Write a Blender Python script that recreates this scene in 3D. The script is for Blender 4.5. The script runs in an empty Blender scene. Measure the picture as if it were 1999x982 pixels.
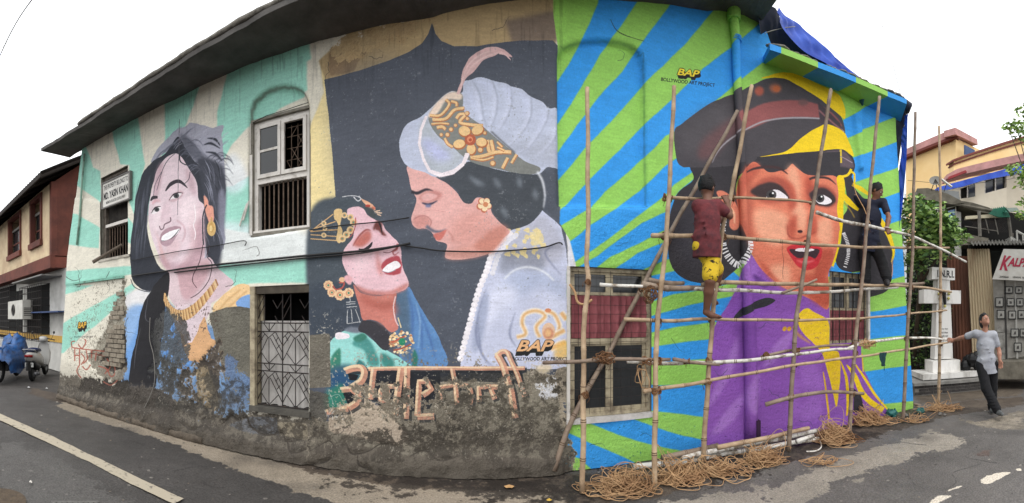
import bpy, bmesh, math, random
import numpy as np
from mathutils import Vector, Matrix
random.seed(7); np.random.seed(7)
SC = bpy.context.scene
COL = SC.collection
# ---------------------------------------------------------------- camera: a phone panorama (level cylinder)
RPX, HY, CX, CAMH = 764.0, 622.0, 999.5, 1.6
cam_d = bpy.data.cameras.new("panorama_camera")
cam_d.type = 'PANO'; cam_d.panorama_type = 'CENTRAL_CYLINDRICAL'
cam_d.central_cylindrical_radius = 1.0
cam_d.central_cylindrical_range_u_min = -999.5 / RPX
cam_d.central_cylindrical_range_u_max = 999.5 / RPX
cam_d.central_cylindrical_range_v_min = (HY - 982.0) / RPX
cam_d.central_cylindrical_range_v_max = HY / RPX
cam_d.clip_start = 0.05; cam_d.clip_end = 3000
cam = bpy.data.objects.new("panorama_camera", cam_d)
cam.location = (0, 0, CAMH); cam.rotation_euler = (math.radians(90), 0, 0)
COL.objects.link(cam); SC.camera = cam
# ---------------------------------------------------------------- overcast daylight
SUN_EL, SUN_AZ = math.radians(58), math.radians(200)
w = bpy.data.worlds.new("World"); SC.world = w; w.use_nodes = True
nt = w.node_tree; nt.nodes.clear()
wo = nt.nodes.new("ShaderNodeOutputWorld"); bg = nt.nodes.new("ShaderNodeBackground")
sky = nt.nodes.new("ShaderNodeTexSky"); sky.sky_type = 'NISHITA'; sky.sun_disc = False
sky.sun_elevation = SUN_EL; sky.sun_rotation = SUN_AZ
sky.air_density = 1.0; sky.dust_density = 4.0; sky.ozone_density = 1.0
hs = nt.nodes.new("ShaderNodeHueSaturation"); hs.inputs['Saturation'].default_value = 0.12
mx = nt.nodes.new("ShaderNodeMixRGB"); mx.inputs[0].default_value = 0.75
mx.inputs[2].default_value = (12.6, 12.8, 13.0, 1)      # even cloud layer
nt.links.new(sky.outputs[0], hs.inputs['Color']); nt.links.new(hs.outputs[0], mx.inputs[1])
nt.links.new(mx.outputs[0], bg.inputs[0]); bg.inputs[1].default_value = 0.145
nt.links.new(bg.outputs[0], wo.inputs[0])
sl = bpy.data.lights.new("sun", 'SUN'); sl.energy = 0.75; sl.angle = math.radians(28); sl.color = (1, .97, .92)
so = bpy.data.objects.new("sun", sl); COL.objects.link(so)
_sd = Vector((math.sin(SUN_AZ) * math.cos(SUN_EL), math.cos(SUN_AZ) * math.cos(SUN_EL), math.sin(SUN_EL)))
so.rotation_euler = _sd.to_track_quat('Z', 'Y').to_euler(); so.location = (0, -5, 20)
SC.view_settings.view_transform = 'Standard'; SC.view_settings.look = 'None'
SC.view_settings.exposure = 0.15; SC.view_settings.gamma = 1.0
try: SC.view_settings.use_curve_mapping = False
except Exception: pass
SC.cycles.max_bounces = 5; SC.cycles.diffuse_bounces = 3; SC.cycles.glossy_bounces = 2
SC.cycles.transparent_max_bounces = 12; SC.cycles.caustics_reflective = False; SC.cycles.caustics_refractive = False
SC.cycles.use_denoising = True
# ---------------------------------------------------------------- photo measurements -> metres
def ray(X, Y):
    th = (X - CX) / RPX
    return math.sin(th), math.cos(th), (HY - Y) / RPX
def P(X, Y, d):                       # point at horizontal distance d
    s, c, e = ray(X, Y); return Vector((s * d, c * d, CAMH + e * d))
def G(X, Y, z=0.0):                   # point on a level at height z
    s, c, e = ray(X, Y); d = (z - CAMH) / e; return Vector((s * d, c * d, z))
def PL(X, Y, a, b):                   # point on the vertical plane through plan points a, b
    s, c, e = ray(X, Y); ax, ay = a; bx, by = b
    dx, dy = bx - ax, by - ay
    d = (ax * dy - ay * dx) / (s * dy - c * dx)
    return Vector((s * d, c * d, CAMH + e * d))
# the painted wall follows this line on the ground
WPTS = [(-7.47, 3.20), (0.56, 4.06), (2.30, 4.22), (5.96, 3.62)]
WS = [0.0]
for a, b in zip(WPTS, WPTS[1:]): WS.append(WS[-1] + math.hypot(b[0] - a[0], b[1] - a[1]))
WL = WS[-1]
def wnorm(i):
    a, b = WPTS[i], WPTS[i + 1]; L = WS[i + 1] - WS[i]
    return ((b[1] - a[1]) / L, -(b[0] - a[0]) / L)
def wall_px(X, Y, off=0.0):           # photo pixel -> (s, z) on the wall plane (shifted out by off)
    s, c, e = ray(X, Y)
    for i in range(3):
        (ax, ay), (bx, by) = WPTS[i], WPTS[i + 1]
        nx, ny = wnorm(i)
        ax += nx * off; ay += ny * off; bx += nx * off; by += ny * off
        dx, dy = bx - ax, by - ay
        d = (ax * dy - ay * dx) / (s * dy - c * dx)
        t = ((s * d - ax) * dx + (c * d - ay) * dy) / (dx * dx + dy * dy)
        if t <= 1.0 or i == 2:
            return WS[i] + t * (WS[i + 1] - WS[i]), CAMH + e * d
def wall_pt(s, z, off=0.0):
    i = 0 if s < WS[1] else (1 if s < WS[2] else 2)
    t = (s - WS[i]) / (WS[i + 1] - WS[i])
    a, b = WPTS[i], WPTS[i + 1]; n = wnorm(i)
    if i >= 1:                        # soften the bend
        k = max(-1, min(1, (s - WS[2]) / 0.25)) * .5 + .5
        n1, n2 = wnorm(1), wnorm(2); n = (n1[0] * (1 - k) + n2[0] * k, n1[1] * (1 - k) + n2[1] * k)
    return Vector((a[0] + (b[0] - a[0]) * t + n[0] * off, a[1] + (b[1] - a[1]) * t + n[1] * off, z))
def WP(X, Y, off=0.0):
    s, z = wall_px(X, Y, off); return wall_pt(s, z, off)
def wrect(tl, tr, br, bl):            # photo corners -> upright rectangle s0,s1,z0,z1
    q = [wall_px(*p) for p in (tl, tr, br, bl)]
    return (q[0][0] + q[3][0]) / 2, (q[1][0] + q[2][0]) / 2, (q[2][1] + q[3][1]) / 2, (q[0][1] + q[1][1]) / 2
# ---------------------------------------------------------------- materials
def lin(c):
    return tuple((v / 255 / 12.92) if v / 255 <= .04045 else ((v / 255 + .055) / 1.055) ** 2.4 for v in c)
MATS = {}
def mat(name, col, rough=.7, var=.25, scale=6.0, bump=.0, bscale=40.0, metal=0.0, col2=None, thr=None, stretch=None, spec=.35, coord='Object', sharp=.12):
    """col in sRGB 0-255; noise mixes towards col2 (or a darker tone)."""
    if name in MATS: return MATS[name]
    m = bpy.data.materials.new(name); m.use_nodes = True; MATS[name] = m
    n = m.node_tree.nodes; l = m.node_tree.links; b = n["Principled BSDF"]
    c1 = lin(col); c2 = lin(col2) if col2 else tuple(v * (1 - var) for v in c1)
    tc = n.new("ShaderNodeTexCoord"); mp = n.new("ShaderNodeMapping"); l.new(tc.outputs[coord], mp.inputs[0])
    if stretch: mp.inputs['Scale'].default_value = stretch
    nz = n.new("ShaderNodeTexNoise"); nz.inputs['Scale'].default_value = scale; nz.inputs['Detail'].default_value = 6
    nz.inputs['Roughness'].default_value = .62
    l.new(mp.outputs[0], nz.inputs['Vector'])
    rp = n.new("ShaderNodeValToRGB")
    t = .5 if thr is None else thr
    h = .22 if thr is None else sharp
    rp.color_ramp.elements[0].position = max(0, t - h); rp.color_ramp.elements[1].position = min(1, t + h)
    rp.color_ramp.elements[0].color = (*c1, 1); rp.color_ramp.elements[1].color = (*c2, 1)
    l.new(nz.outputs['Fac'], rp.inputs[0])
    hv = n.new("ShaderNodeHueSaturation"); oi = n.new("ShaderNodeObjectInfo")
    mr = n.new("ShaderNodeMapRange"); mr.inputs['To Min'].default_value = .9; mr.inputs['To Max'].default_value = 1.1
    l.new(oi.outputs['Random'], mr.inputs['Value']); l.new(mr.outputs[0], hv.inputs['Value'])
    l.new(rp.outputs[0], hv.inputs['Color']); l.new(hv.outputs[0], b.inputs['Base Color'])
    b.inputs['Roughness'].default_value = rough; b.inputs['Metallic'].default_value = metal
    b.inputs['Specular IOR Level'].default_value = spec
    if bump:
        n2 = n.new("ShaderNodeTexNoise"); n2.inputs['Scale'].default_value = bscale; n2.inputs['Detail'].default_value = 5
        l.new(mp.outputs[0], n2.inputs['Vector'])
        bp = n.new("ShaderNodeBump"); bp.inputs['Strength'].default_value = bump; bp.inputs['Distance'].default_value = .02
        l.new(n2.outputs['Fac'], bp.inputs['Height']); l.new(bp.outputs[0], b.inputs['Normal'])
    return m
# ---------------------------------------------------------------- object helpers
def new_obj(name, data, parent=None, label=None, cat=None, group=None, kind=None):
    o = bpy.data.objects.new(name, data); COL.objects.link(o)
    if parent is not None: o.parent = parent
    if label: o['label'] = label
    if cat: o['category'] = cat
    if group: o['group'] = group
    if kind: o['kind'] = kind
    return o
def thing(name, label, cat, loc=(0, 0, 0), group=None):
    o = new_obj(name, None, None, label, cat, group); o.location = loc; o.empty_display_size = .2
    PARENT_LOC[o.name] = Vector(loc); return o
PARENT_LOC = {}
class MB:
    """collects geometry in world coordinates, builds ONE mesh object"""
    def __init__(s): s.v = []; s.f = []; s.mi = []
    def add(s, vs, fs, mi=0):
        k = len(s.v); s.v += [tuple(v) for v in vs]; s.f += [tuple(i + k for i in f) for f in fs]; s.mi += [mi] * len(fs); return s
    def box(s, c, size, rot=0.0, mi=0, R=None):
        hx, hy, hz = size[0] / 2, size[1] / 2, size[2] / 2
        M = R if R is not None else Matrix.Rotation(rot, 3, 'Z')
        vs = [Vector(c) + M @ Vector((x * hx, y * hy, z * hz)) for x in (-1, 1) for y in (-1, 1) for z in (-1, 1)]
        return s.add(vs, [(0, 1, 3, 2), (4, 6, 7, 5), (0, 4, 5, 1), (2, 3, 7, 6), (0, 2, 6, 4), (1, 5, 7, 3)], mi)
    def hull8(s, q0, q1, mi=0):        # two quads (front, back) -> box
        vs = list(q0) + list(q1)
        return s.add(vs, [(0, 1, 2, 3), (7, 6, 5, 4), (0, 4, 5, 1), (1, 5, 6, 2), (2, 6, 7, 3), (3, 7, 4, 0)], mi)
    def tube(s, pts, r, n=8, mi=0, cap=True, flat=1.0):
        pts = [Vector(p) for p in pts]
        rr = r if isinstance(r, (list, tuple)) else [r] * len(pts)
        k = len(s.v); up = Vector((0, 0, 1)); prev = None
        for i, p in enumerate(pts):
            t = (pts[min(i + 1, len(pts) - 1)] - pts[max(i - 1, 0)])
            if t.length < 1e-9: t = Vector((0, 0, 1))
            t.normalize()
            if prev is None:
                a = t.cross(up if abs(t.z) < .9 else Vector((1, 0, 0))).normalized()
            else:
                a = (prev - t * prev.dot(t)); a = a.normalized() if a.length > 1e-6 else t.orthogonal().normalized()
            prev = a; b = t.cross(a)
            for j in range(n):
                q = 2 * math.pi * j / n
                s.v.append(tuple(p + (a * math.cos(q) + b * math.sin(q) * flat) * rr[i]))
        for i in range(len(pts) - 1):
            for j in range(n):
                a0 = k + i * n + j; a1 = k + i * n + (j + 1) % n
                s.f.append((a0, a1, a1 + n, a0 + n)); s.mi.append(mi)
        if cap:
            s.f.append(tuple(k + j for j in range(n))[::-1]); s.mi.append(mi)
            e = k + (len(pts) - 1) * n
            s.f.append(tuple(e + j for j in range(n))); s.mi.append(mi)
        return s
    def ball(s, c, r, seg=10, ring=6, mi=0, scale=(1, 1, 1)):
        k = len(s.v)
        for i in range(1, ring):
            ph = math.pi * i / ring
            for j in range(seg):
                th = 2 * math.pi * j / seg
                s.v.append((c[0] + r * scale[0] * math.sin(ph) * math.cos(th), c[1] + r * scale[1] * math.sin(ph) * math.sin(th), c[2] + r * scale[2] * math.cos(ph)))
        t = len(s.v); s.v.append((c[0], c[1], c[2] + r * scale[2])); s.v.append((c[0], c[1], c[2] - r * scale[2]))
        for i in range(ring - 2):
            for j in range(seg):
                a = k + i * seg + j; b = k + i * seg + (j + 1) % seg
                s.f.append((a, a + seg, b + seg, b)); s.mi.append(mi)
        for j in range(seg):
            s.f.append((t, k + j, k + (j + 1) % seg)); s.mi.append(mi)
            e = k + (ring - 2) * seg
            s.f.append((t + 1, e + (j + 1) % seg, e + j)); s.mi.append(mi)
        return s
    def prism(s, pts, v, mi=0):         # polygon (world pts) swept by vector v
        n = len(pts); v = Vector(v); vs = [Vector(p) for p in pts] + [Vector(p) + v for p in pts]
        fs = [tuple(range(n)), tuple(range(2 * n - 1, n - 1, -1))] + [(i, i + n, (i + 1) % n + n, (i + 1) % n) for i in range(n)]
        return s.add(vs, fs, mi)
    def mesh(s, name, mats, loc=Vector((0, 0, 0)), smooth=False):
        me = bpy.data.meshes.new(name)
        me.from_pydata([(v[0] - loc[0], v[1] - loc[1], v[2] - loc[2]) for v in s.v], [], s.f)
        for m in (mats if isinstance(mats, (list, tuple)) else [mats]): me.materials.append(m)
        if any(s.mi): me.polygons.foreach_set('material_index', s.mi)
        bm = bmesh.new(); bm.from_mesh(me); bmesh.ops.recalc_face_normals(bm, faces=bm.faces); bm.to_mesh(me); bm.free()
        if smooth: me.polygons.foreach_set('use_smooth', [True] * len(me.polygons))
        me.update(); return me
    def obj(s, name, mats, parent=None, label=None, cat=None, group=None, kind=None, smooth=False, loc=None):
        """top-level meshes get their origin at loc (default base centre)"""
        if parent is not None:
            off = world_loc(parent)
            me = s.mesh(name, mats, off, smooth)
            return new_obj(name, me, parent, label, None, None, kind)
        if loc is None:
            xs = [v[0] for v in s.v]; ys = [v[1] for v in s.v]; zs = [v[2] for v in s.v]
            loc = Vector(((min(xs) + max(xs)) / 2, (min(ys) + max(ys)) / 2, min(zs)))
        me = s.mesh(name, mats, loc, smooth)
        o = new_obj(name, me, None, label, cat, group, kind); o.location = loc; return o
def world_loc(o):
    p = Vector((0, 0, 0))
    while o is not None: p += o.location; o = o.parent
    return p
# ================================================================ paint laid on the wall, in wall metres
RES = 280
CW, CH = int(WL * RES) + 1, int(5.75 * RES)
rng = np.random.RandomState(3)
def vnoise(h, w, cell, seed=0, oct=4, gain=.55, aspect=1.0):
    out = np.zeros((h, w), np.float32); amp = 1.0; tot = 0
    r = np.random.RandomState(seed)
    for o in range(oct):
        cy = max(1.0, cell / 2 ** o); cx = max(1.0, cell * aspect / 2 ** o)
        gh, gw = int(h / cy) + 3, int(w / cx) + 3
        g = r.rand(gh, gw).astype(np.float32)
        y = np.arange(h) / cy; x = np.arange(w) / cx
        yi = y.astype(int); xi = x.astype(int)
        fy = (y - yi).astype(np.float32); fx = (x - xi).astype(np.float32)
        fy = fy * fy * (3 - 2 * fy); fx = fx * fx * (3 - 2 * fx)
        a = g[yi] * (1 - fy)[:, None] + g[yi + 1] * fy[:, None]
        out += amp * (a[:, xi] * (1 - fx) + a[:, xi + 1] * fx); tot += amp; amp *= gain
    return out / tot
CV = np.zeros((CH, CW, 3), np.float32)          # sRGB paint colour
REL = np.zeros((CH, CW), np.float32)            # relief in metres (out of the wall is +)
RGH = np.zeros((CH, CW), np.float32)            # 1 where plaster is bare and rough
NF = vnoise(CH, CW, 5, 11, 3); NM = vnoise(CH, CW, 34, 12, 5, .6); NL = vnoise(CH, CW, 160, 13, 5, .55)
NC = vnoise(CH, CW, 15, 15, 5, .75)
NB = vnoise(CH, CW, 6, 14, 3, .6, 5.0)          # brush marks
def crom(p, n=6, closed=True):
    p = np.array(p, float); N = len(p)
    if N < 3: return p
    out = []
    rngi = range(N) if closed else range(N - 1)
    for i in rngi:
        if closed: a, b, c, d = p[(i - 1) % N], p[i], p[(i + 1) % N], p[(i + 2) % N]
        else: a, b, c, d = p[max(i - 1, 0)], p[i], p[i + 1], p[min(i + 2, N - 1)]
        for k in range(n):
            t = k / n
            out.append(.5 * ((2 * b) + (c - a) * t + (2 * a - 5 * b + 4 * c - d) * t * t + (3 * b - a - 3 * c + d) * t ** 3))
    if not closed: out.append(p[-1])
    return np.array(out)
def dens(p, step=9.0, closed=True):
    out = []; N = len(p)
    for i in range(N if closed else N - 1):
        a, b = p[i], p[(i + 1) % N]; m = max(1, int(np.hypot(*(b - a)) / step))
        for k in range(m): out.append(a + (b - a) * k / m)
    if not closed: out.append(p[-1])
    return np.array(out)
def to_cv(pts):
    return np.array([(lambda q: (q[0] * RES, q[1] * RES))(wall_px(x, y)) for x, y in pts])
def fill(poly, x0, y0, w, h, m=None):           # even-odd scan conversion
    P_ = poly - np.array([x0, y0]); Q = np.roll(P_, -1, 0)
    tog = np.zeros((h, w + 1), np.int32)
    for (ax, ay), (bx, by) in zip(P_, Q):
        if ay > by: ax, ay, bx, by = bx, by, ax, ay
        r0, r1 = max(0, math.ceil(ay - .5)), min(h, math.ceil(by - .5))
        if r1 <= r0: continue
        r = np.arange(r0, r1); xx = ax + (r + .5 - ay) * (bx - ax) / (by - ay)
        np.add.at(tog, (r, np.clip(np.ceil(xx - .5).astype(int), 0, w)), 1)
    k = (np.cumsum(tog, 1)[:, :w] & 1).astype(np.float32)
    return k if m is None else np.maximum(k, m)
def boxblur(m, r):
    r = int(round(r))
    if r < 1: return m
    for ax in (0, 1):
        for _ in range(2):
            c = np.cumsum(np.pad(m, [(r + 1, r) if a == ax else (0, 0) for a in (0, 1)], mode='edge'), ax)
            m = (c[2 * r + 1:] - c[:-2 * r - 1]) / (2 * r + 1) if ax == 0 else (c[:, 2 * r + 1:] - c[:, :-2 * r - 1]) / (2 * r + 1)
    return m
def region(polys, blur):
    pad = int(blur * 3) + 4
    al = np.concatenate(polys)
    x0, y0 = np.floor(al.min(0)).astype(int) - pad; x1, y1 = np.ceil(al.max(0)).astype(int) + pad
    x0, y0 = max(0, x0), max(0, y0); x1, y1 = min(CW, x1), min(CH, y1)
    return x0, y0, max(1, x1 - x0), max(1, y1 - y0)
def comp(polys, col, alpha, blur, rough=None, brush=0.0, stipple=0.0, xor=False):
    x0, y0, w, h = region(polys, blur)
    if w < 2 or h < 2: return
    m = np.zeros((h, w), np.float32)
    for p in polys: m = fill(p, x0, y0, w, h, m)
    m = boxblur(m, blur) if blur >= 1 else m
    sl_ = (slice(y0, y0 + h), slice(x0, x0 + w))
    if stipple: m = np.clip((m * (1 + stipple) - stipple * NF[sl_] * 1.0 - .0) , 0, 1) * 1.0
    if brush: m = m * np.clip(1 - brush * (NB[sl_] * 2 - .6), 0, 1)
    a = (m * alpha)[..., None]
    CV[sl_] = CV[sl_] * (1 - a) + np.array(col, np.float32) / 255 * a
JN = rng.rand(4096).astype(np.float32)
def jit(p, amp):
    if amp <= 0: return p
    n = len(p); k = rng.randint(0, 4000); a = np.resize(np.roll(JN, k), n) ; b = np.resize(np.roll(JN, k + 777), n)
    a = (a + np.roll(a, 1) + np.roll(a, 2)) / 3; b = (b + np.roll(b, 1) + np.roll(b, 2)) / 3
    return p + (np.stack([a, b], 1) - .5) * amp
def poly(pts, col, curve=True, blur=.6, alpha=1.0, j=1.6, brush=0.0, stipple=0.0):
    p = crom(pts) if curve else np.array(pts, float)
    p = jit(dens(p, 8), j)
    comp([to_cv(p)], col, alpha, blur * 1.6, brush=brush, stipple=stipple)
def stroke(pts, col, wd=3.0, curve=True, blur=.4, alpha=1.0, taper=0.0, n=6, brush=0.0):
    p = crom(pts, n, False) if curve and len(pts) > 2 else dens(np.array(pts, float), 10, False)
    t = np.gradient(p, axis=0); L = np.hypot(t[:, 0], t[:, 1]) + 1e-9; nn = np.stack([-t[:, 1] / L, t[:, 0] / L], 1)
    u = np.linspace(0, 1, len(p))
    ww = (np.interp(u, np.linspace(0, 1, len(wd)), wd) if isinstance(wd, (list, tuple)) else np.full(len(p), float(wd)))
    if taper: ww = ww * np.clip(np.sin(np.pi * np.clip(u, .02, .98)) ** taper, 0, 1)
    comp([to_cv(np.concatenate([p + nn * ww[:, None] / 2, (p - nn * ww[:, None] / 2)[::-1]]))], col, alpha, blur * 1.6, brush=brush)
def ell(x, y, rx, ry, col, blur=.4, alpha=1.0, rot=0.0):
    t = np.linspace(0, 2 * np.pi, 20, endpoint=False); c, s = math.cos(rot), math.sin(rot)
    q = np.stack([rx * np.cos(t), ry * np.sin(t)], 1)
    comp([to_cv(np.stack([x + q[:, 0] * c - q[:, 1] * s, y + q[:, 0] * s + q[:, 1] * c], 1))], col, alpha, blur * 1.6)
def zz(ox, oy, s, pts): return [(ox + x * s, oy + y * s) for x, y in pts]
K = .26477
A1 = lambda *p: zz(240, 220, K, p); A2 = lambda *p: zz(240, 460, K, p); B1 = lambda *p: zz(600, 370, K, p)
M1 = lambda *p: zz(770, 80, .34623, p); M2 = lambda *p: zz(770, 340, .34623, p)
L1 = lambda *p: zz(600, 560, K, p); L2 = lambda *p: zz(850, 560, K, p)
C1 = lambda *p: zz(1300, 130, K, p); C2 = lambda *p: zz(1540, 130, K, p); C3 = lambda *p: zz(1300, 370, K, p)
C4 = lambda *p: zz(1540, 370, K, p); C5 = lambda *p: zz(1540, 620, K, p); C6 = lambda *p: zz(1300, 620, K, p)
S0 = lambda *p: zz(1080, 0, .4584, p); LF = lambda *p: zz(120, 400, K, p); LG = lambda *p: zz(100, 600, K, p)
def text_tris(body, offset=0.0, shear=0.0, spacing=1.0):
    cu = bpy.data.curves.new("lettering", 'FONT'); cu.body = body; cu.offset = offset; cu.shear = shear
    cu.space_character = spacing; cu.resolution_u = 3; cu.align_x = 'LEFT'
    o = bpy.data.objects.new("lettering", cu); COL.objects.link(o)
    dg = bpy.context.evaluated_depsgraph_get(); me = o.evaluated_get(dg).to_mesh(); me.calc_loop_triangles()
    v = np.array([x.co[:2] for x in me.vertices]); t = [tuple(x.vertices) for x in me.loop_triangles]
    o.evaluated_get(dg).to_mesh_clear(); bpy.data.objects.remove(o); bpy.data.curves.remove(cu)
    if len(v) == 0: return v, t
    v = v - v.min(0); v = v / v.max(0)
    return v, t
def text(body, tl, tr, bl, col, offset=0.0, shear=0.0, dx=0, dy=0, blur=.35, alpha=1.0, tt=None):
    v, t = tt or text_tris(body, offset, shear)
    if len(v) == 0: return
    tl, tr, bl = (np.array(q, float) for q in (tl, tr, bl))
    q = bl + v[:, :1] * (tr - tl) + v[:, 1:] * (tl - bl) + np.array([dx, dy])
    q = to_cv(q)
    comp([q[list(k)] for k in t], col, alpha, blur * 1.6)
def fmask(pts, curve=False, blur=8):
    p = dens(crom(pts) if curve else np.array(pts, float), 8)
    q = to_cv(p); x0, y0, w, h = region([q], blur * 1.6 + 10)
    return (slice(y0, y0 + h), slice(x0, x0 + w)), boxblur(fill(q, x0, y0, w, h), blur * 1.6)
def smooth01(x): x = np.clip(x, 0, 1); return x * x * (3 - 2 * x)
def decay(pts, col, depth=.012, blur=9, nz=.5, thr=.5, alpha=1.0, var=.35, col2=None, rough=1.0, hard=10, rim=None, seed=0):
    sl_, m = fmask(pts, blur=blur)
    n_ = np.clip(.5 + (NM[sl_] * .45 + NC[sl_] * .4 + NF[sl_] * .15 - .5) * 2.1, 0, 1)
    e = (m + (n_ - .5) * nz * 2 - thr)
    k = smooth01(e * hard + .5) * (m > .01)
    t = NL[sl_] * .3 + NM[sl_] * .3 + NC[sl_] * .25 + NF[sl_] * .15
    t = np.clip((t - .5) * 4.2 + .5, 0, 1)[..., None]
    c1 = np.array(col, np.float32) / 255; c2 = np.array(col2, np.float32) / 255 if col2 else c1 * (1 - var)
    if rim is not None:
        kr = smooth01((e + .06) * hard + .5) * (m > .01) * alpha
        CV[sl_] = CV[sl_] * (1 - kr[..., None]) + np.array(rim, np.float32) / 255 * kr[..., None]
    a = (k * alpha)[..., None]
    CV[sl_] = CV[sl_] * (1 - a) + (c1 * (1 - t) + c2 * t) * a
    REL[sl_] -= k * depth * (.6 + .8 * NM[sl_]); RGH[sl_] = np.maximum(RGH[sl_], k * rough)
def relief(pts, d, blur=1.5, curve=False):
    sl_, m = fmask(pts, curve, blur); REL[sl_] += m * d
def speck(pts, col, amount=.6, blur=10, alpha=.9, dep=.004):      # many small chips
    sl_, m = fmask(pts, blur=blur)
    k = smooth01((NF[sl_] - amount + (NM[sl_] - .5) * .5) * 14) * m * alpha
    CV[sl_] = CV[sl_] * (1 - k[..., None]) + np.array(col, np.float32) / 255 * k[..., None]; REL[sl_] -= k * dep
# ================================================================ the three painted fields
CREAM, MINT, YEL = (226, 220, 204), (158, 216, 198), (238, 218, 160)
DK, BLU, GRN = (80, 85, 96), (54, 156, 236), (152, 208, 96)
CV[:] = np.array(CREAM, np.float32) / 255
# ---- field 1: pale rays
R = lambda p, c, **k: poly(p, c, curve=False, blur=1.0, j=2.5, **k)
R([(100, 322), (139, 318), (166, 280), (182, 327), (196, 334), (197, 395), (159, 368), (136, 353), (100, 345)], MINT)
R([(223, 277), (215, 230), (268, 225), (283, 321), (262, 395), (253, 322), (235, 320)], MINT)
R([(322, 190), (395, 150), (365, 240), (340, 285), (312, 330), (322, 270)], MINT)
R([(423, 220), (450, 120), (600, 60), (612, 140), (600, 175), (540, 205), (515, 225), (486, 245), (452, 283), (436, 316), (425, 300)], MINT)
R([(484, 345), (493, 330), (493, 456), (436, 446), (428, 368), (457, 362)], MINT)
R([(253, 322), (262, 380), (285, 330), (300, 420), (262, 420), (253, 395)], MINT)
R([(246, 420), (262, 440), (262, 480), (246, 470)], MINT)
R([(110, 412), (132, 416), (152, 418), (197, 445), (194, 485), (128, 477), (100, 475)], MINT)
R([(100, 532), (125, 530), (244, 520), (262, 520), (262, 535), (145, 557), (121, 577), (100, 580)], MINT)
R([(100, 559), (186, 556), (120, 578), (100, 582)], MINT)
R([(80, 645), (120, 633), (141, 620), (213, 580), (258, 554), (264, 564), (244, 585), (184, 638), (154, 660), (125, 690), (80, 693)], MINT)
R([(424, 517), (603, 505), (603, 552), (486, 553), (470, 565), (424, 540)], MINT)
R([(603, 150), (640, 118), (660, 384), (605, 417), (598, 417), (598, 300)], YEL)
R([(598, 120), (622, 105), (632, 180), (603, 250)], (228, 222, 205))
poly([(438, 318), (460, 300), (484, 345), (470, 372), (440, 372)], (226, 232, 240), blur=6, alpha=.7)
poly([(430, 440), (470, 435), (600, 455), (600, 500), (430, 512)], (228, 236, 240), blur=6, alpha=.7)
# laughing woman: hair, face, plait, scarf
poly([(240, 592), (262, 572), (290, 566), (300, 600), (285, 680), (270, 745), (300, 800), (232, 800)], (112, 156, 212), curve=False, blur=3)
poly([(238, 585), (262, 566), (293, 568), (286, 592), (262, 600), (240, 612)], (228, 226, 226), blur=5)
poly([(242, 610), (275, 596), (268, 640), (244, 680)], (150, 182, 222), blur=7, alpha=.8)
poly([(300, 560), (340, 600), (420, 640), (485, 600), (490, 800), (440, 850), (250, 830), (296, 698)], (116, 148, 188), curve=False, blur=3)
poly([(320, 585), (335, 600), (345, 640), (372, 705), (364, 722), (306, 712), (318, 645)], (104, 152, 214), blur=1)
for q in ([(333, 600), (338, 650), (350, 712)], [(345, 650), (352, 690), (360, 712)], [(322, 640), (325, 680), (322, 712)]):
    stroke(q, (72, 112, 170), 2.5, blur=1.2, alpha=.8)
HG = (166, 166, 180); HD = (48, 51, 60)
poly([(297, 318), (303, 300), (312, 286), (327, 268), (345, 253), (362, 246), (370, 240), (383, 241), (398, 245), (415, 249), (436, 245), (433, 262), (435, 285), (438, 318), (440, 350), (440, 400), (437, 440), (440, 470), (428, 500), (424, 525), (400, 520), (380, 400), (340, 300)], HG, j=3)
poly([(300, 315), (322, 300), (346, 268), (354, 275), (362, 290), (376, 310), (392, 328), (402, 345), (410, 370), (418, 400), (428, 430), (430, 470), (427, 505), (414, 520), (406, 500), (399, 460), (398, 430), (384, 385), (372, 345), (350, 310), (318, 325), (298, 360), (288, 420), (292, 470), (310, 520), (332, 532), (325, 548), (305, 560), (292, 569), (272, 562), (258, 545), (254, 510), (256, 470), (262, 416), (268, 372), (279, 337)], HD, j=3)
poly([(385, 312), (402, 314), (425, 323), (437, 340), (440, 372), (437, 385), (424, 372), (408, 345)], (60, 62, 72), j=3, blur=1.2)
poly([(400, 345), (420, 358), (432, 385), (437, 405), (428, 420), (415, 390)], (120, 124, 140), blur=3, alpha=.8)
for q in ([(380, 298), (393, 298)], [(398, 283), (412, 280), (430, 290)], [(405, 270), (420, 272), (430, 285)], [(402, 297), (420, 300), (434, 315)]):
    stroke(q, HD, [1, 5, 1], blur=.8)
for k in range(26):
    a = rng.rand(); x = 262 + 30 * rng.rand(); y = 360 + 120 * rng.rand()
    stroke([(x + 5, y - 20), (x, y + 10), (x - 2, y + 40)], (96, 100, 114), 1.6, blur=.8, alpha=.45, taper=.8)
for k in range(14):
    x = 405 + 22 * rng.rand(); y = 350 + 120 * rng.rand()
    stroke([(x - 6, y - 20), (x, y), (x + 2, y + 26)], (122, 126, 142), 2.0, blur=.8, alpha=.5, taper=.8)
for k in range(18):
    x = 330 + 105 * rng.rand(); y = 250 + 35 * rng.rand()
    stroke([(x, y + 9), (x + 6, y), (x + 16, y - 5)], (150, 150, 168) if k % 2 else (186, 186, 198), 2.2, blur=.8, alpha=.6, taper=.8)
for k in range(46):
    u = rng.rand(); x = 352 + 84 * u; y = 262 + 60 * rng.rand() + 40 * u
    stroke([(x - 10, y + 10), (x + 2, y), (x + 14, y + 2), (x + 22, y + 12)], (64, 66, 78) if k % 3 else (128, 130, 146), [.5, 2.6, .5], blur=.7, alpha=.55)
poly([(352, 262), (372, 272), (392, 296), (412, 318), (430, 332), (436, 352), (415, 345), (392, 325), (372, 305), (358, 285)], (84, 86, 98), blur=3, alpha=.75)
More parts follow.
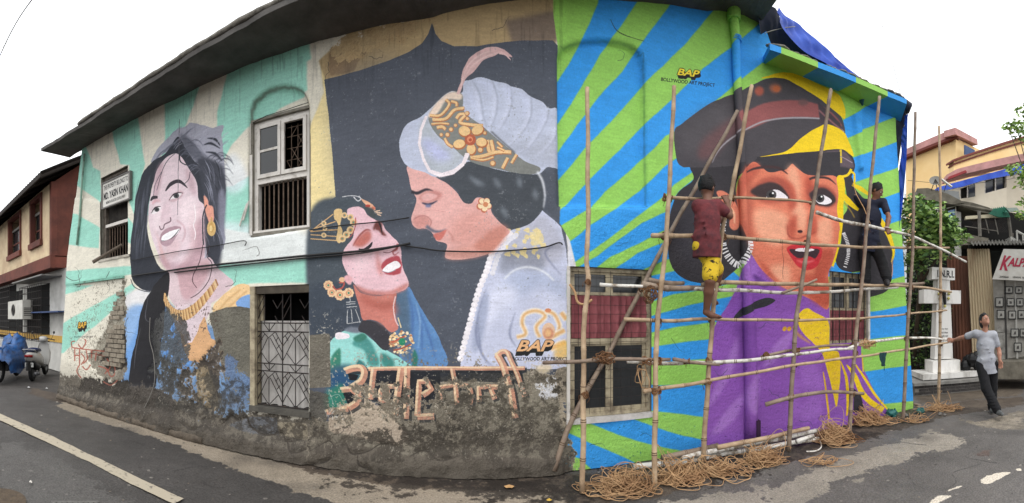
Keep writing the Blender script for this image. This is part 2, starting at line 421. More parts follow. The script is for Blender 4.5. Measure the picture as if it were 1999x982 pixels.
poly([(386, 318), (404, 308), (425, 318), (438, 330), (441, 380), (438, 430), (432, 500), (424, 524), (412, 505), (404, 440), (398, 380)], (62, 64, 74), blur=4, alpha=.9)
for k in range(34):
    x = 404 + 30 * rng.rand(); y = 320 + 150 * rng.rand(); stroke([(x - 8, y - 16), (x, y), (x + 3, y + 22)], [(150, 152, 168), (104, 106, 120), (40, 42, 50)][k % 3], [.5, 2.4, .5], blur=.6, alpha=.55)
poly([(427, 380), (438, 372), (440, 420), (436, 470), (428, 450)], (146, 146, 164), blur=3, alpha=.7)
for k in range(30):
    x = 300 + 60 * rng.rand(); stroke([(x, 316 - (x - 300) * .8), (x + 12, 300 - (x - 300) * .8), (x + 22, 296 - (x - 300) * .8)], (110, 112, 126), 1.6, blur=.7, alpha=.5, taper=.8)
SK = (224, 203, 210)
poly([(341, 299), (354, 307), (364, 322), (373, 336), (384, 358), (388, 389), (399, 403), (398, 440), (399, 480), (398, 508), (380, 522), (355, 530), (332, 531), (320, 520), (308, 494), (297, 463), (290, 430), (291, 400), (297, 368), (306, 335), (320, 312)], SK, j=1.2)
poly([(329, 529), (399, 505), (412, 505), (422, 520), (440, 536), (456, 553), (430, 580), (400, 598), (368, 607), (345, 600), (329, 575)], (218, 194, 200), j=1.2)
poly([(340, 527), (399, 507), (409, 516), (400, 548), (368, 585), (352, 570)], (200, 160, 166), blur=4, alpha=.8)
poly([(330, 532), (345, 530), (352, 590), (330, 573)], (222, 200, 204), blur=2, alpha=.9)
poly([(370, 420), (396, 405), (397, 500), (370, 520), (352, 522), (372, 480)], (212, 178, 184), blur=7, alpha=.75)
poly([(300, 445), (309, 470), (318, 515), (335, 528), (322, 500), (312, 470)], (214, 168, 166), blur=4, alpha=.7)
poly([(330, 470), (352, 470), (345, 500), (322, 505)], (222, 186, 190), blur=6, alpha=.5)
for q in ([(300, 400), (312, 395), (318, 430), (308, 450), (298, 440)], [(352, 395), (380, 385), (390, 420), (372, 445), (352, 425)]): poly(q, (240, 222, 226), blur=8, alpha=.7)
for q in ([(384, 440), (396, 430), (397, 500), (372, 522), (352, 524), (378, 490)], [(304, 335), (318, 318), (312, 370), (300, 395)], [(362, 330), (376, 345), (384, 380), (372, 372)], [(306, 500), (340, 512), (372, 515), (350, 528), (326, 527)]): poly(q, (182, 146, 156), blur=5, alpha=.6)
poly([(322, 395), (332, 400), (334, 430), (322, 440), (314, 435)], (222, 196, 204), blur=4, alpha=.7)
# features (plain, painted-sign manner)
stroke([(323, 373), (334, 359), (350, 354), (366, 367)], (52, 46, 54), [2, 7.5, 7, 1], blur=.6)
stroke([(294, 392), (299, 386), (308, 385)], (52, 46, 54), [2, 7, 5], blur=.6)
poly([(329, 391), (337, 380), (350, 372), (358, 377), (350, 388), (338, 394)], (196, 160, 168), blur=1.5, alpha=.7)
poly([(332, 389), (340, 380), (354, 376), (350, 384), (340, 388)], (236, 228, 230), blur=.7)
ell(344, 382, 5.5, 5, (70, 72, 74)); ell(344, 382, 2.4, 2.6, (28, 26, 30))
stroke([(330, 391), (338, 380), (348, 376), (357, 377)], (60, 50, 56), [1, 2.6, 1], blur=.4)
poly([(295, 414), (303, 405), (314, 404), (310, 412), (299, 418)], (236, 228, 230), blur=.7)
ell(306, 409, 5, 4.6, (70, 72, 74)); ell(306, 409, 2.2, 2.4, (28, 26, 30))
stroke([(295, 416), (303, 405), (314, 403)], (60, 50, 56), [1, 2.6, 1], blur=.4)
stroke([(297, 398), (304, 392), (313, 392)], (216, 160, 168), 5, blur=2, alpha=.6)
stroke([(333, 424), (333, 432), (322, 438), (319, 446), (314, 448), (311, 441)], (120, 96, 106), 2.2, blur=.5)
stroke([(322, 400), (318, 418), (316, 432)], (206, 180, 188), 4, blur=3, alpha=.8)
poly([(312, 462), (320, 450), (338, 442), (352, 443), (353, 448), (344, 462), (332, 476), (318, 479), (313, 472)], (172, 140, 150), blur=.7)
poly([(315, 469), (318, 460), (334, 451), (351, 447), (344, 459), (330, 468), (320, 472)], (244, 242, 244), blur=.6)
stroke([(315, 470), (327, 470), (340, 461), (350, 448)], (62, 52, 60), [1, 2, 2, 1], blur=.4)
poly([(318, 472), (332, 467), (343, 462), (335, 476), (322, 481)], (180, 150, 160), blur=.8)
stroke([(345, 430), (358, 440), (362, 455), (356, 472)], (206, 172, 180), 3, blur=1.5, alpha=.8)
stroke([(380, 400), (382, 425), (378, 440), (382, 455), (380, 468)], (244, 234, 236), 1.6, blur=.5)
stroke([(306, 372), (318, 330), (330, 310), (341, 300)], HD, [1, 1.4, 1], blur=.4, alpha=.8)
stroke([(300, 385), (303, 360), (316, 335)], HD, 1.2, blur=.4, alpha=.7)
stroke([(350, 298), (352, 315), (366, 322), (372, 312)], HD, [3, 2, 1.5], blur=.4)
stroke([(371, 335), (368, 350), (358, 360)], HD, 1.3, blur=.4)
poly([(398, 382), (406, 390), (408, 400), (416, 404), (418, 425), (412, 440), (405, 425), (400, 405)], (224, 158, 138), blur=.8)
stroke([(404, 400), (398, 415), (396, 435), (397, 478)], HD, 2.6, blur=.4)
stroke([(396, 478), (390, 510), (378, 535), (376, 550), (384, 562)], (70, 50, 58), 1.4, blur=.4)
stroke([(409, 478), (404, 500), (413, 515), (408, 545), (390, 570), (372, 582)], (70, 50, 58), 1.5, blur=.4)
ell(413, 446, 8.5, 15, (214, 178, 118)); ell(413, 444, 5, 10, (196, 156, 92)); ell(412, 446, 3, 6, (226, 200, 142)); stroke([(413, 424), (413, 434)], (200, 160, 100), 3)
# plait
poly([(296, 566), (305, 552), (329, 531), (329, 571), (322, 600), (318, 640), (312, 680), (306, 715), (303, 756), (285, 772), (262, 772), (250, 760), (256, 710), (262, 680), (268, 655), (272, 622), (281, 590)], (34, 33, 37), j=2)
for q in ([(290, 575), (284, 620), (296, 630)], [(318, 612), (312, 660), (306, 700)], [(275, 640), (266, 680), (262, 720)]):
    stroke(q, (104, 104, 112), [.5, 1.8, .5], blur=.7, alpha=.7)
stroke([(255, 545), (262, 560), (280, 568), (296, 570)], (44, 46, 54), 1.5)
# necklace, scarf
poly([(340, 600), (400, 588), (412, 600), (395, 640), (378, 680), (362, 670), (340, 628)], (222, 204, 210), j=4, blur=1)
poly([(399, 619), (412, 661), (424, 666), (409, 685), (388, 709), (367, 703), (355, 668), (349, 645), (362, 672), (376, 668)], (214, 168, 124), curve=False, j=6)
for k in range(60):
    u = k / 59; x, y = (np.array((322, 572)) * (1 - u) ** 2 + 2 * u * (1 - u) * np.array((345, 650)) + u * u * np.array((420, 545)))
    L_ = 17 + 8 * math.sin(u * 3.1); a = math.radians(100 - 45 * u)
    stroke([(x, y), (x + L_ * math.cos(a) * .5, y + L_ * math.sin(a) * .9)], [(206, 164, 112), (226, 192, 140), (170, 124, 82)][k % 3], 3.2, blur=.4, curve=False)
poly([(486, 557), (465, 556), (439, 573), (420, 592), (415, 604), (420, 620), (441, 619), (462, 598), (487, 576)], (236, 200, 150), j=3)
for q in ([(470, 565), (445, 585), (425, 608)], [(482, 568), (455, 592), (435, 612)]): stroke(q, (206, 160, 108), 3, blur=1.2, alpha=.7)
poly([(461, 590), (488, 574), (489, 602), (470, 604)], (124, 162, 212), j=3)
# ---- field 2: two profiles on slate
R([(622, 118), (650, 92), (760, 58), (860, 20), (1000, -40), (1085, -60), (1085, 95), (960, 100), (800, 125), (640, 170)], (180, 156, 116))
poly([(640, 104), (700, 84), (715, 100), (690, 140), (645, 150)], (142, 118, 90), curve=False, blur=1.5, j=7)
poly([(985, 40), (1088, 20), (1088, 80), (1000, 84)], (128, 112, 98), curve=False, blur=4)
FP = [(633, 155), (700, 138), (760, 118), (800, 100), (823, 85), (836, 66), (843, 45), (850, 66), (862, 80), (885, 90), (930, 90), (1010, 80), (1079, 79)]
poly(FP + [(1090, 90), (1092, 250), (1096, 400), (1108, 480), (1110, 540), (1111, 830), (604, 850), (604, 416), (630, 400), (655, 384), (648, 290)], DK, curve=False, j=1.5)
poly([(670, 160), (780, 130), (780, 300), (670, 350)], (76, 80, 90), blur=30, alpha=.6)
poly([(604, 420), (668, 384), (735, 400), (738, 440), (650, 660), (604, 620)], (74, 82, 90), blur=3)
poly([(604, 560), (690, 560), (700, 650), (604, 650)], (58, 66, 78), blur=8, alpha=.8)
# veil
poly([(796, 560), (812, 585), (828, 612), (846, 640), (862, 672), (872, 715), (800, 718), (776, 680), (774, 600)], (96, 138, 188), j=2)
poly([(772, 575), (795, 562), (800, 620), (806, 700), (776, 680)], (84, 108, 132), blur=4)
for q in ([(796, 570), (806, 620), (800, 700)], [(806, 590), (822, 640), (824, 690)], [(815, 600), (836, 650), (850, 700)]):
    stroke(q, (70, 104, 160), [1, 5, 2], blur=1.6, alpha=.8)
stroke([(812, 592), (820, 630), (816, 680)], (150, 184, 216), [1, 2.5, 1], blur=1)
# dress
poly([(645, 668), (668, 648), (690, 643), (708, 648), (732, 668), (760, 686), (785, 702), (792, 718), (640, 722), (644, 690)], (152, 212, 206), j=2)
poly([(646, 700), (664, 680), (664, 720), (656, 735), (645, 735)], (60, 128, 108), blur=1.2)
poly([(688, 672), (705, 656), (722, 665), (735, 690), (740, 712), (720, 712), (712, 685)], (74, 142, 136), blur=2)
poly([(690, 660), (708, 650), (716, 660), (700, 668)], (58, 120, 104), blur=1)
poly([(745, 690), (765, 700), (768, 716), (748, 714)], (64, 132, 124), blur=2)
poly([(700, 702), (714, 714), (696, 716)], (60, 120, 120), blur=1.5)
poly([(812, 718), (804, 714), (808, 682), (816, 700)], (50, 118, 104), blur=1)
poly([(644, 718), (700, 718), (700, 790), (636, 800), (640, 750)], (66, 104, 112), blur=4)
poly([(640, 740), (668, 720), (700, 760), (660, 790)], (44, 82, 118), blur=6)
poly([(636, 770), (668, 750), (676, 790), (640, 800)], (48, 122, 104), blur=4)
poly([(672, 644), (682, 638), (700, 640), (710, 648), (690, 650)], (118, 124, 136), blur=1.2)
poly([(706, 628), (716, 626), (735, 630), (758, 648), (762, 675), (752, 684), (735, 672), (720, 655), (700, 645)], (58, 56, 62), j=2)
# her neck and face
poly([(690, 556), (705, 572), (740, 578), (772, 570), (771, 600), (773, 620), (778, 640), (768, 648), (759, 646), (742, 630), (722, 624), (708, 624), (702, 600)], (200, 124, 112), j=1)
poly([(705, 576), (745, 590), (770, 590), (772, 615), (720, 600)], (178, 98, 86), blur=5, alpha=.8)
poly([(716, 600), (745, 606), (768, 604), (770, 640), (758, 640), (735, 625)], (206, 128, 116), blur=4, alpha=.7)
stroke([(772, 578), (768, 600), (772, 625), (778, 636)], (232, 206, 206), 2)
poly([(677, 410), (688, 404), (700, 403), (710, 408), (718, 420), (734, 430), (746, 436), (753, 448), (764, 460), (777, 473), (783, 488), (784, 510), (788, 528), (797, 548), (796, 560), (785, 568), (762, 574), (730, 574), (705, 566), (690, 552), (676, 530), (668, 508), (672, 486), (688, 465), (690, 445), (680, 425)], (232, 192, 200), j=.8)
poly([(693, 556), (720, 566), (760, 568), (796, 552), (790, 566), (762, 576), (728, 578), (700, 568)], (196, 124, 116), blur=2.5, alpha=.85)
poly([(740, 505), (746, 520), (745, 540), (735, 520), (735, 480)], (200, 130, 126), blur=3, alpha=.8)
poly([(690, 480), (720, 490), (722, 530), (690, 525)], (240, 208, 214), blur=9, alpha=.8)
poly([(690, 478), (700, 462), (716, 450), (724, 455), (722, 470), (706, 482)], (188, 104, 92), blur=2.5, alpha=.9)
stroke([(689, 480), (700, 462), (714, 449), (724, 450)], (150, 80, 76), [1, 3, 3, 1], blur=.8)
stroke([(700, 486), (710, 488), (722, 480), (727, 472)], (44, 40, 46), [2, 6, 6, 1], blur=.6)
stroke([(692, 490), (704, 490)], (44, 40, 46), 1.4); stroke([(704, 494), (714, 490)], (44, 40, 46), 1.3)
poly([(735, 432), (745, 436), (747, 450), (755, 462), (748, 460), (738, 450), (728, 448)], (120, 66, 62), blur=1.5)
stroke([(739, 432), (744, 445), (746, 458)], (48, 42, 46), [4, 3, 1], blur=.6)
stroke([(732, 448), (742, 460), (757, 462)], (224, 178, 186), 2.4, blur=.8)
stroke([(776, 476), (774, 486), (767, 491), (770, 498), (778, 492)], (156, 72, 74), [4, 4, 2, 1], blur=.8)
stroke([(748, 492), (760, 493), (776, 483)], (130, 88, 92), 1.5, blur=.5)
poly([(744, 520), (752, 507), (766, 501), (778, 500), (784, 515), (782, 532), (770, 537), (752, 534)], (176, 74, 84), blur=.7)
poly([(746, 528), (756, 517), (770, 510), (778, 512), (782, 520), (772, 526), (758, 532)], (246, 240, 242), blur=.5)
stroke([(746, 529), (758, 532), (772, 527)], (150, 140, 150), 1.4)
# her hair and jewels
stroke([(668, 384), (692, 382), (706, 388), (716, 398), (726, 404), (732, 416)], (206, 206, 210), 1.4)
stroke([(690, 384), (698, 392), (704, 388), (700, 382)], (206, 206, 210), 2)
poly([(704, 388), (716, 392), (728, 400), (733, 410), (722, 408), (714, 400)], (222, 170, 140), blur=.6); ell(718, 402, 5, 3, (180, 70, 60)); ell(729, 406, 4, 3, (206, 120, 96))
for q in ([(730, 413), (742, 411)], [(733, 415), (746, 416)], [(736, 418), (744, 421)]): stroke(q, (232, 198, 170), 2.2, curve=False)
poly([(712, 405), (728, 408), (734, 425), (722, 422)], (70, 76, 78), blur=1)
GD = (222, 184, 130)
for a in ((606, 452, 650, 418), (604, 450, 655, 432), (606, 452, 660, 448), (606, 458, 664, 462), (606, 466, 664, 470)):
    stroke([a[:2], a[2:]], (206, 166, 118), 2.0, curve=False)
poly([(652, 410), (666, 408), (668, 420), (664, 436), (668, 452), (664, 474), (656, 468), (660, 440), (652, 425)], (222, 190, 136), j=2)
for x, y, r in ((632, 436, 5), (634, 446, 4.5), (632, 459, 5), (672, 420, 6), (684, 424, 6.5), (690, 434, 7), (684, 449, 7.5), (676, 458, 7), (668, 466, 7)):
    ell(x, y, r, r, (226, 198, 152)); ell(x, y, r * .55, r * .55, (196, 140, 96)); ell(x, y, r * .3, r * .3, (92, 140, 120))
stroke([(694, 424), (694, 440), (688, 456), (680, 465)], (180, 84, 84), 1.6)
for x, y, r in ((641, 557, 9), (648, 571, 8.5), (664, 576, 10), (681, 572, 9.5)):
    for k in range(9):
        a = k * .698; ell(x + r * .75 * math.cos(a), y + r * .75 * math.sin(a), r * .35, r * .35, (228, 192, 152))
    ell(x, y, r * .6, r * .6, (206, 140, 112)); ell(x, y, r * .38, r * .38, (226, 196, 150)); ell(x, y, r * .25, r * .25, (88, 128, 106))
stroke([(650, 558), (656, 565), (668, 562), (672, 552), (662, 552)], (176, 84, 76), 3); ell(668, 546, 6, 5, (222, 178, 140))
poly([(672, 540), (682, 538), (688, 546), (684, 556), (676, 552)], (226, 172, 176), blur=.7)
for q in ([(683, 578), (684, 588)], [(676, 590), (694, 589)], [(677, 600), (697, 598)], [(679, 606), (678, 618), (678, 632)], [(686, 604), (688, 628)], [(694, 604), (700, 620), (703, 630)], [(678, 632), (704, 628)], [(676, 594), (694, 593)]):
    stroke(q, (206, 206, 206), 1.4, curve=False, alpha=.85)
for k in range(90):
    a = rng.rand() * 6.28; r = 24 * rng.rand() ** .5; x, y = 783 + r * math.cos(a), 668 + r * .95 * math.sin(a)
    ell(x, y, 2.6, 2.2, [(236, 208, 156), (222, 184, 136), (190, 132, 96), (244, 226, 190)][k % 4])
stroke([(764, 668), (775, 664), (790, 656)], (176, 84, 66), 3); stroke([(768, 684), (785, 680), (802, 672)], (160, 80, 60), 3)
ell(785, 667, 6.5, 7.5, (40, 132, 96)); stroke([(777, 620), (783, 640)], (226, 204, 160), 2.5)
poly([(655, 652), (664, 649), (680, 652), (680, 660), (657, 662)], (236, 226, 232), blur=.6)
# him: robe, turban, face
LV = (198, 202, 224)
poly(M2((830, 200), (900, 262), (940, 300), (968, 420), (980, 560), (985, 1100), (370, 1100), (380, 980), (420, 850), (450, 740), (500, 600), (540, 460), (600, 370), (650, 320), (740, 290)), LV, curve=False, j=1.5)
poly(M2((700, 330), (820, 230), (900, 290), (960, 420), (900, 500), (720, 540), (610, 430)), (178, 178, 192), blur=6, alpha=.8)
poly(M2((640, 560), (760, 530), (860, 560), (960, 620), (960, 700), (820, 640), (640, 740), (560, 800)), (170, 180, 206), blur=9, alpha=.75)
poly(M2((620, 440), (820, 440), (830, 540), (700, 530), (600, 560)), (134, 138, 152), blur=5, alpha=.75)
poly(M2((520, 700), (640, 620), (700, 700), (560, 820), (480, 900)), (222, 224, 242), blur=9, alpha=.85)
poly(M2((840, 700), (960, 720), (960, 780), (850, 760)), (214, 218, 238), blur=8, alpha=.7)
poly(M2((460, 800), (520, 660), (530, 760), (480, 980), (440, 980)), (156, 164, 190), blur=3, alpha=.8)
for q in (((520, 640), (480, 760), (460, 900), (490, 1010), (540, 1090)), ((470, 800), (490, 1000), (560, 1090)), ((900, 400), (850, 450), (940, 570)), ((680, 780), (650, 900), (690, 980))):
    stroke(M2(*q), (122, 128, 156), [1, 4, 1], blur=1.5, alpha=.7)
stroke(M2((620, 590), (680, 540), (760, 525), (840, 550), (900, 600)), (226, 228, 234), 3, blur=1)
for k in range(34):
    x, y = M2((620 + 230 * rng.rand(), 300 + 200 * rng.rand()))[0]
    if 985 < x and y < 520: poly([(x - 6 * rng.rand() - 2, y), (x, y - 5), (x + 5, y - 2), (x + 3, y + 5)], (228, 208, 150), j=3, blur=.5, alpha=.9)
poly(M2((760, 330), (830, 330), (840, 380), (790, 400)), (228, 210, 156), j=5, alpha=.8)
# gold scrollwork on sleeve
for q, wd in ((((690, 920), (740, 900), (720, 840), (735, 790), (800, 770), (850, 800), (800, 860), (820, 920)), 7), (((850, 770), (900, 790), (930, 850), (920, 900)), 7), (((870, 930), (920, 900), (960, 880)), 9), (((940, 780), (970, 820)), 9), (((880, 985), (930, 960), (965, 950)), 10)):
    stroke(M2(*q), (236, 226, 212), wd + 4, blur=.8); stroke(M2(*q), (224, 176, 120), wd - 2, blur=1)
ell(1071, 647, 13, 17, (226, 190, 160)); ell(1071, 651, 10, 11, (206, 140, 110), blur=1); ell(1070, 650, 6, 8, (226, 180, 130), blur=1); ell(1070, 606, 6, 4, (214, 140, 100))
poly(L2((900, 430), (975, 400), (980, 520), (880, 520)), (224, 178, 92), blur=3, alpha=.8)
poly(L2((740, 590), (830, 570), (860, 600), (800, 650), (760, 640)), (226, 206, 170), blur=2, alpha=.8)
# pearls of the robe border
for k in range(30):
    u = k / 29; pts = np.array(M2((650, 335), (600, 370), (545, 460), (520, 545), (480, 640), (450, 740), (425, 840), (400, 930), (372, 1040)))
    i = u * (len(pts) - 1.001); a = int(i); q = pts[a] * (1 - i + a) + pts[a + 1] * (i - a)
    ell(q[0], q[1], 6.5, 6.0, (236, 230, 236)); ell(q[0] - 1, q[1] - 1, 3, 3, (248, 244, 246), blur=1)
    if k < 12: ell(q[0] + 12, q[1] + 3, 5.5, 5, (222, 220, 228))
HM = (70, 75, 82)
poly(M1((240, 760), (330, 730), (420, 680), (560, 715), (700, 745), (815, 740), (845, 830), (850, 880), (835, 950), (790, 1010), (740, 1040), (650, 1060), (580, 1010), (545, 940), (480, 870), (440, 910), (395, 915), (350, 840), (290, 800)), HM, j=2)
for q in (((420, 760), (470, 800), (510, 810)), ((560, 770), (600, 830)), ((700, 760), (710, 830)), ((600, 930), (640, 1000)), ((790, 830), (800, 900))):
    stroke(M1(*q), (150, 158, 168), [2, 12, 2], blur=3, alpha=.55)
poly([(795, 325), (798, 346), (804, 372), (813, 388), (808, 408), (803, 424), (805, 438), (814, 446), (828, 446), (838, 450), (848, 460), (852, 470), (868, 474), (873, 480), (869, 494), (871, 504), (890, 507), (920, 504), (952, 496), (965, 486), (982, 466), (995, 452), (978, 436), (962, 418), (955, 400), (945, 388), (930, 386), (920, 397), (905, 395), (892, 376), (872, 358), (852, 347), (830, 330), (815, 326)], (226, 174, 168), j=.8)
poly([(870, 494), (890, 486), (950, 470), (985, 455), (965, 488), (940, 500), (895, 508), (872, 505)], (222, 160, 146), blur=3, alpha=.7)
poly([(880, 440), (930, 410), (960, 430), (970, 450), (930, 480), (890, 480)], (214, 150, 138), blur=9, alpha=.55)
poly([(925, 480), (975, 440), (992, 452), (962, 492)], (188, 120, 104), blur=4, alpha=.7)
poly([(806, 430), (816, 420), (836, 424), (840, 438), (826, 446), (812, 444)], (206, 142, 134), blur=2.5, alpha=.8)
stroke([(808, 428), (818, 422), (832, 422), (842, 432), (838, 444)], (170, 112, 110), 1.4, blur=.8)
stroke([(803, 374), (815, 377), (832, 370), (846, 373)], (52, 48, 56), [6, 6, 5, 1], blur=.8)
poly([(818, 388), (828, 376), (848, 372), (864, 380), (850, 392), (830, 394)], (188, 122, 116), blur=2.5, alpha=.8)
poly([(822, 384), (836, 376), (854, 382), (844, 390), (828, 392)], (226, 176, 172), blur=1.5, alpha=.9)
stroke([(824, 396), (838, 399), (854, 392)], (60, 58, 78), [2, 5, 1], blur=.8); ell(836, 402, 6, 3, (110, 116, 150), blur=1.5)
stroke([(828, 412), (845, 410), (870, 414)], (206, 150, 146), 1.2, blur=.6)
stroke([(832, 441), (844, 450), (858, 452), (872, 447)], (104, 104, 118), [7, 6, 4, 1], blur=1)
poly([(846, 458), (858, 454), (872, 448), (866, 462), (856, 470), (848, 464)], (202, 116, 106), blur=.9)
stroke([(872, 448), (882, 460), (884, 472)], (196, 134, 126), 2, blur=1)
for k in range(5):
    a = k * 1.257 + .3; ell(945 + 9 * math.cos(a), 400 + 9 * math.sin(a), 6.5, 6.5, (196, 112, 86)); ell(946 + 8 * math.cos(a), 399 + 8 * math.sin(a), 5.5, 5.5, (240, 216, 176))
ell(948, 399, 5, 5, (206, 134, 96))
# turban
poly(M1((28, 600), (32, 540), (70, 470), (150, 425), (230, 355), (270, 315), (320, 283), (380, 290), (392, 228), (430, 218), (478, 203), (530, 215), (560, 226), (620, 238), (660, 258), (720, 275), (770, 315), (830, 342), (870, 382), (930, 405), (935, 690), (860, 712), (815, 748), (700, 745), (560, 720), (420, 680), (330, 740), (230, 765), (170, 740), (80, 710), (40, 660)), (190, 196, 216), j=1.5)
poly(M1((180, 430), (240, 540), (330, 610), (400, 640), (330, 730), (230, 760), (160, 640), (140, 500)), (178, 184, 192), blur=4, alpha=.9)
poly(M1((150, 560), (210, 560), (320, 650), (260, 680), (190, 640)), (186, 190, 226), blur=6, alpha=.9)
poly(M1((560, 520), (700, 560), (920, 560), (900, 690), (720, 640)), (172, 176, 190), blur=10, alpha=.7)
for c, q in enumerate((((440, 225), (480, 300), (500, 420), (520, 490)), ((550, 225), (580, 320), (570, 420), (540, 500)), ((655, 260), (660, 360), (620, 460), (590, 500)), ((770, 315), (770, 420), (720, 520), (640, 600)), ((870, 385), (850, 470), (760, 600), (690, 640)), ((930, 440), (900, 560), (800, 660)))):
    stroke(M1(*q), (140, 146, 164), [1.5, 3, 1], blur=1, alpha=.8); stroke([(x - 5, y + 2) for x, y in M1(*q)], (214, 218, 238), [2, 7, 2], blur=3, alpha=.7)
for q in (((470, 230), (520, 250), (540, 330)), ((600, 250), (640, 290), (640, 360)), ((700, 290), (740, 340), (730, 430)), ((820, 380), (840, 430), (800, 520)), ((420, 260), (440, 340), (470, 420))):
    stroke(M1(*q), (206, 212, 238), [2, 12, 2], blur=4, alpha=.6)
poly(M1((190, 430), (250, 340), (320, 290), (382, 300), (395, 400), (500, 485), (600, 570), (665, 622), (740, 680), (820, 712), (800, 748), (700, 745), (560, 718), (430, 680), (330, 600), (240, 530)), (128, 130, 126), j=1.5)
poly(M1((190, 420), (250, 335), (320, 285), (380, 300), (370, 330), (300, 330), (250, 400), (215, 430)), (230, 208, 190), blur=1.5)
for q, wd in ((((200, 420), (260, 420), (310, 360), (290, 330)), 5), (((215, 445), (290, 440), (340, 390), (395, 380)), 6), (((350, 440), (370, 415), (400, 420), (370, 460), (430, 475), (500, 480)), 6), (((240, 490), (270, 485), (290, 500)), 6), (((285, 550), (300, 580), (330, 600)), 5), (((525, 560), (535, 620), (560, 635), (545, 560)), 7), (((430, 660), (500, 650), (570, 630), (660, 628)), 7), (((430, 660), (500, 672), (560, 655)), 4), (((580, 570), (610, 600)), 4), (((580, 600), (620, 620)), 4), (((640, 660), (620, 700), (610, 720)), 6), (((690, 640), (660, 690)), 5), (((210, 470), (260, 465), (310, 470)), 4), (((320, 340), (350, 350), (350, 370)), 5)):
    stroke(M1(*q), (184, 120, 78), wd + 1.5, blur=.5); stroke([(x - .6, y - .8) for x, y in M1(*q)], (232, 194, 142), wd - 1, blur=.5)
for x, y, r in ((320, 500, 5), (345, 477, 4), (300, 530, 5), (410, 410, 5), (412, 440, 4), (265, 530, 4), (485, 615, 6), (510, 520, 4), (555, 690, 6)):
    (x, y), = M1((x, y)); ell(x, y, r, r, (178, 116, 76)); ell(x - .5, y - .5, r * .7, r * .7, (230, 190, 140))
for x, y, rx, ry, a in ((395, 508, 13, 11, .3), (468, 502, 13, 10, -.4), (365, 580, 13, 10, -.2), (490, 570, 12, 10, .2), (432, 608, 10, 12, 0)):
    (x, y), = M1((x, y)); ell(x + 1, y + 1.5, rx, ry, (176, 108, 70), rot=a); ell(x, y, rx - 1.5, ry - 1.5, (232, 194, 140), rot=a)
(x, y), = M1((428, 558)); ell(x, y, 11, 11, (178, 92, 66)); ell(x - 1, y - 1, 6, 6, (222, 140, 104)); ell(x, y, 3, 3, (176, 84, 60))
stroke(M1((545, 510), (600, 560), (680, 630)), (82, 84, 86), 2.5, blur=1)
poly(M1((350, 290), (375, 230), (385, 170), (430, 90), (500, 45), (560, 35), (620, 50), (665, 95), (600, 72), (560, 85), (500, 110), (450, 170), (400, 215), (372, 290)), (216, 178, 176), j=2)
for q in (((385, 215), (420, 130), (500, 70), (580, 50)), ((395, 205), (440, 140), (510, 90), (590, 65)), ((372, 270), (388, 200))): stroke(M1(*q), (236, 206, 202), [1, 3, 1], blur=.8, alpha=.8)
for q in (((600, 60), (640, 90), (655, 110)), ((590, 70), (625, 80), (645, 100))): stroke(M1(*q), (226, 190, 188), [3, 1], blur=.5)
for s_ in range(2):
    pts = np.array(M1((178, 430), (150, 500), (140, 580), (165, 670), (200, 735), (260, 762 - s_ * 8), (330, 745 - s_ * 14), (385, 700 - s_ * 14), (405, 640)))
    for k in range(58):
        u = k / 57 * (len(pts) - 1.001); a = int(u); q = pts[a] * (1 - u + a) + pts[a + 1] * (u - a)
        if s_ and a < 4: continue
        ell(q[0] + s_ * 3, q[1], 3.1, 3.1, (238, 226, 230))
stroke(M1((805, 735), (835, 790), (848, 870), (840, 940)), (214, 216, 224), [5, 4, 2], blur=1)
stroke(M1((960, 930), (950, 960), (960, 985)), (226, 226, 232), 10, blur=1.5, alpha=.8)
# white primed strip beside the third field
poly([(1106, 455), (1112, 470), (1123, 522), (1108, 523), (1108, 480)], (222, 222, 232), curve=False, blur=1, j=3)
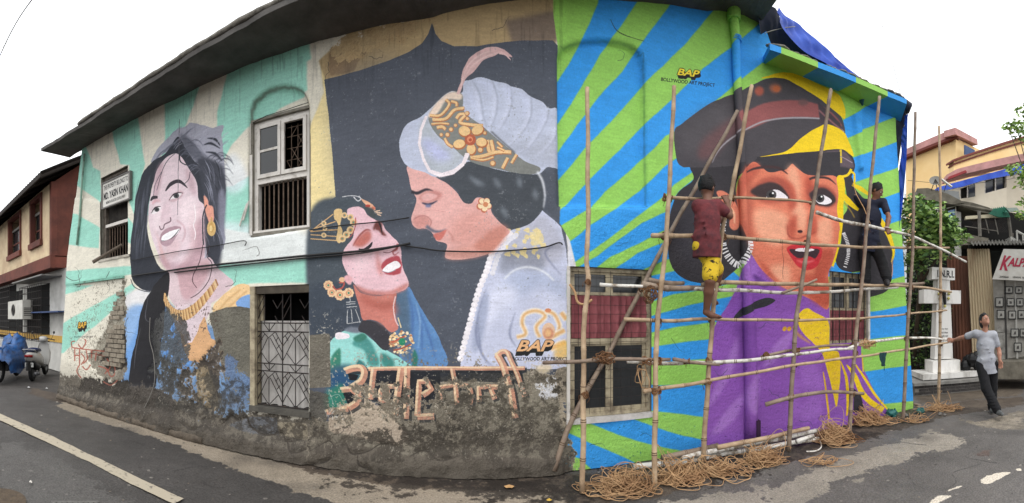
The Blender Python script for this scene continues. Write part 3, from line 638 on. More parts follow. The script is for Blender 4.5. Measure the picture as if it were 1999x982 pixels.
# ---- field 3: green and blue rays
_sv = CV.copy()
_f3 = [(1080, -80), (1080, 30), (1088, 90), (1089, 200), (1091, 300), (1094, 400), (1092, 435), (1112, 470), (1122, 510), (1124, 524), (1106, 527), (1106, 820), (1102, 960), (1900, 960), (1900, -80)]
poly([(1070, -80), (1080, 30), (1088, 90), (1089, 200), (1091, 300), (1094, 400), (1092, 435), (1112, 470), (1122, 510), (1124, 524), (1106, 527), (1106, 820), (1102, 960), (1900, 960), (1900, -80)], GRN, curve=False, j=2)
bb = {1: [(1178, -60), (1167, 7), (1149, 50), (1130, 87), (1112, 119), (1087, 158), (1060, 200)],
 2: [(1290, -60), (1240, 9), (1213, 50), (1176, 98), (1144, 151), (1117, 197), (1089, 238), (1060, 290)],
 3: [(1360, -60), (1305, 14), (1263, 69), (1218, 133), (1172, 183), (1130, 238), (1094, 289), (1060, 330)],
 4: [(1470, -60), (1392, 21), (1337, 87), (1263, 158), (1208, 220), (1153, 275), (1096, 344), (1060, 380)],
 5: [(1560, -20), (1428, 92), (1373, 133), (1309, 197), (1263, 238), (1218, 284), (1153, 348), (1104, 400), (1060, 440)],
 6: [(1700, 40), (1492, 119), (1447, 154), (1396, 197), (1316, 257), (1300, 265), (1263, 303), (1186, 370), (1155, 404), (1096, 440), (1060, 460)],
 7: [(1460, 200), (1322, 308), (1300, 323), (1252, 370), (1207, 404), (1154, 439), (1113, 471), (1080, 490)],
 8: [(1450, 240), (1348, 339), (1316, 360), (1302, 378), (1265, 407), (1223, 439), (1186, 468), (1124, 510), (1090, 530)],
 9: [(1450, 300), (1354, 350), (1326, 372), (1297, 415), (1252, 436), (1212, 465), (1165, 500), (1125, 524)],
 10: [(1400, 420), (1294, 451), (1239, 479), (1191, 502), (1160, 525)], 11: [(1400, 430), (1297, 473), (1244, 494), (1200, 525)],
 12: [(1400, 480), (1320, 500), (1292, 510), (1250, 528)], 13: [(1400, 500), (1333, 525), (1271, 539), (1255, 545)],
 14: [(1450, 548), (1368, 566), (1315, 575), (1272, 588), (1255, 592)], 15: [(1450, 575), (1388, 586), (1334, 599), (1272, 617), (1255, 620)],
 16: [(1450, 622), (1388, 630), (1321, 638), (1274, 648), (1255, 652)], 17: [(1450, 658), (1386, 663), (1334, 668), (1272, 678), (1255, 680)],
 18: [(1450, 695), (1383, 700), (1275, 708), (1255, 709)], 19: [(1450, 753), (1381, 752), (1286, 752), (1255, 750)],
 20: [(1450, 822), (1372, 814), (1332, 808), (1283, 803), (1255, 798)], 21: [(1450, 875), (1370, 858), (1326, 849), (1271, 831), (1234, 817), (1210, 806)],
 22: [(1450, 905), (1335, 881), (1264, 867), (1203, 847), (1145, 824), (1110, 812)], 23: [(1330, 960), (1246, 906), (1203, 886), (1151, 864), (1114, 847), (1095, 838)],
 24: [(1190, 960), (1157, 918), (1132, 895), (1105, 889), (1090, 887)]}
for a in range(1, 24, 2): poly(bb[a] + bb[a + 1][::-1], BLU, curve=False, j=2.2, blur=.8)
for q in (C2((400, 392), (500, 340), (610, 265), (760, 150), (900, 150), (900, 330), (760, 380), (530, 470), (528, 490), (425, 532)), C2((460, 676), (560, 645), (770, 565), (900, 520), (900, 700), (780, 755), (620, 805), (450, 866)),
          C4((600, 100), (800, 25), (900, -10), (900, 200), (815, 230), (700, 270), (600, 280)), C4((640, 470), (830, 430), (900, 415), (900, 625), (840, 640), (760, 662), (600, 700)),
          C4((570, 905), (700, 890), (865, 858), (900, 850)) + C5((930, 120), (870, 130), (600, 160), (560, 160)), C5((540, 402), (700, 380), (890, 355), (940, 345), (960, 605), (915, 614), (700, 636), (620, 640))):
    poly(q, BLU, curve=False, j=1.5, blur=.8)
poly([(1617, 528), (1627, 510), (1664, 533), (1692, 530), (1692, 540), (1617, 540)], BLU, curve=False)
poly([(1545, 20), (1620, 120), (1640, 160), (1600, 150), (1560, 120)], BLU, curve=False)
_sl, _m = fmask(_f3, blur=.8); _mm = np.zeros((CH, CW, 1), np.float32); _mm[_sl] = _m[..., None]; CV[:] = _sv * (1 - _mm) + CV * _mm
# scarf
PU = (142, 86, 178)
poly([(1464, 492), (1456, 505), (1446, 535), (1438, 562), (1420, 597), (1403, 622), (1390, 648), (1382, 700), (1379, 745), (1376, 960), (1480, 960), (1620, 900), (1745, 840), (1735, 805), (1712, 775), (1697, 745), (1686, 720), (1682, 690), (1682, 600), (1617, 600), (1585, 583), (1517, 553), (1484, 522)], PU, curve=False, j=2)
poly([(1464, 500), (1480, 530), (1465, 580), (1440, 600), (1440, 560)], (164, 112, 200), blur=5, alpha=.8)
poly([(1475, 536), (1500, 555), (1490, 562), (1472, 545)], (92, 50, 128), blur=2.5, alpha=.8)
poly([(1455, 560), (1500, 575), (1500, 610), (1430, 640), (1400, 660), (1420, 600)], (138, 82, 180), blur=6, alpha=.8)
LP_ = (182, 136, 212)
for q in (((545, 120), (530, 270), (490, 400), (400, 560), (320, 660), (340, 560), (430, 380), (480, 240)), ((565, 560), (550, 680), (480, 780), (360, 880), (330, 870), (420, 720)), ((680, 360), (692, 500), (680, 640), (640, 700), (590, 640), (590, 520), (640, 420)),
          ((940, 100), (900, 220), (800, 330), (720, 360), (800, 200))):
    poly(C6(*q), LP_, blur=4, alpha=.6)
for q in (((80, 340), (200, 350), (280, 520), (220, 640), (120, 560)), ((20, 440), (80, 500), (60, 700), (20, 720)), ((120, 620), (240, 660), (200, 760), (60, 740))):
    poly(C5(*q), (164, 112, 200), blur=8, alpha=.6)
poly([(1380, 852), (1420, 845), (1500, 838), (1640, 808), (1700, 795), (1700, 815), (1560, 850), (1380, 890)], (150, 92, 196), blur=4, alpha=.7)
poly(C6((500, 40), (560, 60), (660, 40), (650, 240), (600, 330), (560, 300)), (116, 66, 152), blur=6, alpha=.7)
poly([(1432, 620), (1445, 605), (1459, 596), (1485, 584), (1503, 582), (1514, 587), (1496, 598), (1470, 606), (1443, 621)], (48, 48, 54), j=1.5)
YL = (244, 208, 30)
poly([(1574, 602), (1590, 610), (1617, 628), (1620, 680), (1637, 688), (1641, 720), (1638, 760), (1632, 795), (1625, 762), (1606, 694), (1585, 668), (1566, 648), (1556, 620)], YL, j=1.5, brush=.2)
stroke([(1548, 640), (1560, 655), (1582, 670)], (206, 160, 60), [2, 6, 2], blur=2, alpha=.7)
stroke([(1607, 726), (1613, 765), (1618, 818)], (226, 180, 40), [2, 4, 4], blur=.6)
stroke([(1641, 705), (1652, 738), (1655, 780), (1653, 812)], (230, 190, 30), [2, 6, 6, 3], blur=.6)
stroke([(1653, 712), (1668, 733), (1682, 765), (1700, 785), (1724, 801)], YL, [2, 9, 11, 11, 12], blur=.6)
stroke([(1666, 706), (1687, 737), (1707, 769), (1732, 798)], YL, [2, 5, 5, 3], blur=.6)
stroke([(1683, 690), (1685, 726)], (226, 190, 60), 2.5)
poly([(1667, 758), (1680, 770), (1688, 803), (1666, 806)], (46, 44, 50), curve=False)
for x in (1532, 1541, 1552): ell(x, 642 if x < 1550 else 638, 4, 5, (216, 162, 50), rot=.6)
# hair masses
HB = (56, 53, 58)
poly([(1348, 322), (1354, 350), (1324, 376), (1309, 415), (1304, 460), (1306, 505), (1317, 530), (1340, 546), (1368, 553), (1402, 552), (1430, 532), (1450, 514), (1466, 496), (1462, 470), (1450, 440), (1440, 400), (1440, 350), (1480, 320), (1440, 290), (1390, 300)], HB, j=1.5)
poly([(1645, 330), (1662, 345), (1670, 368), (1690, 392), (1712, 418), (1730, 448), (1744, 490), (1742, 530), (1733, 566), (1700, 580), (1692, 580), (1692, 531), (1662, 532), (1640, 525), (1632, 505), (1642, 470), (1642, 430), (1655, 400)], HB, j=1.5)
poly([(1320, 420), (1370, 400), (1390, 470), (1350, 520), (1315, 480)], (68, 66, 74), blur=16, alpha=.7)
# beret
poly([(1316, 257), (1330, 242), (1348, 228), (1382, 204), (1411, 191), (1440, 180), (1470, 165), (1496, 154), (1520, 151), (1544, 157), (1567, 170), (1593, 184), (1617, 203), (1643, 230), (1650, 262), (1646, 290), (1600, 296), (1545, 306), (1480, 318), (1430, 324), (1390, 327), (1348, 327), (1329, 324), (1320, 305)], (74, 70, 75), j=1.5)
poly([(1330, 260), (1400, 205), (1430, 240), (1380, 300), (1340, 300)], (88, 84, 88), blur=14, alpha=.7)
poly([(1362, 305), (1372, 275), (1410, 243), (1459, 217), (1480, 220), (1456, 252), (1420, 275), (1395, 305), (1375, 312)], (110, 76, 78), blur=6, alpha=.8)
poly([(1440, 228), (1459, 217), (1491, 202), (1525, 196), (1560, 196), (1594, 203), (1625, 222), (1644, 246), (1620, 238), (1594, 231), (1560, 229), (1525, 231), (1500, 237), (1456, 253)], (148, 86, 86), blur=1)
stroke([(1390, 318), (1400, 298), (1415, 280), (1440, 262), (1480, 241), (1510, 233), (1540, 230), (1594, 231), (1625, 238), (1648, 258)], (166, 162, 168), [1, 3, 3, 3, 2], blur=.8)
ell(1482, 178, 9, 9, (168, 88, 72), blur=2.5); ell(1514, 172, 12, 9, (160, 100, 80), blur=3); ell(1516, 173, 7, 6, (190, 104, 66), blur=1.5); ell(1568, 200, 10, 6, (110, 80, 80), blur=3)
poly([(1596, 198), (1640, 240), (1646, 262), (1600, 240)], (70, 60, 66), curve=False, blur=1)
stroke([(1598, 215), (1620, 235), (1645, 256)], (148, 100, 104), 3, blur=1)
poly([(1486, 153), (1505, 146), (1525, 141), (1545, 142), (1560, 146), (1593, 162), (1627, 178), (1641, 190), (1650, 215), (1649, 232), (1640, 226), (1615, 205), (1590, 186), (1560, 168), (1538, 156), (1515, 151)], YL, j=1.2)
poly([(1480, 308), (1500, 302), (1545, 298), (1600, 290), (1648, 290), (1666, 310), (1668, 330), (1658, 350), (1640, 350), (1600, 342), (1575, 341), (1552, 322), (1545, 315), (1535, 330), (1500, 336), (1470, 324)], HB, j=2)
poly([(1483, 306), (1517, 300), (1540, 292), (1566, 268), (1596, 249), (1617, 243), (1646, 257), (1658, 278), (1666, 305), (1646, 292), (1620, 292), (1598, 295), (1566, 297), (1530, 301)], YL, j=1.2)
poly([(1606, 298), (1644, 294), (1662, 312), (1666, 328), (1630, 322), (1606, 310)], (98, 84, 92), blur=2)
stroke([(1641, 292), (1642, 318)], (226, 196, 60), 4); stroke([(1612, 300), (1640, 305), (1664, 318)], (160, 140, 150), 1.6)
poly([(1478, 306), (1560, 300), (1640, 296), (1640, 352), (1560, 352), (1478, 332)], HB, curve=False)
poly([(1483, 306), (1517, 300), (1540, 292), (1566, 268), (1596, 249), (1617, 243), (1646, 257), (1658, 278), (1666, 305), (1646, 292), (1620, 292), (1598, 295), (1566, 297), (1530, 301)], YL, j=1.2)
# face
OR = (222, 126, 98)
poly([(1470, 316), (1484, 323), (1500, 336), (1520, 334), (1536, 330), (1546, 320), (1556, 328), (1576, 341), (1600, 343), (1634, 346), (1637, 380), (1634, 410), (1640, 445), (1636, 484), (1627, 513), (1617, 535), (1617, 602), (1590, 588), (1560, 574), (1530, 562), (1507, 545), (1485, 524), (1468, 496), (1456, 470), (1446, 440), (1440, 400), (1438, 372), (1444, 350), (1454, 332)], OR, j=1)
poly([(1470, 318), (1485, 324), (1470, 350), (1450, 380), (1448, 420), (1462, 470), (1445, 440), (1438, 380), (1450, 335)], (196, 96, 76), blur=4, alpha=.85)
poly([(1458, 372), (1470, 360), (1470, 470), (1466, 496), (1450, 450)], (176, 92, 74), blur=5, alpha=.6)
for q in ([(1536, 335), (1546, 322), (1560, 340), (1562, 400), (1552, 420), (1542, 380)], [(1550, 400), (1566, 395), (1580, 430), (1578, 450), (1560, 448), (1552, 430)], [(1474, 410), (1530, 415), (1545, 450), (1520, 480), (1480, 460)], [(1505, 520), (1540, 520), (1540, 560), (1510, 545)], [(1590, 440), (1620, 425), (1625, 470), (1605, 480)]):
    poly(q, (244, 180, 148), blur=7, alpha=.8)
for q in ([(1545, 425), (1556, 420), (1552, 455), (1545, 468), (1536, 450), (1538, 435)], [(1578, 420), (1592, 425), (1596, 448), (1588, 460), (1575, 452)], [(1480, 505), (1530, 560), (1500, 540)], [(1600, 490), (1628, 490), (1618, 530), (1600, 560), (1590, 540)], [(1560, 540), (1617, 545), (1617, 600), (1580, 582)], [(1520, 350), (1548, 360), (1556, 400), (1542, 410), (1535, 385)], [(1572, 350), (1586, 350), (1590, 400), (1578, 400)]):
    poly(q, (182, 78, 60), blur=5, alpha=.8)
stroke([(1538, 440), (1540, 460), (1556, 466), (1575, 460), (1594, 452)], (164, 76, 62), [1, 3, 2, 3, 1], blur=1.5)
ell(1562, 452, 5, 3, (60, 36, 40), blur=.8)
# eyes
poly([(1466, 374), (1484, 352), (1512, 344), (1534, 356), (1548, 384), (1540, 392), (1500, 396), (1476, 388)], (172, 84, 68), blur=4, alpha=.9)
poly([(1466, 372), (1485, 360), (1508, 356), (1526, 364), (1541, 386), (1530, 392), (1500, 388), (1478, 384)], (62, 48, 50), blur=1.6)
poly([(1496, 386), (1504, 374), (1516, 370), (1530, 378), (1538, 387), (1520, 391), (1504, 390)], (240, 234, 238), blur=.6)
ell(1506, 380, 10, 9, (66, 62, 64)); ell(1506, 380, 5, 5, (16, 14, 18)); ell(1509, 377, 2, 2, (240, 240, 240))
stroke([(1455, 338), (1470, 330), (1495, 326), (1520, 328), (1538, 340)], (66, 46, 48), [1, 4, 6, 5, 1], blur=.8)
poly([(1576, 372), (1592, 362), (1612, 362), (1630, 376), (1634, 396), (1620, 404), (1594, 400), (1582, 390)], (164, 80, 66), blur=4, alpha=.9)
poly([(1580, 380), (1590, 370), (1608, 367), (1624, 376), (1632, 390), (1622, 402), (1604, 402), (1590, 396)], (58, 46, 50), blur=1.6)
poly([(1592, 386), (1606, 380), (1618, 386), (1624, 394), (1612, 399), (1598, 397)], (240, 234, 238), blur=.6)
ell(1601, 387, 8.5, 8.5, (66, 62, 64)); ell(1601, 387, 4.5, 4.5, (16, 14, 18)); ell(1604, 384, 1.8, 1.8, (240, 240, 240))
stroke([(1580, 350), (1592, 346), (1616, 348), (1632, 360)], (66, 46, 48), [4, 5, 4, 1], blur=.8)
# mouth
poly([(1536, 485), (1550, 477), (1562, 475), (1570, 478), (1580, 475), (1592, 479), (1605, 487), (1602, 505), (1594, 521), (1578, 527), (1560, 522), (1546, 505)], (200, 48, 58), blur=.7)
poly([(1541, 487), (1560, 487), (1582, 486), (1600, 488), (1592, 504), (1578, 500), (1562, 504), (1550, 499)], (60, 40, 48), blur=.7)
poly([(1552, 487), (1570, 484), (1590, 487), (1580, 491), (1560, 491)], (236, 226, 230), blur=.6)
stroke([(1556, 508), (1572, 513), (1590, 508)], (240, 130, 130), [2, 5, 2], blur=1.8, alpha=.8)
# ear, hoops
poly([(1398, 376), (1410, 372), (1428, 384), (1440, 405), (1444, 425), (1442, 445), (1432, 449), (1424, 440), (1425, 420), (1412, 400)], (222, 130, 104), blur=.9)
stroke([(1418, 395), (1432, 415), (1434, 436)], (248, 196, 160), [1, 4, 2], blur=1)
for pts, n_, r_ in (([(1412, 431), (1410, 457), (1414, 486), (1427, 508), (1443, 517), (1456, 503), (1464, 484), (1463, 470)], 34, 6.5), ([(1647, 455), (1655, 476), (1656, 497), (1649, 523)], 22, 3.4)):
    pp = crom(pts, 8, False)
    for k in range(n_):
        i = int(k / (n_ - 1) * (len(pp) - 2)); a = pp[i]; t = pp[i + 1] - pp[i]; t = t / np.hypot(*t); nn = np.array([-t[1], t[0]])
        stroke([tuple(a - nn * r_), tuple(a + nn * r_)], (236, 234, 236), 2.6 if r_ > 5 else 1.8, curve=False)
poly([(1634, 346), (1646, 345), (1650, 372), (1647, 400), (1646, 430), (1641, 470), (1631, 510), (1626, 522), (1636, 484), (1640, 448), (1634, 412), (1637, 380)], YL, j=.8)
stroke([(1662, 330), (1654, 342), (1636, 346)], YL, 5); stroke([(1642, 372), (1656, 392), (1676, 410)], YL, [4, 12, 5]); stroke([(1664, 360), (1680, 368), (1700, 382)], YL, [5, 9, 4])
stroke([(1660, 335), (1668, 340), (1668, 360)], YL, 4)
stroke([(1712, 418), (1726, 440), (1738, 466), (1745, 492), (1741, 512)], YL, [5, 10, 9, 5, 3], blur=.9)
stroke([(1742, 505), (1742, 535), (1735, 560)], (190, 150, 130), 2)
for q in ([(1648, 395), (1660, 410), (1668, 425)], [(1690, 400), (1702, 412), (1716, 424)]): stroke(q, (170, 140, 60), 2, blur=1)
stroke([(1625, 520), (1636, 484), (1640, 450)], YL, 3)
# ---- bare and patched plaster (before the lettering, which was painted over it)
CEM, CEM2 = (130, 123, 111), (94, 87, 78)
decay([(408, 612), (440, 600), (465, 598), (489, 602), (491, 790), (460, 790), (440, 750), (428, 700), (416, 650)], (122, 118, 106), .004, blur=3, nz=.15, col2=(98, 95, 86))
decay([(300, 690), (365, 712), (420, 700), (440, 740), (480, 760), (490, 800), (440, 840), (300, 800)], (104, 108, 114), .014, blur=14, nz=1.2, thr=.62, alpha=.9, col2=(66, 66, 66))
decay([(440, 690), (488, 740), (488, 800), (430, 800)], (112, 140, 178), .0, blur=6, nz=.8, col2=(96, 112, 140))
decay([(330, 600), (372, 640), (372, 720), (300, 740), (300, 620)], (98, 98, 96), .008, blur=8, nz=.9, thr=.62, alpha=.85)
decay([(350, 710), (390, 700), (428, 660), (440, 720), (420, 800), (380, 830), (345, 760)], (112, 102, 90), .02, blur=8, nz=1.0, thr=.62, col2=(72, 65, 60), rim=(196, 170, 140))
decay([(378, 720), (400, 715), (425, 790), (410, 830), (385, 810)], (170, 152, 124), .006, blur=4, nz=.7)
decay([(100, 730), (200, 742), (250, 750), (330, 768), (400, 790), (440, 812), (490, 800), (604, 812), (640, 840), (660, 1000), (60, 1000)], CEM, .004, blur=14, nz=.55, col2=CEM2)
decay([(246, 752), (310, 756), (345, 780), (330, 900), (240, 900)], (88, 82, 76), -.02, blur=10, nz=.4, col2=(70, 64, 60))
decay([(205, 650), (222, 600), (244, 540), (246, 720), (232, 760), (190, 730), (170, 700)], (176, 170, 154), .018, blur=7, nz=.8, col2=(120, 112, 100), hard=7)
decay([(222, 650), (244, 640), (246, 715), (215, 730), (190, 700), (205, 668)], (98, 90, 82), .02, blur=6, nz=.8, col2=(52, 46, 42), hard=8)
speck([(150, 560), (246, 540), (246, 740), (130, 760), (130, 640)], (120, 112, 98), .62, alpha=.7)
decay([(160, 738), (250, 742), (262, 775), (200, 775), (150, 765)], (72, 66, 60), .012, blur=5, nz=.9, thr=.6)
decay([(490, 812), (540, 815), (545, 850), (490, 848), (440, 830)], (116, 124, 140), .0, blur=4, nz=.5, alpha=.8)
decay([(540, 822), (600, 826), (602, 860), (545, 850)], (196, 184, 158), .0, blur=3, nz=.5, alpha=.85, col2=(150, 138, 116))
decay([(604, 654), (644, 651), (646, 756), (604, 758)], (122, 116, 104), .0, blur=2, nz=.12, col2=(104, 98, 88))
decay([(604, 758), (640, 770), (640, 860), (604, 860)], (110, 104, 92), .004, blur=5, nz=.5, alpha=.8)
decay([(604, 830), (700, 800), (760, 800), (840, 742), (880, 730), (960, 728), (1030, 722), (1070, 735), (1106, 730), (1125, 1000), (600, 1000)], (140, 133, 118), .006, blur=12, nz=.55, col2=(98, 91, 80), rim=(196, 182, 160))
decay([(640, 800), (668, 792), (700, 770), (738, 790), (770, 820), (795, 850), (790, 872), (740, 868), (690, 852), (640, 845)], (206, 188, 168), .002, blur=5, nz=.5, col2=(176, 156, 134))
decay([(606, 872), (700, 866), (800, 885), (1108, 890), (1120, 1000), (600, 1000)], (100, 92, 82), -.03, blur=10, nz=.3, col2=(78, 70, 62), alpha=.9)
decay([(120, 765), (300, 800), (450, 845), (604, 880), (604, 1000), (100, 900)], (96, 88, 78), -.03, blur=10, nz=.3, col2=(70, 64, 58), alpha=.8)
decay([(1040, 745), (1075, 735), (1100, 740), (1104, 775), (1070, 785), (1048, 778)], (222, 222, 226), .0, blur=6, nz=.9, thr=.58, col2=(190, 190, 194))
decay([(1086, 720), (1106, 715), (1108, 840), (1092, 830)], (178, 166, 146), .006, blur=4, nz=.7)
speck([(640, 690), (860, 680), (1106, 690), (1106, 830), (640, 830)], (188, 176, 160), .64, alpha=.8)
speck([(700, 700), (880, 690), (1000, 720), (1000, 780), (760, 820)], (84, 80, 74), .62, alpha=.8)
speck([(604, 600), (660, 620), (660, 680), (604, 680)], (196, 188, 172), .68, alpha=.8)
speck([(340, 590), (430, 600), (420, 690), (340, 690)], (90, 74, 66), .66, alpha=.8)
decay([(650, 130), (760, 90), (840, 40), (840, 30), (700, 50), (640, 90)], (196, 172, 132), .004, blur=8, nz=.9, thr=.6, col2=(176, 148, 108))
# lettering -------------------------------------------------
def logo(q, h, yel, w_, under, uo, shadow=7, dark=(30, 30, 30), ucol=(30, 30, 34)):
    tl, tr, bl = q; tt = text_tris("BAP", .03, .12); n_ = int(shadow / 1.0)
    for k in range(n_, -1, -1): text("", tl, tr, bl, dark, dx=k * .1 * w_, dy=k * 1.0, tt=tt)
    for dx, dy in ((-1.3, 0), (1.3, 0), (0, -1.3), (0, 1.3)): text("", tl, tr, bl, dark, dx=dx, dy=dy, tt=tt)
    text("", tl, tr, bl, yel, tt=tt)
    tt = text_tris(under, uo); text("", *h, ucol, tt=tt)
logo(((1325, 133), (1367, 138), (1322, 146)), ((1291, 151), (1396, 163), (1290, 160)), (244, 220, 60), 3, "BOLLYWOOD ART PROJECT", .02, 7)
logo(((1015, 664), (1083, 664), (1008, 686)), ((1001, 697), (1109, 697), (1000, 706)), (226, 176, 128), -3, "BOLLYWOOD ART PROJECT", .02, 9)
logo(((153, 629), (169, 628), (152, 641)), ((144, 656), (181, 656), (144, 660)), (226, 176, 70), 2, "BOLLYWOOD ART PROJECT", .01, 7)
def block(pts, wd, curve=True):
    BLK.append((pts, wd, curve))
BLK = []
block(L1((450, 605), (700, 600), (982, 600)) + L2((100, 600), (300, 602), (660, 600)), 8, False)
block(L1((280, 620), (340, 600), (400, 600), (420, 640), (395, 700), (330, 745), (370, 790), (365, 850), (300, 895)), 14)
block(L1((250, 760), (330, 752)), 12, False); block(L1((380, 760), (470, 752)), 11, False); block(L1((490, 610), (462, 830)), 12, False)
block(L1((140, 925), (250, 905), (300, 900)), 12, False)
block(L1((690, 610), (640, 960)), 14, False); block(L1((650, 735), (560, 735)), 10, False); block(L1((560, 740), (535, 780), (545, 840), (590, 820), (590, 750)), 9)
block(L1((735, 610), (725, 975)), 13, False)
block(L1((810, 960), (935, 955)), 13, False); block(L1((810, 950), (825, 700), (880, 700), (915, 760), (850, 800)), 12, False)
block(L2((125, 610), (150, 740), (160, 870)), 10, False); block(L2((35, 835), (40, 740), (130, 725)), 9, False); block(L2((150, 725), (235, 735), (262, 790), (255, 870)), 10)
block(L2((325, 850), (320, 745), (400, 735), (440, 830)), 10, False); block(L2((420, 740), (530, 738)), 11, False)
block(L2((455, 500), (500, 580), (560, 780), (590, 970)), 14, False); block(L2((460, 505), (490, 478), (530, 485), (555, 540), (610, 660), (660, 810)), 10)
for pts, wd, cu in BLK: stroke([(x + 4, y + 4) for x, y in pts], (40, 41, 44), wd + 2.5, curve=cu, alpha=.75)
poly(L1((470, 625), (980, 625), (980, 760), (900, 900), (640, 940), (540, 900), (470, 780)) , (30, 32, 38), curve=False, alpha=.9)
poly(L2((0, 620), (640, 620), (660, 720), (300, 700), (0, 700)), (38, 40, 44), curve=False, alpha=.75)
poly(L1((300, 640), (380, 650), (360, 690), (310, 690)), (26, 28, 34), curve=False); poly(L1((290, 780), (350, 780), (340, 870), (300, 870), (260, 790)), (26, 28, 34), curve=False)
for pts, wd, cu in BLK:
    stroke(pts, (222, 160, 132), wd * .96, curve=cu, alpha=.93, brush=.25)
    stroke([(x - wd * .24, y - wd * .22) for x, y in pts], (240, 216, 178), wd * .40, curve=cu, alpha=.9, brush=.3)
text("1953", (648, 812), (670, 812), (648, 820), (230, 230, 226), offset=.02)
decay([(840, 740), (1040, 728), (1100, 735), (1106, 830), (840, 830)], (124, 117, 103), .006, blur=5, nz=1.25, thr=1.12, col2=(90, 83, 73), rim=(186, 172, 150))
decay([(690, 745), (850, 735), (860, 840), (660, 840), (640, 800)], (150, 138, 120), .005, blur=6, nz=1.3, thr=1.12, col2=(104, 96, 84), rim=(206, 194, 172))
decay([(770, 740), (800, 730), (800, 830), (780, 835)], (118, 110, 98), .006, blur=4, nz=1.2, thr=.95)
speck([(640, 725), (1050, 715), (1050, 825), (640, 825)], (130, 122, 108), .80, alpha=.8)
speck([(640, 715), (1050, 705), (1050, 825), (640, 825)], (214, 204, 186), .74, alpha=.6)
for q in ([(640, 760), (650, 790), (640, 812), (655, 800)], [(644, 775), (660, 770), (668, 782)], [(632, 800), (642, 815), (650, 806)]): stroke(q, (190, 190, 188), 1.2, alpha=.6)
for q in ([(606, 880), (640, 862), (655, 872), (676, 868), (690, 884), (720, 880), (745, 868), (780, 875)], [(606, 905), (640, 898), (660, 880)], [(700, 885), (705, 905), (730, 918)], [(430, 830), (450, 812), (462, 822), (480, 815), (490, 835), (520, 850), (550, 846), (560, 862), (590, 858)], [(420, 842), (400, 830), (380, 838), (350, 820)], [(560, 862), (575, 880), (600, 876)], [(800, 890), (830, 880), (860, 896), (900, 888)]):
    stroke(q, (44, 38, 34), [1, 4, 2.5, 1], blur=.6, alpha=.85); relief([(x, y - 3) for x, y in q] + [(x, y + 3) for x, y in q[::-1]], -.03, blur=1)
for q, c in (([(604, 830), (1106, 830), (1110, 900), (604, 900)], (70, 62, 54)), ([(850, 760), (1000, 770), (1106, 760), (1106, 850), (900, 850)], (84, 78, 68)), ([(112, 745), (300, 770), (604, 800), (604, 880), (300, 830), (112, 790)], (62, 56, 50)), ([(300, 700), (480, 740), (490, 830), (300, 800)], (80, 78, 74)), ([(700, 830), (900, 820), (900, 900), (700, 900)], (66, 60, 52))):
    decay(q, c, .0, blur=14, nz=1.2, thr=.8, alpha=.6, hard=4)
for q in ([(604, 800), (1106, 780), (1106, 900), (604, 900)], [(112, 740), (604, 800), (604, 880), (112, 790)]): speck(q, (196, 188, 172), .74, alpha=.6)
# painted curls low on the left
for q in ([(140, 678), (150, 680), (200, 686)], [(146, 680), (146, 705)], [(155, 681), (155, 712)], [(158, 690), (165, 700), (158, 712)], [(146, 694), (155, 694)], [(168, 684), (170, 700), (162, 710)], [(178, 685), (176, 700)], [(186, 688), (184, 704)],
          [(140, 678), (139, 668), (146, 666)], [(152, 672), (160, 680), (168, 668), (165, 662)], [(155, 712), (150, 725), (158, 738)], [(160, 715), (168, 722), (176, 712)], [(190, 715), (205, 720), (215, 735), (222, 728), (216, 700)], [(200, 745), (215, 752), (228, 742)], [(180, 690), (200, 695), (214, 690)], [(205, 700), (212, 715), (203, 730)]):
    stroke(q, (168, 92, 76), 2.4, alpha=.85, blur=.5)
# seams, cracks
stroke([(350, 232), (348, 330), (347, 420)], (90, 84, 90), 1.2, curve=False, alpha=.8)
for q in ([(1192, 38), (1205, 60), (1230, 72), (1258, 80)], [(1088, 400), (1130, 402)], [(1150, 402), (1186, 403)], [(1250, 403), (1264, 403)]):
    stroke(q, (46, 52, 48), [1, 2, 1], alpha=.8, blur=.4)
stroke([(1092, 402), (1200, 403), (1265, 403)], (50, 90, 60), 1.2, alpha=.7)
for q in ([(1528, 470), (1527, 490), (1530, 510), (1528, 530), (1529, 545)],): stroke(q, (130, 70, 58), [.6, 1.2, .6], alpha=.8, blur=.5)
def crack(x, y, n, st, a, col=(70, 66, 62), w0=1.3, spread=.6):
    pts = [(x, y)]
    for k in range(n): a += rng.randn() * spread; x += st * math.cos(a); y += st * math.sin(a) * .9; pts.append((x, y))
    stroke(pts, col, [w0, w0 * .8, .3], curve=False, alpha=.8, blur=.4)
for x, y, a in ((130, 540, 1), (150, 560, .4), (215, 530, 1), (170, 690, 0), (250, 620, 2), (440, 560, .3), (500, 500, .2), (450, 820, .4), (520, 840, .1), (380, 800, .6), (660, 850, .2), (740, 860, -.2), (960, 840, .1), (860, 820, .5), (640, 120, .3), (720, 110, .2), (960, 60, .1), (1010, 820, 1)): crack(x, y, 9, 6, a)
for x, y, a in ((1210, 110, .6), (1360, 470, .4), (1310, 660, .3), (1500, 760, .8), (1560, 820, .3), (1640, 780, 1.2), (1480, 640, 0), (1420, 720, 1.4), (1250, 850, .2), (1150, 870, .1), (1200, 480, .5), (1590, 700, .6)): crack(x, y, 7, 6, a, (40, 60, 66), .9)
speck([(1100, 820), (1280, 800), (1380, 830), (1380, 900), (1100, 925)], (38, 96, 120), .76, alpha=.5, dep=.008)
speck([(1380, 600), (1620, 600), (1730, 800), (1380, 880)], (92, 50, 124), .77, alpha=.5, dep=.006)
speck([(605, 120), (1090, 60), (1090, 700), (605, 700)], (150, 152, 156), .77, alpha=.45, dep=0)
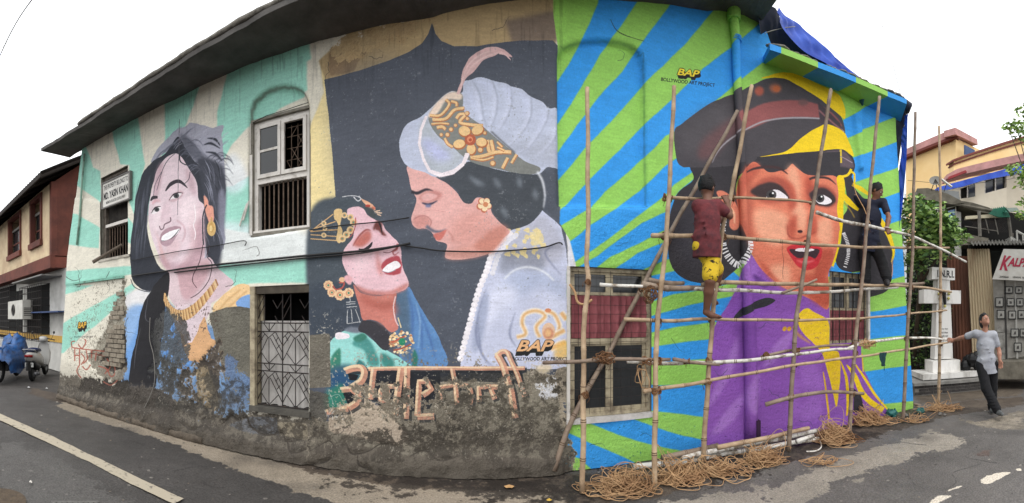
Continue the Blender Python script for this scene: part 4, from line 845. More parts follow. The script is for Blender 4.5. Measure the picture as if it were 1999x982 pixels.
# ---- overall ageing of the paint
t_ = (NL * .5 + NM * .3 + NF * .2)
CV *= (1 + (t_ - .5) * .16)[..., None]
CV *= (1 + (NB - .5) * .10)[..., None]
sp = smooth01((NF - .80) * 12) * smooth01((NM - .5) * 5); CV *= (1 - .45 * sp)[..., None]
zz_ = (np.arange(CH) / RES)[:, None]; ss_ = (np.arange(CW) / RES)[None, :]
leftA = smooth01((WS[1] - .02 - ss_) * 40)
grime = np.clip(1 - zz_ / (.55 + .5 * NL), 0, 1) * (leftA * .65 + .10)         # splashed street dirt
CV[:] = CV * (1 - grime[..., None] * .75) + np.array((84, 78, 70), np.float32) / 255 * grime[..., None] * .75
strk = smooth01((vnoise(CH, CW, 90, 21, 3, .6, .09) - .58) * 5) * smooth01((zz_ - 3.6) / 1.0) * leftA
CV *= (1 - .13 * strk)[..., None]                                               # run-down streaks
stroke([(486, 455), (486, 330), (487, 240), (491, 206), (506, 186), (530, 171), (560, 167), (590, 177), (602, 205)], (92, 88, 80), 2.2, alpha=.6, blur=.8)  # dark line painted on the arch rim: dirt, also standing in for weak shading
stroke([(1090, 300), (1089, 110), (1101, 92), (1130, 81), (1165, 77), (1200, 79), (1235, 89), (1251, 105), (1258, 130), (1263, 400)], (44, 70, 60), 1.4, alpha=.35, blur=.8)  # fainter painted line, likewise shading in the rim of the second arch
# relief: recessed arches, ledge, battens
relief([(487, 462), (486, 240), (490, 205), (505, 185), (530, 170), (560, 166), (590, 176), (602, 205), (604, 300), (604, 445)], -.09, blur=.8)
relief([(1089, 402), (1088, 110), (1100, 92), (1130, 80), (1165, 76), (1200, 78), (1235, 88), (1252, 105), (1258, 130), (1264, 403)], -.075, blur=.8)
relief([(1664, 222), (1680, 215), (1685, 330), (1676, 333)], .05, blur=.8)
relief([(100, 560), (145, 555), (243, 538), (243, 400), (100, 380)], .02, blur=1)
relief([(1094, 404), (1294, 404), (1294, 523), (1120, 523)], .012, blur=1)
REL += (NM - .5) * .012 + (NL - .5) * .02
zb = np.clip(1 - zz_ / .30, 0, 1); REL += smooth01(zb * 1.6) * .05 * (leftA) * (.6 + .9 * NM)   # rough mortar foot
RGH[:] = np.maximum(RGH, smooth01(zb * 1.5) * leftA)
rr = smooth01((ss_ - WS[1]) * 10) * smooth01((2.9 - zz_) * 3); RGH[:] = np.maximum(RGH, .55 * rr * (1 - .0 * zz_))
# ---- images
def mk_img(name, rgb, a):
    im = bpy.data.images.new(name, CW, CH, alpha=True); im.alpha_mode = 'CHANNEL_PACKED'
    buf = np.ones((CH, CW, 4), np.float32); buf[..., :3] = np.clip(rgb, 0, 1); buf[..., 3] = np.clip(a, 0, 1)
    im.pixels.foreach_set(buf.ravel()); im.update(); im.pack(); return im
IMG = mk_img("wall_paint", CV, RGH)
def wall_material():
    m = bpy.data.materials.new("painted_plaster"); m.use_nodes = True
    n = m.node_tree.nodes; l = m.node_tree.links; b = n["Principled BSDF"]
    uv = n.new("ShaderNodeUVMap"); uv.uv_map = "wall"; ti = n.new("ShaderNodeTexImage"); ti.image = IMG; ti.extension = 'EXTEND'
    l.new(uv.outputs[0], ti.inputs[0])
    tc = n.new("ShaderNodeTexCoord")
    nz = n.new("ShaderNodeTexNoise"); nz.inputs['Scale'].default_value = 55; nz.inputs['Detail'].default_value = 7; l.new(tc.outputs['Object'], nz.inputs[0])
    mr = n.new("ShaderNodeMapRange"); mr.inputs['From Min'].default_value = .3; mr.inputs['From Max'].default_value = .7
    mr.inputs['To Min'].default_value = .9; mr.inputs['To Max'].default_value = 1.08; l.new(nz.outputs[0], mr.inputs[0])
    mu = n.new("ShaderNodeMixRGB"); mu.blend_type = 'MULTIPLY'; mu.inputs[0].default_value = 1
    l.new(ti.outputs[0], mu.inputs[1]); l.new(mr.outputs[0], mu.inputs[2]); l.new(mu.outputs[0], b.inputs['Base Color'])
    n2 = n.new("ShaderNodeTexNoise"); n2.inputs['Scale'].default_value = 26; n2.inputs['Detail'].default_value = 6; n2.inputs['Roughness'].default_value = .65
    l.new(tc.outputs['Object'], n2.inputs[0])
    ma = n.new("ShaderNodeMath"); ma.operation = 'MULTIPLY_ADD'; l.new(ti.outputs[1], ma.inputs[0]); ma.inputs[1].default_value = .75; ma.inputs[2].default_value = .16
    bp = n.new("ShaderNodeBump"); bp.inputs['Distance'].default_value = .03; l.new(ma.outputs[0], bp.inputs['Strength']); l.new(n2.outputs[0], bp.inputs['Height'])
    l.new(bp.outputs[0], b.inputs['Normal']); b.inputs['Roughness'].default_value = .72; b.inputs['Specular IOR Level'].default_value = .3
    return m
M_WALL = wall_material()
def uv_wall(me, sz):                     # sz: per-vertex (s, z)
    u = me.uv_layers.new(name="wall"); li = np.zeros(len(me.loops), int); me.loops.foreach_get('vertex_index', li)
    a = np.array(sz, np.float32)[li]; a[:, 0] = a[:, 0] * RES / CW; a[:, 1] = a[:, 1] * RES / CH
    u.data.foreach_set('uv', a.ravel())
# openings: name -> (s0, s1, z0, z1)
OP = {'sign_window': wrect((198, 347), (253, 321), (247, 497), (196, 508)),
      'arched_window': wrect((493, 238), (601, 206), (603, 441), (489, 456)),
      'grille_door': wrect((493, 560), (603, 554), (603, 809), (493, 790)),
      'curtain_window': wrect((1107, 524), (1270, 523), (1273, 803), (1110, 819)),
      'far_window': wrect((1617, 531), (1692, 534), (1697, 662), (1621, 677))}
print("OPENINGS", OP)
TOPC = [(150, 296), (160, 291), (250, 238), (350, 188), (430, 148), (500, 118), (560, 100), (640, 84), (740, 58), (840, 28), (960, 6), (1100, -4), (1200, 2), (1300, 8), (1400, 20), (1450, 28), (1488, 48), (1512, 112), (1560, 140), (1600, 165), (1680, 210), (1740, 215), (1775, 240)]
_t = [wall_px(*p) for p in TOPC]; TS = np.array([q[0] for q in _t]); TZ = np.array([q[1] for q in _t])
_q = TS < 7.0; TZ[_q] = np.polyval(np.polyfit(TS[_q], TZ[_q], 2), TS[_q])
def ztop(s): return float(np.interp(s, TS, TZ))
print("TOPZ", [(round(a, 2), round(b, 2)) for a, b in _t])
_e = [wall_px(160, 291), wall_px(133, 500), wall_px(116, 740)]
def s_left(z): return float(np.interp(z, [q[1] for q in _e][::-1], [q[0] for q in _e][::-1]))
_r = [wall_px(1748, 225), wall_px(1757, 400), wall_px(1770, 600), wall_px(1784, 790)]
def s_right(z): return float(np.interp(z, [q[1] for q in _r][::-1], [q[0] for q in _r][::-1]))
print("LEFT", _e, "RIGHT", _r, WL)
B0 = thing('painted_building', 'long low two storey building covered in painted murals behind the bamboo scaffold', 'building', (-1.5, 3.9, 0))
cut_s = sorted({v for o in OP.values() for v in o[:2]} | {WS[1], WS[2]}); cut_z = sorted({v for o in OP.values() for v in o[2:]})
def lines(a, b, step, cuts):
    c = [a] + [x for x in cuts if a < x < b] + [b]; out = []
    for p, q in zip(c, c[1:]):
        k = max(1, round((q - p) / step)); out += [p + (q - p) * i / k for i in range(k)]
    return out + [b]
gs = lines(-.02, WL, .024, cut_s); gz = lines(0, 5.6, .024, cut_z)
ns, nz_ = len(gs), len(gz)
gsa, gza = np.array(gs), np.array(gz)
V = []; SZ = []
iz = np.clip((gza * RES).astype(int), 0, CH - 1); is_ = np.clip((gsa * RES).astype(int), 0, CW - 1)
RS = boxblur(REL, 2)[np.ix_(iz, is_)]
for i, z in enumerate(gz):
    sL, sR = s_left(z), s_right(z)
    for j, s in enumerate(gs):
        s2 = min(max(s, sL), sR); z2 = min(z, ztop(s2) + .06)
        V.append(wall_pt(s2, z2, float(RS[i, j]))); SZ.append((s2, z2))
F = []
ops = list(OP.values())
TZc = [ztop(s) for s in gs]
for i in range(nz_ - 1):
    zc = (gz[i] + gz[i + 1]) / 2; sL, sR = s_left(zc), s_right(zc)
    for j in range(ns - 1):
        sc_ = (gs[j] + gs[j + 1]) / 2
        if gs[j + 1] <= sL or gs[j] >= sR or gz[i] > TZc[j] + .06: continue
        if any(o[0] < sc_ < o[1] and o[2] < zc < o[3] for o in ops): continue
        a = i * ns + j; F.append((a, a + 1, a + 1 + ns, a + ns))
me = bpy.data.meshes.new("front_wall"); L0 = world_loc(B0)
me.from_pydata([tuple(v - L0) for v in V], [], F); me.polygons.foreach_set('use_smooth', [True] * len(F)); uv_wall(me, SZ); me.materials.append(M_WALL)
me.update(); new_obj("front_wall", me, B0)
# ================================================================ building parts
def wbox(mb, s0, s1, z0, z1, o0, o1, mi=0):          # box in wall space; o0 inner, o1 outer offset
    q = lambda o: [wall_pt(s0, z0, o), wall_pt(s1, z0, o), wall_pt(s1, z1, o), wall_pt(s0, z1, o)]
    mb.hull8(q(o1), q(o0), mi); return mb
def wbar(mb, a, b, r, o, n=6): mb.tube([wall_pt(a[0], a[1], o), wall_pt(b[0], b[1], o)], r, n); return mb
M_CONC = mat('old_concrete', (104, 100, 92), .95, scale=4, bump=.5, bscale=30, col2=(62, 60, 57))
M_SOFF = mat('sooty_soffit', (104, 101, 98), .95, scale=3, bump=.4, bscale=20, col2=(70, 68, 66))
M_CAP = mat('mortar_cap', (134, 129, 120), .95, scale=9, bump=.7, bscale=35, col2=(70, 67, 62))
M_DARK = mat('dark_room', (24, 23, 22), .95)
M_WWOOD = mat('white_painted_wood', (208, 203, 196), .6, scale=7, bump=.15, col2=(150, 142, 132), thr=.62)
M_CWOOD = mat('cream_painted_wood', (176, 164, 138), .7, scale=8, bump=.15, col2=(112, 100, 84), thr=.55)
M_IRON = mat('black_iron', (38, 34, 33), .6, scale=30, col2=(70, 50, 40), thr=.62)
M_RIRON = mat('rusty_iron_bars', (120, 104, 90), .75, scale=25, col2=(70, 52, 42))
M_CURT = mat('white_cloth', (206, 202, 198), .9, scale=3, col2=(160, 155, 150))
M_MAR = mat('maroon_cloth', (146, 84, 88), .9, scale=5, col2=(112, 58, 64))
M_BLUEP = mat('blue_wall_paint', BLU, .7, scale=5, var=.12, bump=.25, bscale=40)
M_GRNP = mat('green_wall_paint', GRN, .7, scale=5, var=.12, bump=.25, bscale=40)
M_CABLE = mat('black_cable', (26, 25, 26), .5)
M_CABLE2 = mat('grey_cable', (150, 146, 140), .6)
def glass_mat():
    m = bpy.data.materials.new("window_glass"); m.use_nodes = True; b = m.node_tree.nodes["Principled BSDF"]
    b.inputs['Base Color'].default_value = (.02, .022, .024, 1); b.inputs['Roughness'].default_value = .15; b.inputs['Specular IOR Level'].default_value = .6
    return m
M_GLASS = glass_mat()
# body of the building behind the painted face (side walls, back)
mb = MB(); dep = 6.0
bl, br = wall_pt(s_left(0), 0, -.02), wall_pt(s_right(0), 0, -.02)
tl_, tr_ = wall_pt(s_left(4.7), 4.72, -.02), wall_pt(s_right(5), 5.0, -.02)
back = Vector((0, dep, 0))
mb.add([bl, tl_, tl_ + back, bl + back], [(0, 1, 2, 3)]); mb.add([br, tr_, tr_ + back, br + back], [(3, 2, 1, 0)])
mb.add([bl + back, tl_ + back, tr_ + back, br + back], [(0, 1, 2, 3)])
M_SIDE = mat('side_plaster', (188, 182, 166), .9, scale=2, bump=.3, col2=(130, 122, 108))
mb.obj('side_wall', M_SIDE, B0)
# eave: sooty slab with a mortar cap, on the left two thirds
oe = [wall_px(x, y, .6) for x, y in ((80, 298), (150, 247), (241, 197), (311, 152), (393, 108), (545, 12))]
OS = np.array([q[0] for q in oe] + [6.5, 8.0, 9.0, 10.0, 10.8]); OZ = np.array(list(np.polyval(np.polyfit([q[0] for q in oe], [q[1] for q in oe], 2), [q[0] for q in oe])) + [4.72, 4.95, 5.16, 5.4, 5.42])
print("EAVE", list(zip(OS.round(2), OZ.round(2))))
s_end = wall_px(1505, 30, .3)[0]
ss = list(np.linspace(OS[0], s_end, 90))
def strip(mb, ss, prof, mi=0):                        # prof(s) -> list of (off, z) ring; joined along s
    k = len(mb.v); n = None
    for s in ss:
        pr = prof(s); n = len(pr)
        mb.v += [tuple(wall_pt(s, z, o)) for o, z in pr]
    for i in range(len(ss) - 1):
        for j in range(n):
            mb.f.append((k + i * n + j, k + i * n + (j + 1) % n, k + (i + 1) * n + (j + 1) % n, k + (i + 1) * n + j)); mb.mi.append(mi)
    mb.f.append(tuple(range(k, k + n))[::-1]); e = k + (len(ss) - 1) * n; mb.f.append(tuple(range(e, e + n))); mb.mi += [mi, mi]
def n1(s, sc, seed=0):
    return math.sin(s * sc + seed) * .5 + math.sin(s * sc * 2.7 + seed * 2.1) * .3 + math.sin(s * sc * 6.1 + seed) * .2
def eprof(s):
    zo = float(np.interp(s, OS, OZ)) + .008 * n1(s, 5); zi = ztop(max(s, TS[0])) + .012 * n1(s, 3, 1)
    return [(.60 + .012 * n1(s, 7, 3), zo), (-.04, zi), (-.04, zi + .12), (.60 + .012 * n1(s, 7, 3), zo + .055)]
m1 = MB(); strip(m1, ss, eprof); m1.obj('eave_slab', M_SOFF, B0, smooth=False)
s_cap = wall_px(152, 240, .6)[0]
def cprof(s):
    zo = float(np.interp(s, OS, OZ)) + .06; r = .055 + .006 * n1(s, 9, 2); c = .565
    return [(c + r * 1.0 * math.cos(a), zo + r * (.35 + math.sin(a)) if math.sin(a) > -.4 else zo - .0) for a in [i * math.pi / 4 for i in range(8)]]
m1 = MB(); strip(m1, list(np.linspace(s_cap, s_end, 160)), cprof); m1.obj('mortar_cap', M_CAP, B0, smooth=True)
M_ROOF = mat('weathered_roof_sheet', (92, 84, 78), .9, scale=6, col2=(60, 52, 48))
m1 = MB(); k = 0; sr = list(np.linspace(s_cap, s_end, 240)); vs = []
for i, s in enumerate(sr):
    w_ = .02 * math.cos(i * math.pi)
    vs += [wall_pt(s, float(np.interp(s, OS, OZ)) + .13 + w_, .50), wall_pt(s, 6.6 + w_, -2.9), wall_pt(s, 4.9 + w_, -5.9)]
for i in range(len(sr) - 1): m1.f += [(i * 3, i * 3 + 3, i * 3 + 4, i * 3 + 1), (i * 3 + 1, i * 3 + 4, i * 3 + 5, i * 3 + 2)]; m1.mi += [0, 0]
m1.v = [tuple(v) for v in vs]; m1.obj('roof', M_ROOF, B0)
# painted canopy over the right end
ob = [(1503, 97), (1525, 104), (1597, 132), (1671, 161), (1733, 188), (1770, 203)]
ib = [(1490, 122), (1494, 124), (1566, 149), (1636, 178), (1692, 208), (1760, 226)]
cols_ = [1, 0, 1, 0, 1]
m1 = MB()
for i in range(5):
    o_a, o_b = wall_px(*ob[i], .34), wall_px(*ob[i + 1], .34); i_a, i_b = wall_px(*ib[i]), wall_px(*ib[i + 1])
    za, zb_ = i_a[1], i_b[1]
    if i >= 3: za = min(za, 4.98); zb_ = min(zb_, 5.0)
    lo = [wall_pt(o_a[0], o_a[1], .34), wall_pt(o_b[0], o_b[1], .34), wall_pt(i_b[0], zb_, -.02), wall_pt(i_a[0], za, -.02)]
    m1.hull8(lo, [v + Vector((0, 0, .075)) for v in lo], cols_[i])
m1.obj('canopy_slab', [M_GRNP, M_BLUEP], B0)
m1 = MB()
for i in range(5):
    a = wall_px(ob[i][0], ob[i][1] - 3, .3); b = wall_px(ob[i + 1][0], ob[i + 1][1] - 3, .3)
    for k in range(8):
        u = (k + .5) / 8; s = a[0] + (b[0] - a[0]) * u; z = a[1] + (b[1] - a[1]) * u + .06
        m1.ball(wall_pt(s, z, .24 + .04 * random.random()), .02 + .05 * random.random(), 7, 5, scale=(1.8, 1.2, .35))
m1.obj('cement_rubble', mat('pale_rubble', (150, 144, 134), .95, scale=12, bump=.6, col2=(96, 92, 86)), B0, kind='stuff')
# drain pipe, boxed below, painted over with the mural
pp = [(1432, 27), (1435, 60), (1437, 85), (1438, 130), (1441, 180), (1446, 260), (1450, 350), (1454, 450), (1458, 540), (1463, 640), (1466, 720), (1467, 800), (1467, 857)]
rr_ = [.066, .06, .055, .055, .055, .052, .055, .055, .06, .08, .085, .085, .09]
m1 = MB(); pc = []; szp = []
for (x, y), r in zip(pp, rr_):
    s, z = wall_px(x, y, .05); pc.append(wall_pt(s, max(z, .0), .045)); szp += [(s, z)] * 14
m1.tube(pc, rr_, 14); me = m1.mesh('drain_pipe', M_WALL, world_loc(B0), True)
_wo = world_loc(B0); _d = Vector((WPTS[3][0] - WPTS[2][0], WPTS[3][1] - WPTS[2][1], 0)).normalized()
szp = [(wall_px(pp[i // 14][0], pp[i // 14][1])[0] + (v.co + _wo - pc[i // 14]).dot(_d), v.co.z + _wo.z) for i, v in enumerate(me.vertices)]
uv_wall(me, szp); new_obj('drain_pipe', me, B0)
m1 = MB(); s, z = wall_px(1433, 30, .05); m1.tube([wall_pt(s, z - .06, .045), wall_pt(s, z + .06, .045)], .085, 14); m1.obj('pipe_socket', M_GRNP, B0, smooth=False)
m1 = MB(); s, z = wall_px(1438, 78, .05)
for k in range(3): m1.tube([wall_pt(s, z - .015 + k * .02, .045), wall_pt(s, z - .003 + k * .02, .045)], .066, 12)
m1.obj('pipe_tie', M_BLUEP, B0)
m1 = MB(); s0_, z0_ = wall_px(1471, 835); wbox(m1, s0_ - .02, s0_ + .035, z0_ - .12, z0_ + .12, .03, .137); m1.obj('pipe_break', mat('hollow_dark', (52, 30, 56), .9), B0)
# thin painted pipe at the left end
m1 = MB(); m1.tube([WP(165, 300, .04), WP(160, 360, .04), WP(155, 430, .04), WP(150, 478, .04)], .022, 8)
m1.obj('narrow_pipe', mat('mint_paint', (146, 176, 160), .7, scale=6, col2=(90, 100, 92), thr=.6), B0, smooth=True)
# ledge under the first windows
m1 = MB(); za = wall_px(243, 541)[1]; wbox(m1, wall_px(146, 558)[0], wall_px(243, 541)[0], za - .015, za + .02, -.02, .045); m1.obj('string_ledge', mat('mint_ledge', (132, 186, 168), .8, col2=(80, 90, 80), thr=.6), B0)
# ---- openings
def reveal(o, mat_, depth=.2):
    s0, s1, z0, z1 = o; m = MB()
    wbox(m, s0 - .03, s0 + .0, z0 - .03, z1 + .03, -depth, -.03); wbox(m, s1, s1 + .03, z0 - .03, z1 + .03, -depth, -.03)
    wbox(m, s0 - .03, s1 + .03, z1, z1 + .03, -depth, -.032); wbox(m, s0 - .03, s1 + .03, z0 - .04, z0, -depth, -.032)
    return m.obj('window_reveal', mat_, B0)
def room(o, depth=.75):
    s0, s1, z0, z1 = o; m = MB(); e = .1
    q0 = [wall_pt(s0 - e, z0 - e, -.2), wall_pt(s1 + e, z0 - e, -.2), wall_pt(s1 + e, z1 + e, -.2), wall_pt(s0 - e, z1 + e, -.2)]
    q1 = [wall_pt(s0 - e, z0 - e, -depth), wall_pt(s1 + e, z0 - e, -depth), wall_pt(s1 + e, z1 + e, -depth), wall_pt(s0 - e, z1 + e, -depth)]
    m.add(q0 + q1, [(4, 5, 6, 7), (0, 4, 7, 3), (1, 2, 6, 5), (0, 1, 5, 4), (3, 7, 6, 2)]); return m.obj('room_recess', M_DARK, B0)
M_PLR = mat('reveal_plaster', (150, 146, 134), .9, scale=8, col2=(96, 90, 82))
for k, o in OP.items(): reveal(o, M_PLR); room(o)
def win(name, label): return new_obj(name, None, B0, label)
# arched window
s0, s1, z0, z1 = OP['arched_window']; W = s1 - s0; zt = 3.245
wn = win('window', 'upper window with white casements over vertical bars')
m = MB(); t = .05
wbox(m, s0, s0 + t, z0, z1, -.16, -.07); wbox(m, s1 - t, s1, z0, z1, -.16, -.07); wbox(m, s0 + t, s1 - t, z1 - t, z1, -.158, -.072)
wbox(m, s0 + t, s1 - t, zt - .03, zt + .03, -.158, -.068); wbox(m, s0 - .05, s1 + .03, z0 - .02, z0 + .025, -.15, -.035)
m.obj('frame', M_WWOOD, wn)
sm = (s0 + s1) / 2
def sash(a, b, c, d, off, glassed, muntin):
    m = MB(); w_ = .038
    wbox(m, a, a + w_, c, d, off - .03, off); wbox(m, b - w_, b, c, d, off - .03, off); wbox(m, a + w_, b - w_, d - w_, d, off - .028, off - .002); wbox(m, a + w_, b - w_, c, c + w_ * 1.2, off - .028, off - .002)
    if muntin: wbox(m, a + w_, b - w_, muntin - .014, muntin + .014, off - .026, off - .004)
    m.obj('sash', M_WWOOD, wn)
    if glassed:
        for q in ((c + w_, muntin - .012), (muntin + .012, d - w_)):
            g = MB(); wbox(g, a + w_ - .004, b - w_ + .004, q[0], q[1], off - .02, off - .014); g.obj('pane', M_GLASS, wn)
sash(s0 + t, sm - .005, zt + .032, z1 - t - .004, -.045, True, 3.60)
sash(sm + .005, s1 - t, zt + .032, z1 - t - .004, -.045, False, None)
m = MB(); a, b, c, d = sm + .045, s1 - t - .04, zt + .07, z1 - t - .05
for u in (.25, .6, .95): wbar(m, (a + (b - a) * u, c), (a + (b - a) * u, d), .004, -.12, 5)
for u in (.05, .25, .5, .75, .95): wbar(m, (a, c + (d - c) * u), (b, c + (d - c) * u), .004, -.12, 5)
for (x1_, y1_), (x2_, y2_) in (((.25, .25), (.6, .5)), ((.6, .25), (.25, .5)), ((.25, .75), (.6, .95)), ((.6, .5), (.95, .75)), ((.95, .5), (.6, .75)), ((.6, .05), (.95, .25)), ((.95, .05), (.6, .25)), ((.0, .25), (.25, .05))):
    wbar(m, (a + (b - a) * x1_, c + (d - c) * y1_), (a + (b - a) * x2_, c + (d - c) * y2_), .004, -.115, 5)
m.obj('ornamental_grille', M_RIRON, wn)
for k in range(9):
    m = MB(); s = s0 + .12 + (W - .2) * k / 8.6; wbar(m, (s, z0 + .02), (s, zt - .03), .009, -.115, 6); m.obj('window_bar', M_RIRON, wn)
m = MB(); wbox(m, s0 - .065, s0 - .005, z0 - .02, z0 + .95, -.05, -.02); wbox(m, s0 - .065, s0 - .005, z0 + .97, z1, -.052, -.03); m.obj('side_board', M_WWOOD, wn)
m = MB(); wbar(m, (s0 - .16, z0 + .1), (s0 - .05, z0 + .36), .011, .02); wbar(m, (s0 - .10, z0 + .16), (s0 - .02, z0 + .38), .011, .03); m.obj('broken_slat', M_WWOOD, wn)
m = MB(); zc = wall_px(545, 210)[1]; m.tube([WP(493, 240, -.03), WP(520, 226, -.03), WP(560, 214, -.035), WP(602, 200, -.03)], .004, 5); m.obj('loose_wire', M_CABLE, wn)
# barred window with the notice board
s0, s1, z0, z1 = OP['sign_window']; W = s1 - s0; wn = win('window', 'barred upper window behind the notice board')
m = MB(); wbox(m, s0, s0 + .07, z0, z1, -.15, -.06); wbox(m, s1 - .03, s1, z0, z1, -.15, -.06); wbox(m, s0 + .07, s1 - .03, z1 - .05, z1, -.148, -.06); m.obj('frame', mat('grey_wood', (120, 112, 102), .8, scale=9, col2=(70, 62, 56)), wn)
m = MB(); wbox(m, s0 + .07, s1 - .03, 3.16, 3.21, -.15, -.05); m.obj('transom', M_WWOOD, wn)
m = MB(); wbox(m, s0 + .07, s1 - .03, 3.21, 3.55, -.14, -.12); m.obj('upper_board', mat('dark_board', (60, 56, 52), .9, scale=14, col2=(34, 30, 28)), wn)
for k in range(8):
    m = MB(); s = s0 + .13 + (W - .2) * k / 7.5; wbar(m, (s, z0), (s, 3.17), .009, -.10, 6); m.obj('window_bar', M_RIRON, wn)
m = MB(); wbox(m, s0 - .05, s1 + .05, z0 - .04, z0 + .0, -.10, .03); m.obj('sill', mat('white_sill', (206, 200, 188), .85, col2=(140, 132, 120)), wn)
def text_mesh(body, offset=0.0, shear=0.0):
    v, t = text_tris(body, offset, shear); return v, t
def wall_text(body, s0, s1, z0, z1, off, m_, parent, name='lettering', offset=.0, shear=0.0):
    v, t = text_mesh(body, offset, shear); m = MB()
    m.add([wall_pt(s0 + (s1 - s0) * x, z0 + (z1 - z0) * y, off) for x, y in v], t); return m.obj(name, m_, parent)
sg = thing('notice_board', 'white owner notice board with black capitals hung over the barred window', 'sign', wall_pt(1.95, 3.47, .03))
a0, a1 = wall_px(200, 386, .05)[0], wall_px(252, 360, .05)[0]; c0, c1 = 3.48, 3.88
m = MB(); wbox(m, a0, a1, c0, c1, .02, .045); m.obj('board', mat('white_board', (222, 220, 214), .5, scale=5, col2=(190, 186, 178)), sg)
m = MB(); w_ = .022
for q in ((a0 - w_, a0, c0 - w_, c1 + w_), (a1, a1 + w_ * 1.6, c0 - w_, c1 + w_)): wbox(m, *q, .012, .062)
wbox(m, a0, a1, c1, c1 + w_, .012, .06); wbox(m, a0, a1, c0 - w_, c0, .012, .06); m.obj('frame', mat('grey_metal', (134, 130, 126), .5, col2=(96, 92, 88)), sg)
M_INK = mat('black_ink', (20, 20, 22), .6)
A_ = a1 - a0
wall_text('THIS PROPERTY BELONGS TO', a0 + .03, a1 - .03, c1 - .115, c1 - .035, .0465, M_INK, sg, offset=.012)
wall_text('MD. YASIN KHAN', a0 + .03, a1 - .03, c0 + .12, c0 + .24, .0465, M_INK, sg, offset=.035)
wall_text('MEMON BUILDER DEVELOPERS', a0 + .10, a1 - .10, c0 + .04, c0 + .085, .0465, M_INK, sg, offset=.01)
# grille door
s0, s1, z0, z1 = OP['grille_door']; W = s1 - s0; wn = win('grille_window', 'tall ground floor opening with patterned iron grille')
m = MB(); wbox(m, s0 - .03, s0 + .035, z0, z1, -.16, .012); m.obj('jamb', M_CWOOD, wn)
m = MB(); wbox(m, s0 - .04, s1 + .0, z1 - .09, z1 - .002, -.16, -.012); m.obj('lintel', mat('dark_wood', (86, 78, 66), .8, scale=6, col2=(50, 44, 38)), wn)
m = MB(); wbox(m, s0 - .03, s1 + .02, z0 - .05, z0 + .012, -.16, .035); m.obj('sill', M_CONC, wn)
gx = lambda u: s0 + W * (u - 80) / (437 - 80); gz_ = lambda v: z1 + (z0 - z1) * (v - 55) / (860 - 55)
def gl(m, a, b, r=.0055): wbar(m, (gx(a[0]), gz_(a[1])), (gx(b[0]), gz_(b[1])), r, -.06, 5)
m = MB()
for x in (95, 262, 434): gl(m, (x, 100), (x, 850), .008)
for y in (300, 357, 570, 620, 846): gl(m, (90, y), (437, y), .0075)
m.obj('grille_frame', M_IRON, wn)
for hx, w_ in ((95, 167), (262, 172)):
    for y0, y1, fan in ((357, 570, 1), (620, 846, 1), (300, 357, 0), (570, 620, 0), (110, 300, 2)):
        m = MB(); X_ = lambda u: hx + w_ * u; Y_ = lambda v: y0 + (y1 - y0) * v
        L = lambda a, b, c, d: gl(m, (X_(a), Y_(b)), (X_(c), Y_(d)))
        if fan == 0: L(.25, .0, .48, .95); L(.48, .95, .72, .0); L(.48, 0, .48, 1)
        elif fan == 2: L(.0, .55, .3, .0); L(.0, .9, .3, .35); L(.3, 0, .3, 1); L(.62, .2, .8, .5); L(.8, .5, 1, .2); L(.7, .75, .85, 1)
        else:
            L(.47, .2, .47, 1); L(.22, 0, .45, .2); L(.45, .2, .72, 0); L(.42, .2, 0, .9); L(.52, .2, 1, .9)
            L(.22, 0, 0, .2); L(.3, .08, .0, .45); L(.1, .12, .2, .27); L(.72, 0, 1, .42); L(.62, .1, 1, .65); L(.82, .18, .74, .3); L(.9, .4, .78, .52)
            L(.16, .66, .47, 1); L(.47, 1, .84, .68)
        m.obj('grille_panel', M_IRON, wn)
m = MB(); zc = gz_(285); n = 60; vs = []
for i in range(n + 1):
    s = s0 + .05 + (W - .05) * i / n; o = -.13 + .012 * math.sin(i * .9) + .008 * math.sin(i * 2.3)
    vs += [wall_pt(s, z0 + .02 + .01 * math.sin(i * .5), o), wall_pt(s, (z0 + zc) / 2, o * 1.0), wall_pt(s, zc, o)]
m.add(vs, [f for i in range(n) for f in ((i * 3, i * 3 + 3, i * 3 + 4, i * 3 + 1), (i * 3 + 1, i * 3 + 4, i * 3 + 5, i * 3 + 2))]); m.obj('curtain', M_CURT, wn, smooth=True)
m = MB(); wbox(m, s0 + .05, s0 + .085, zc, z1 - .1, -.15, -.1); m.obj('inner_post', M_CWOOD, wn)
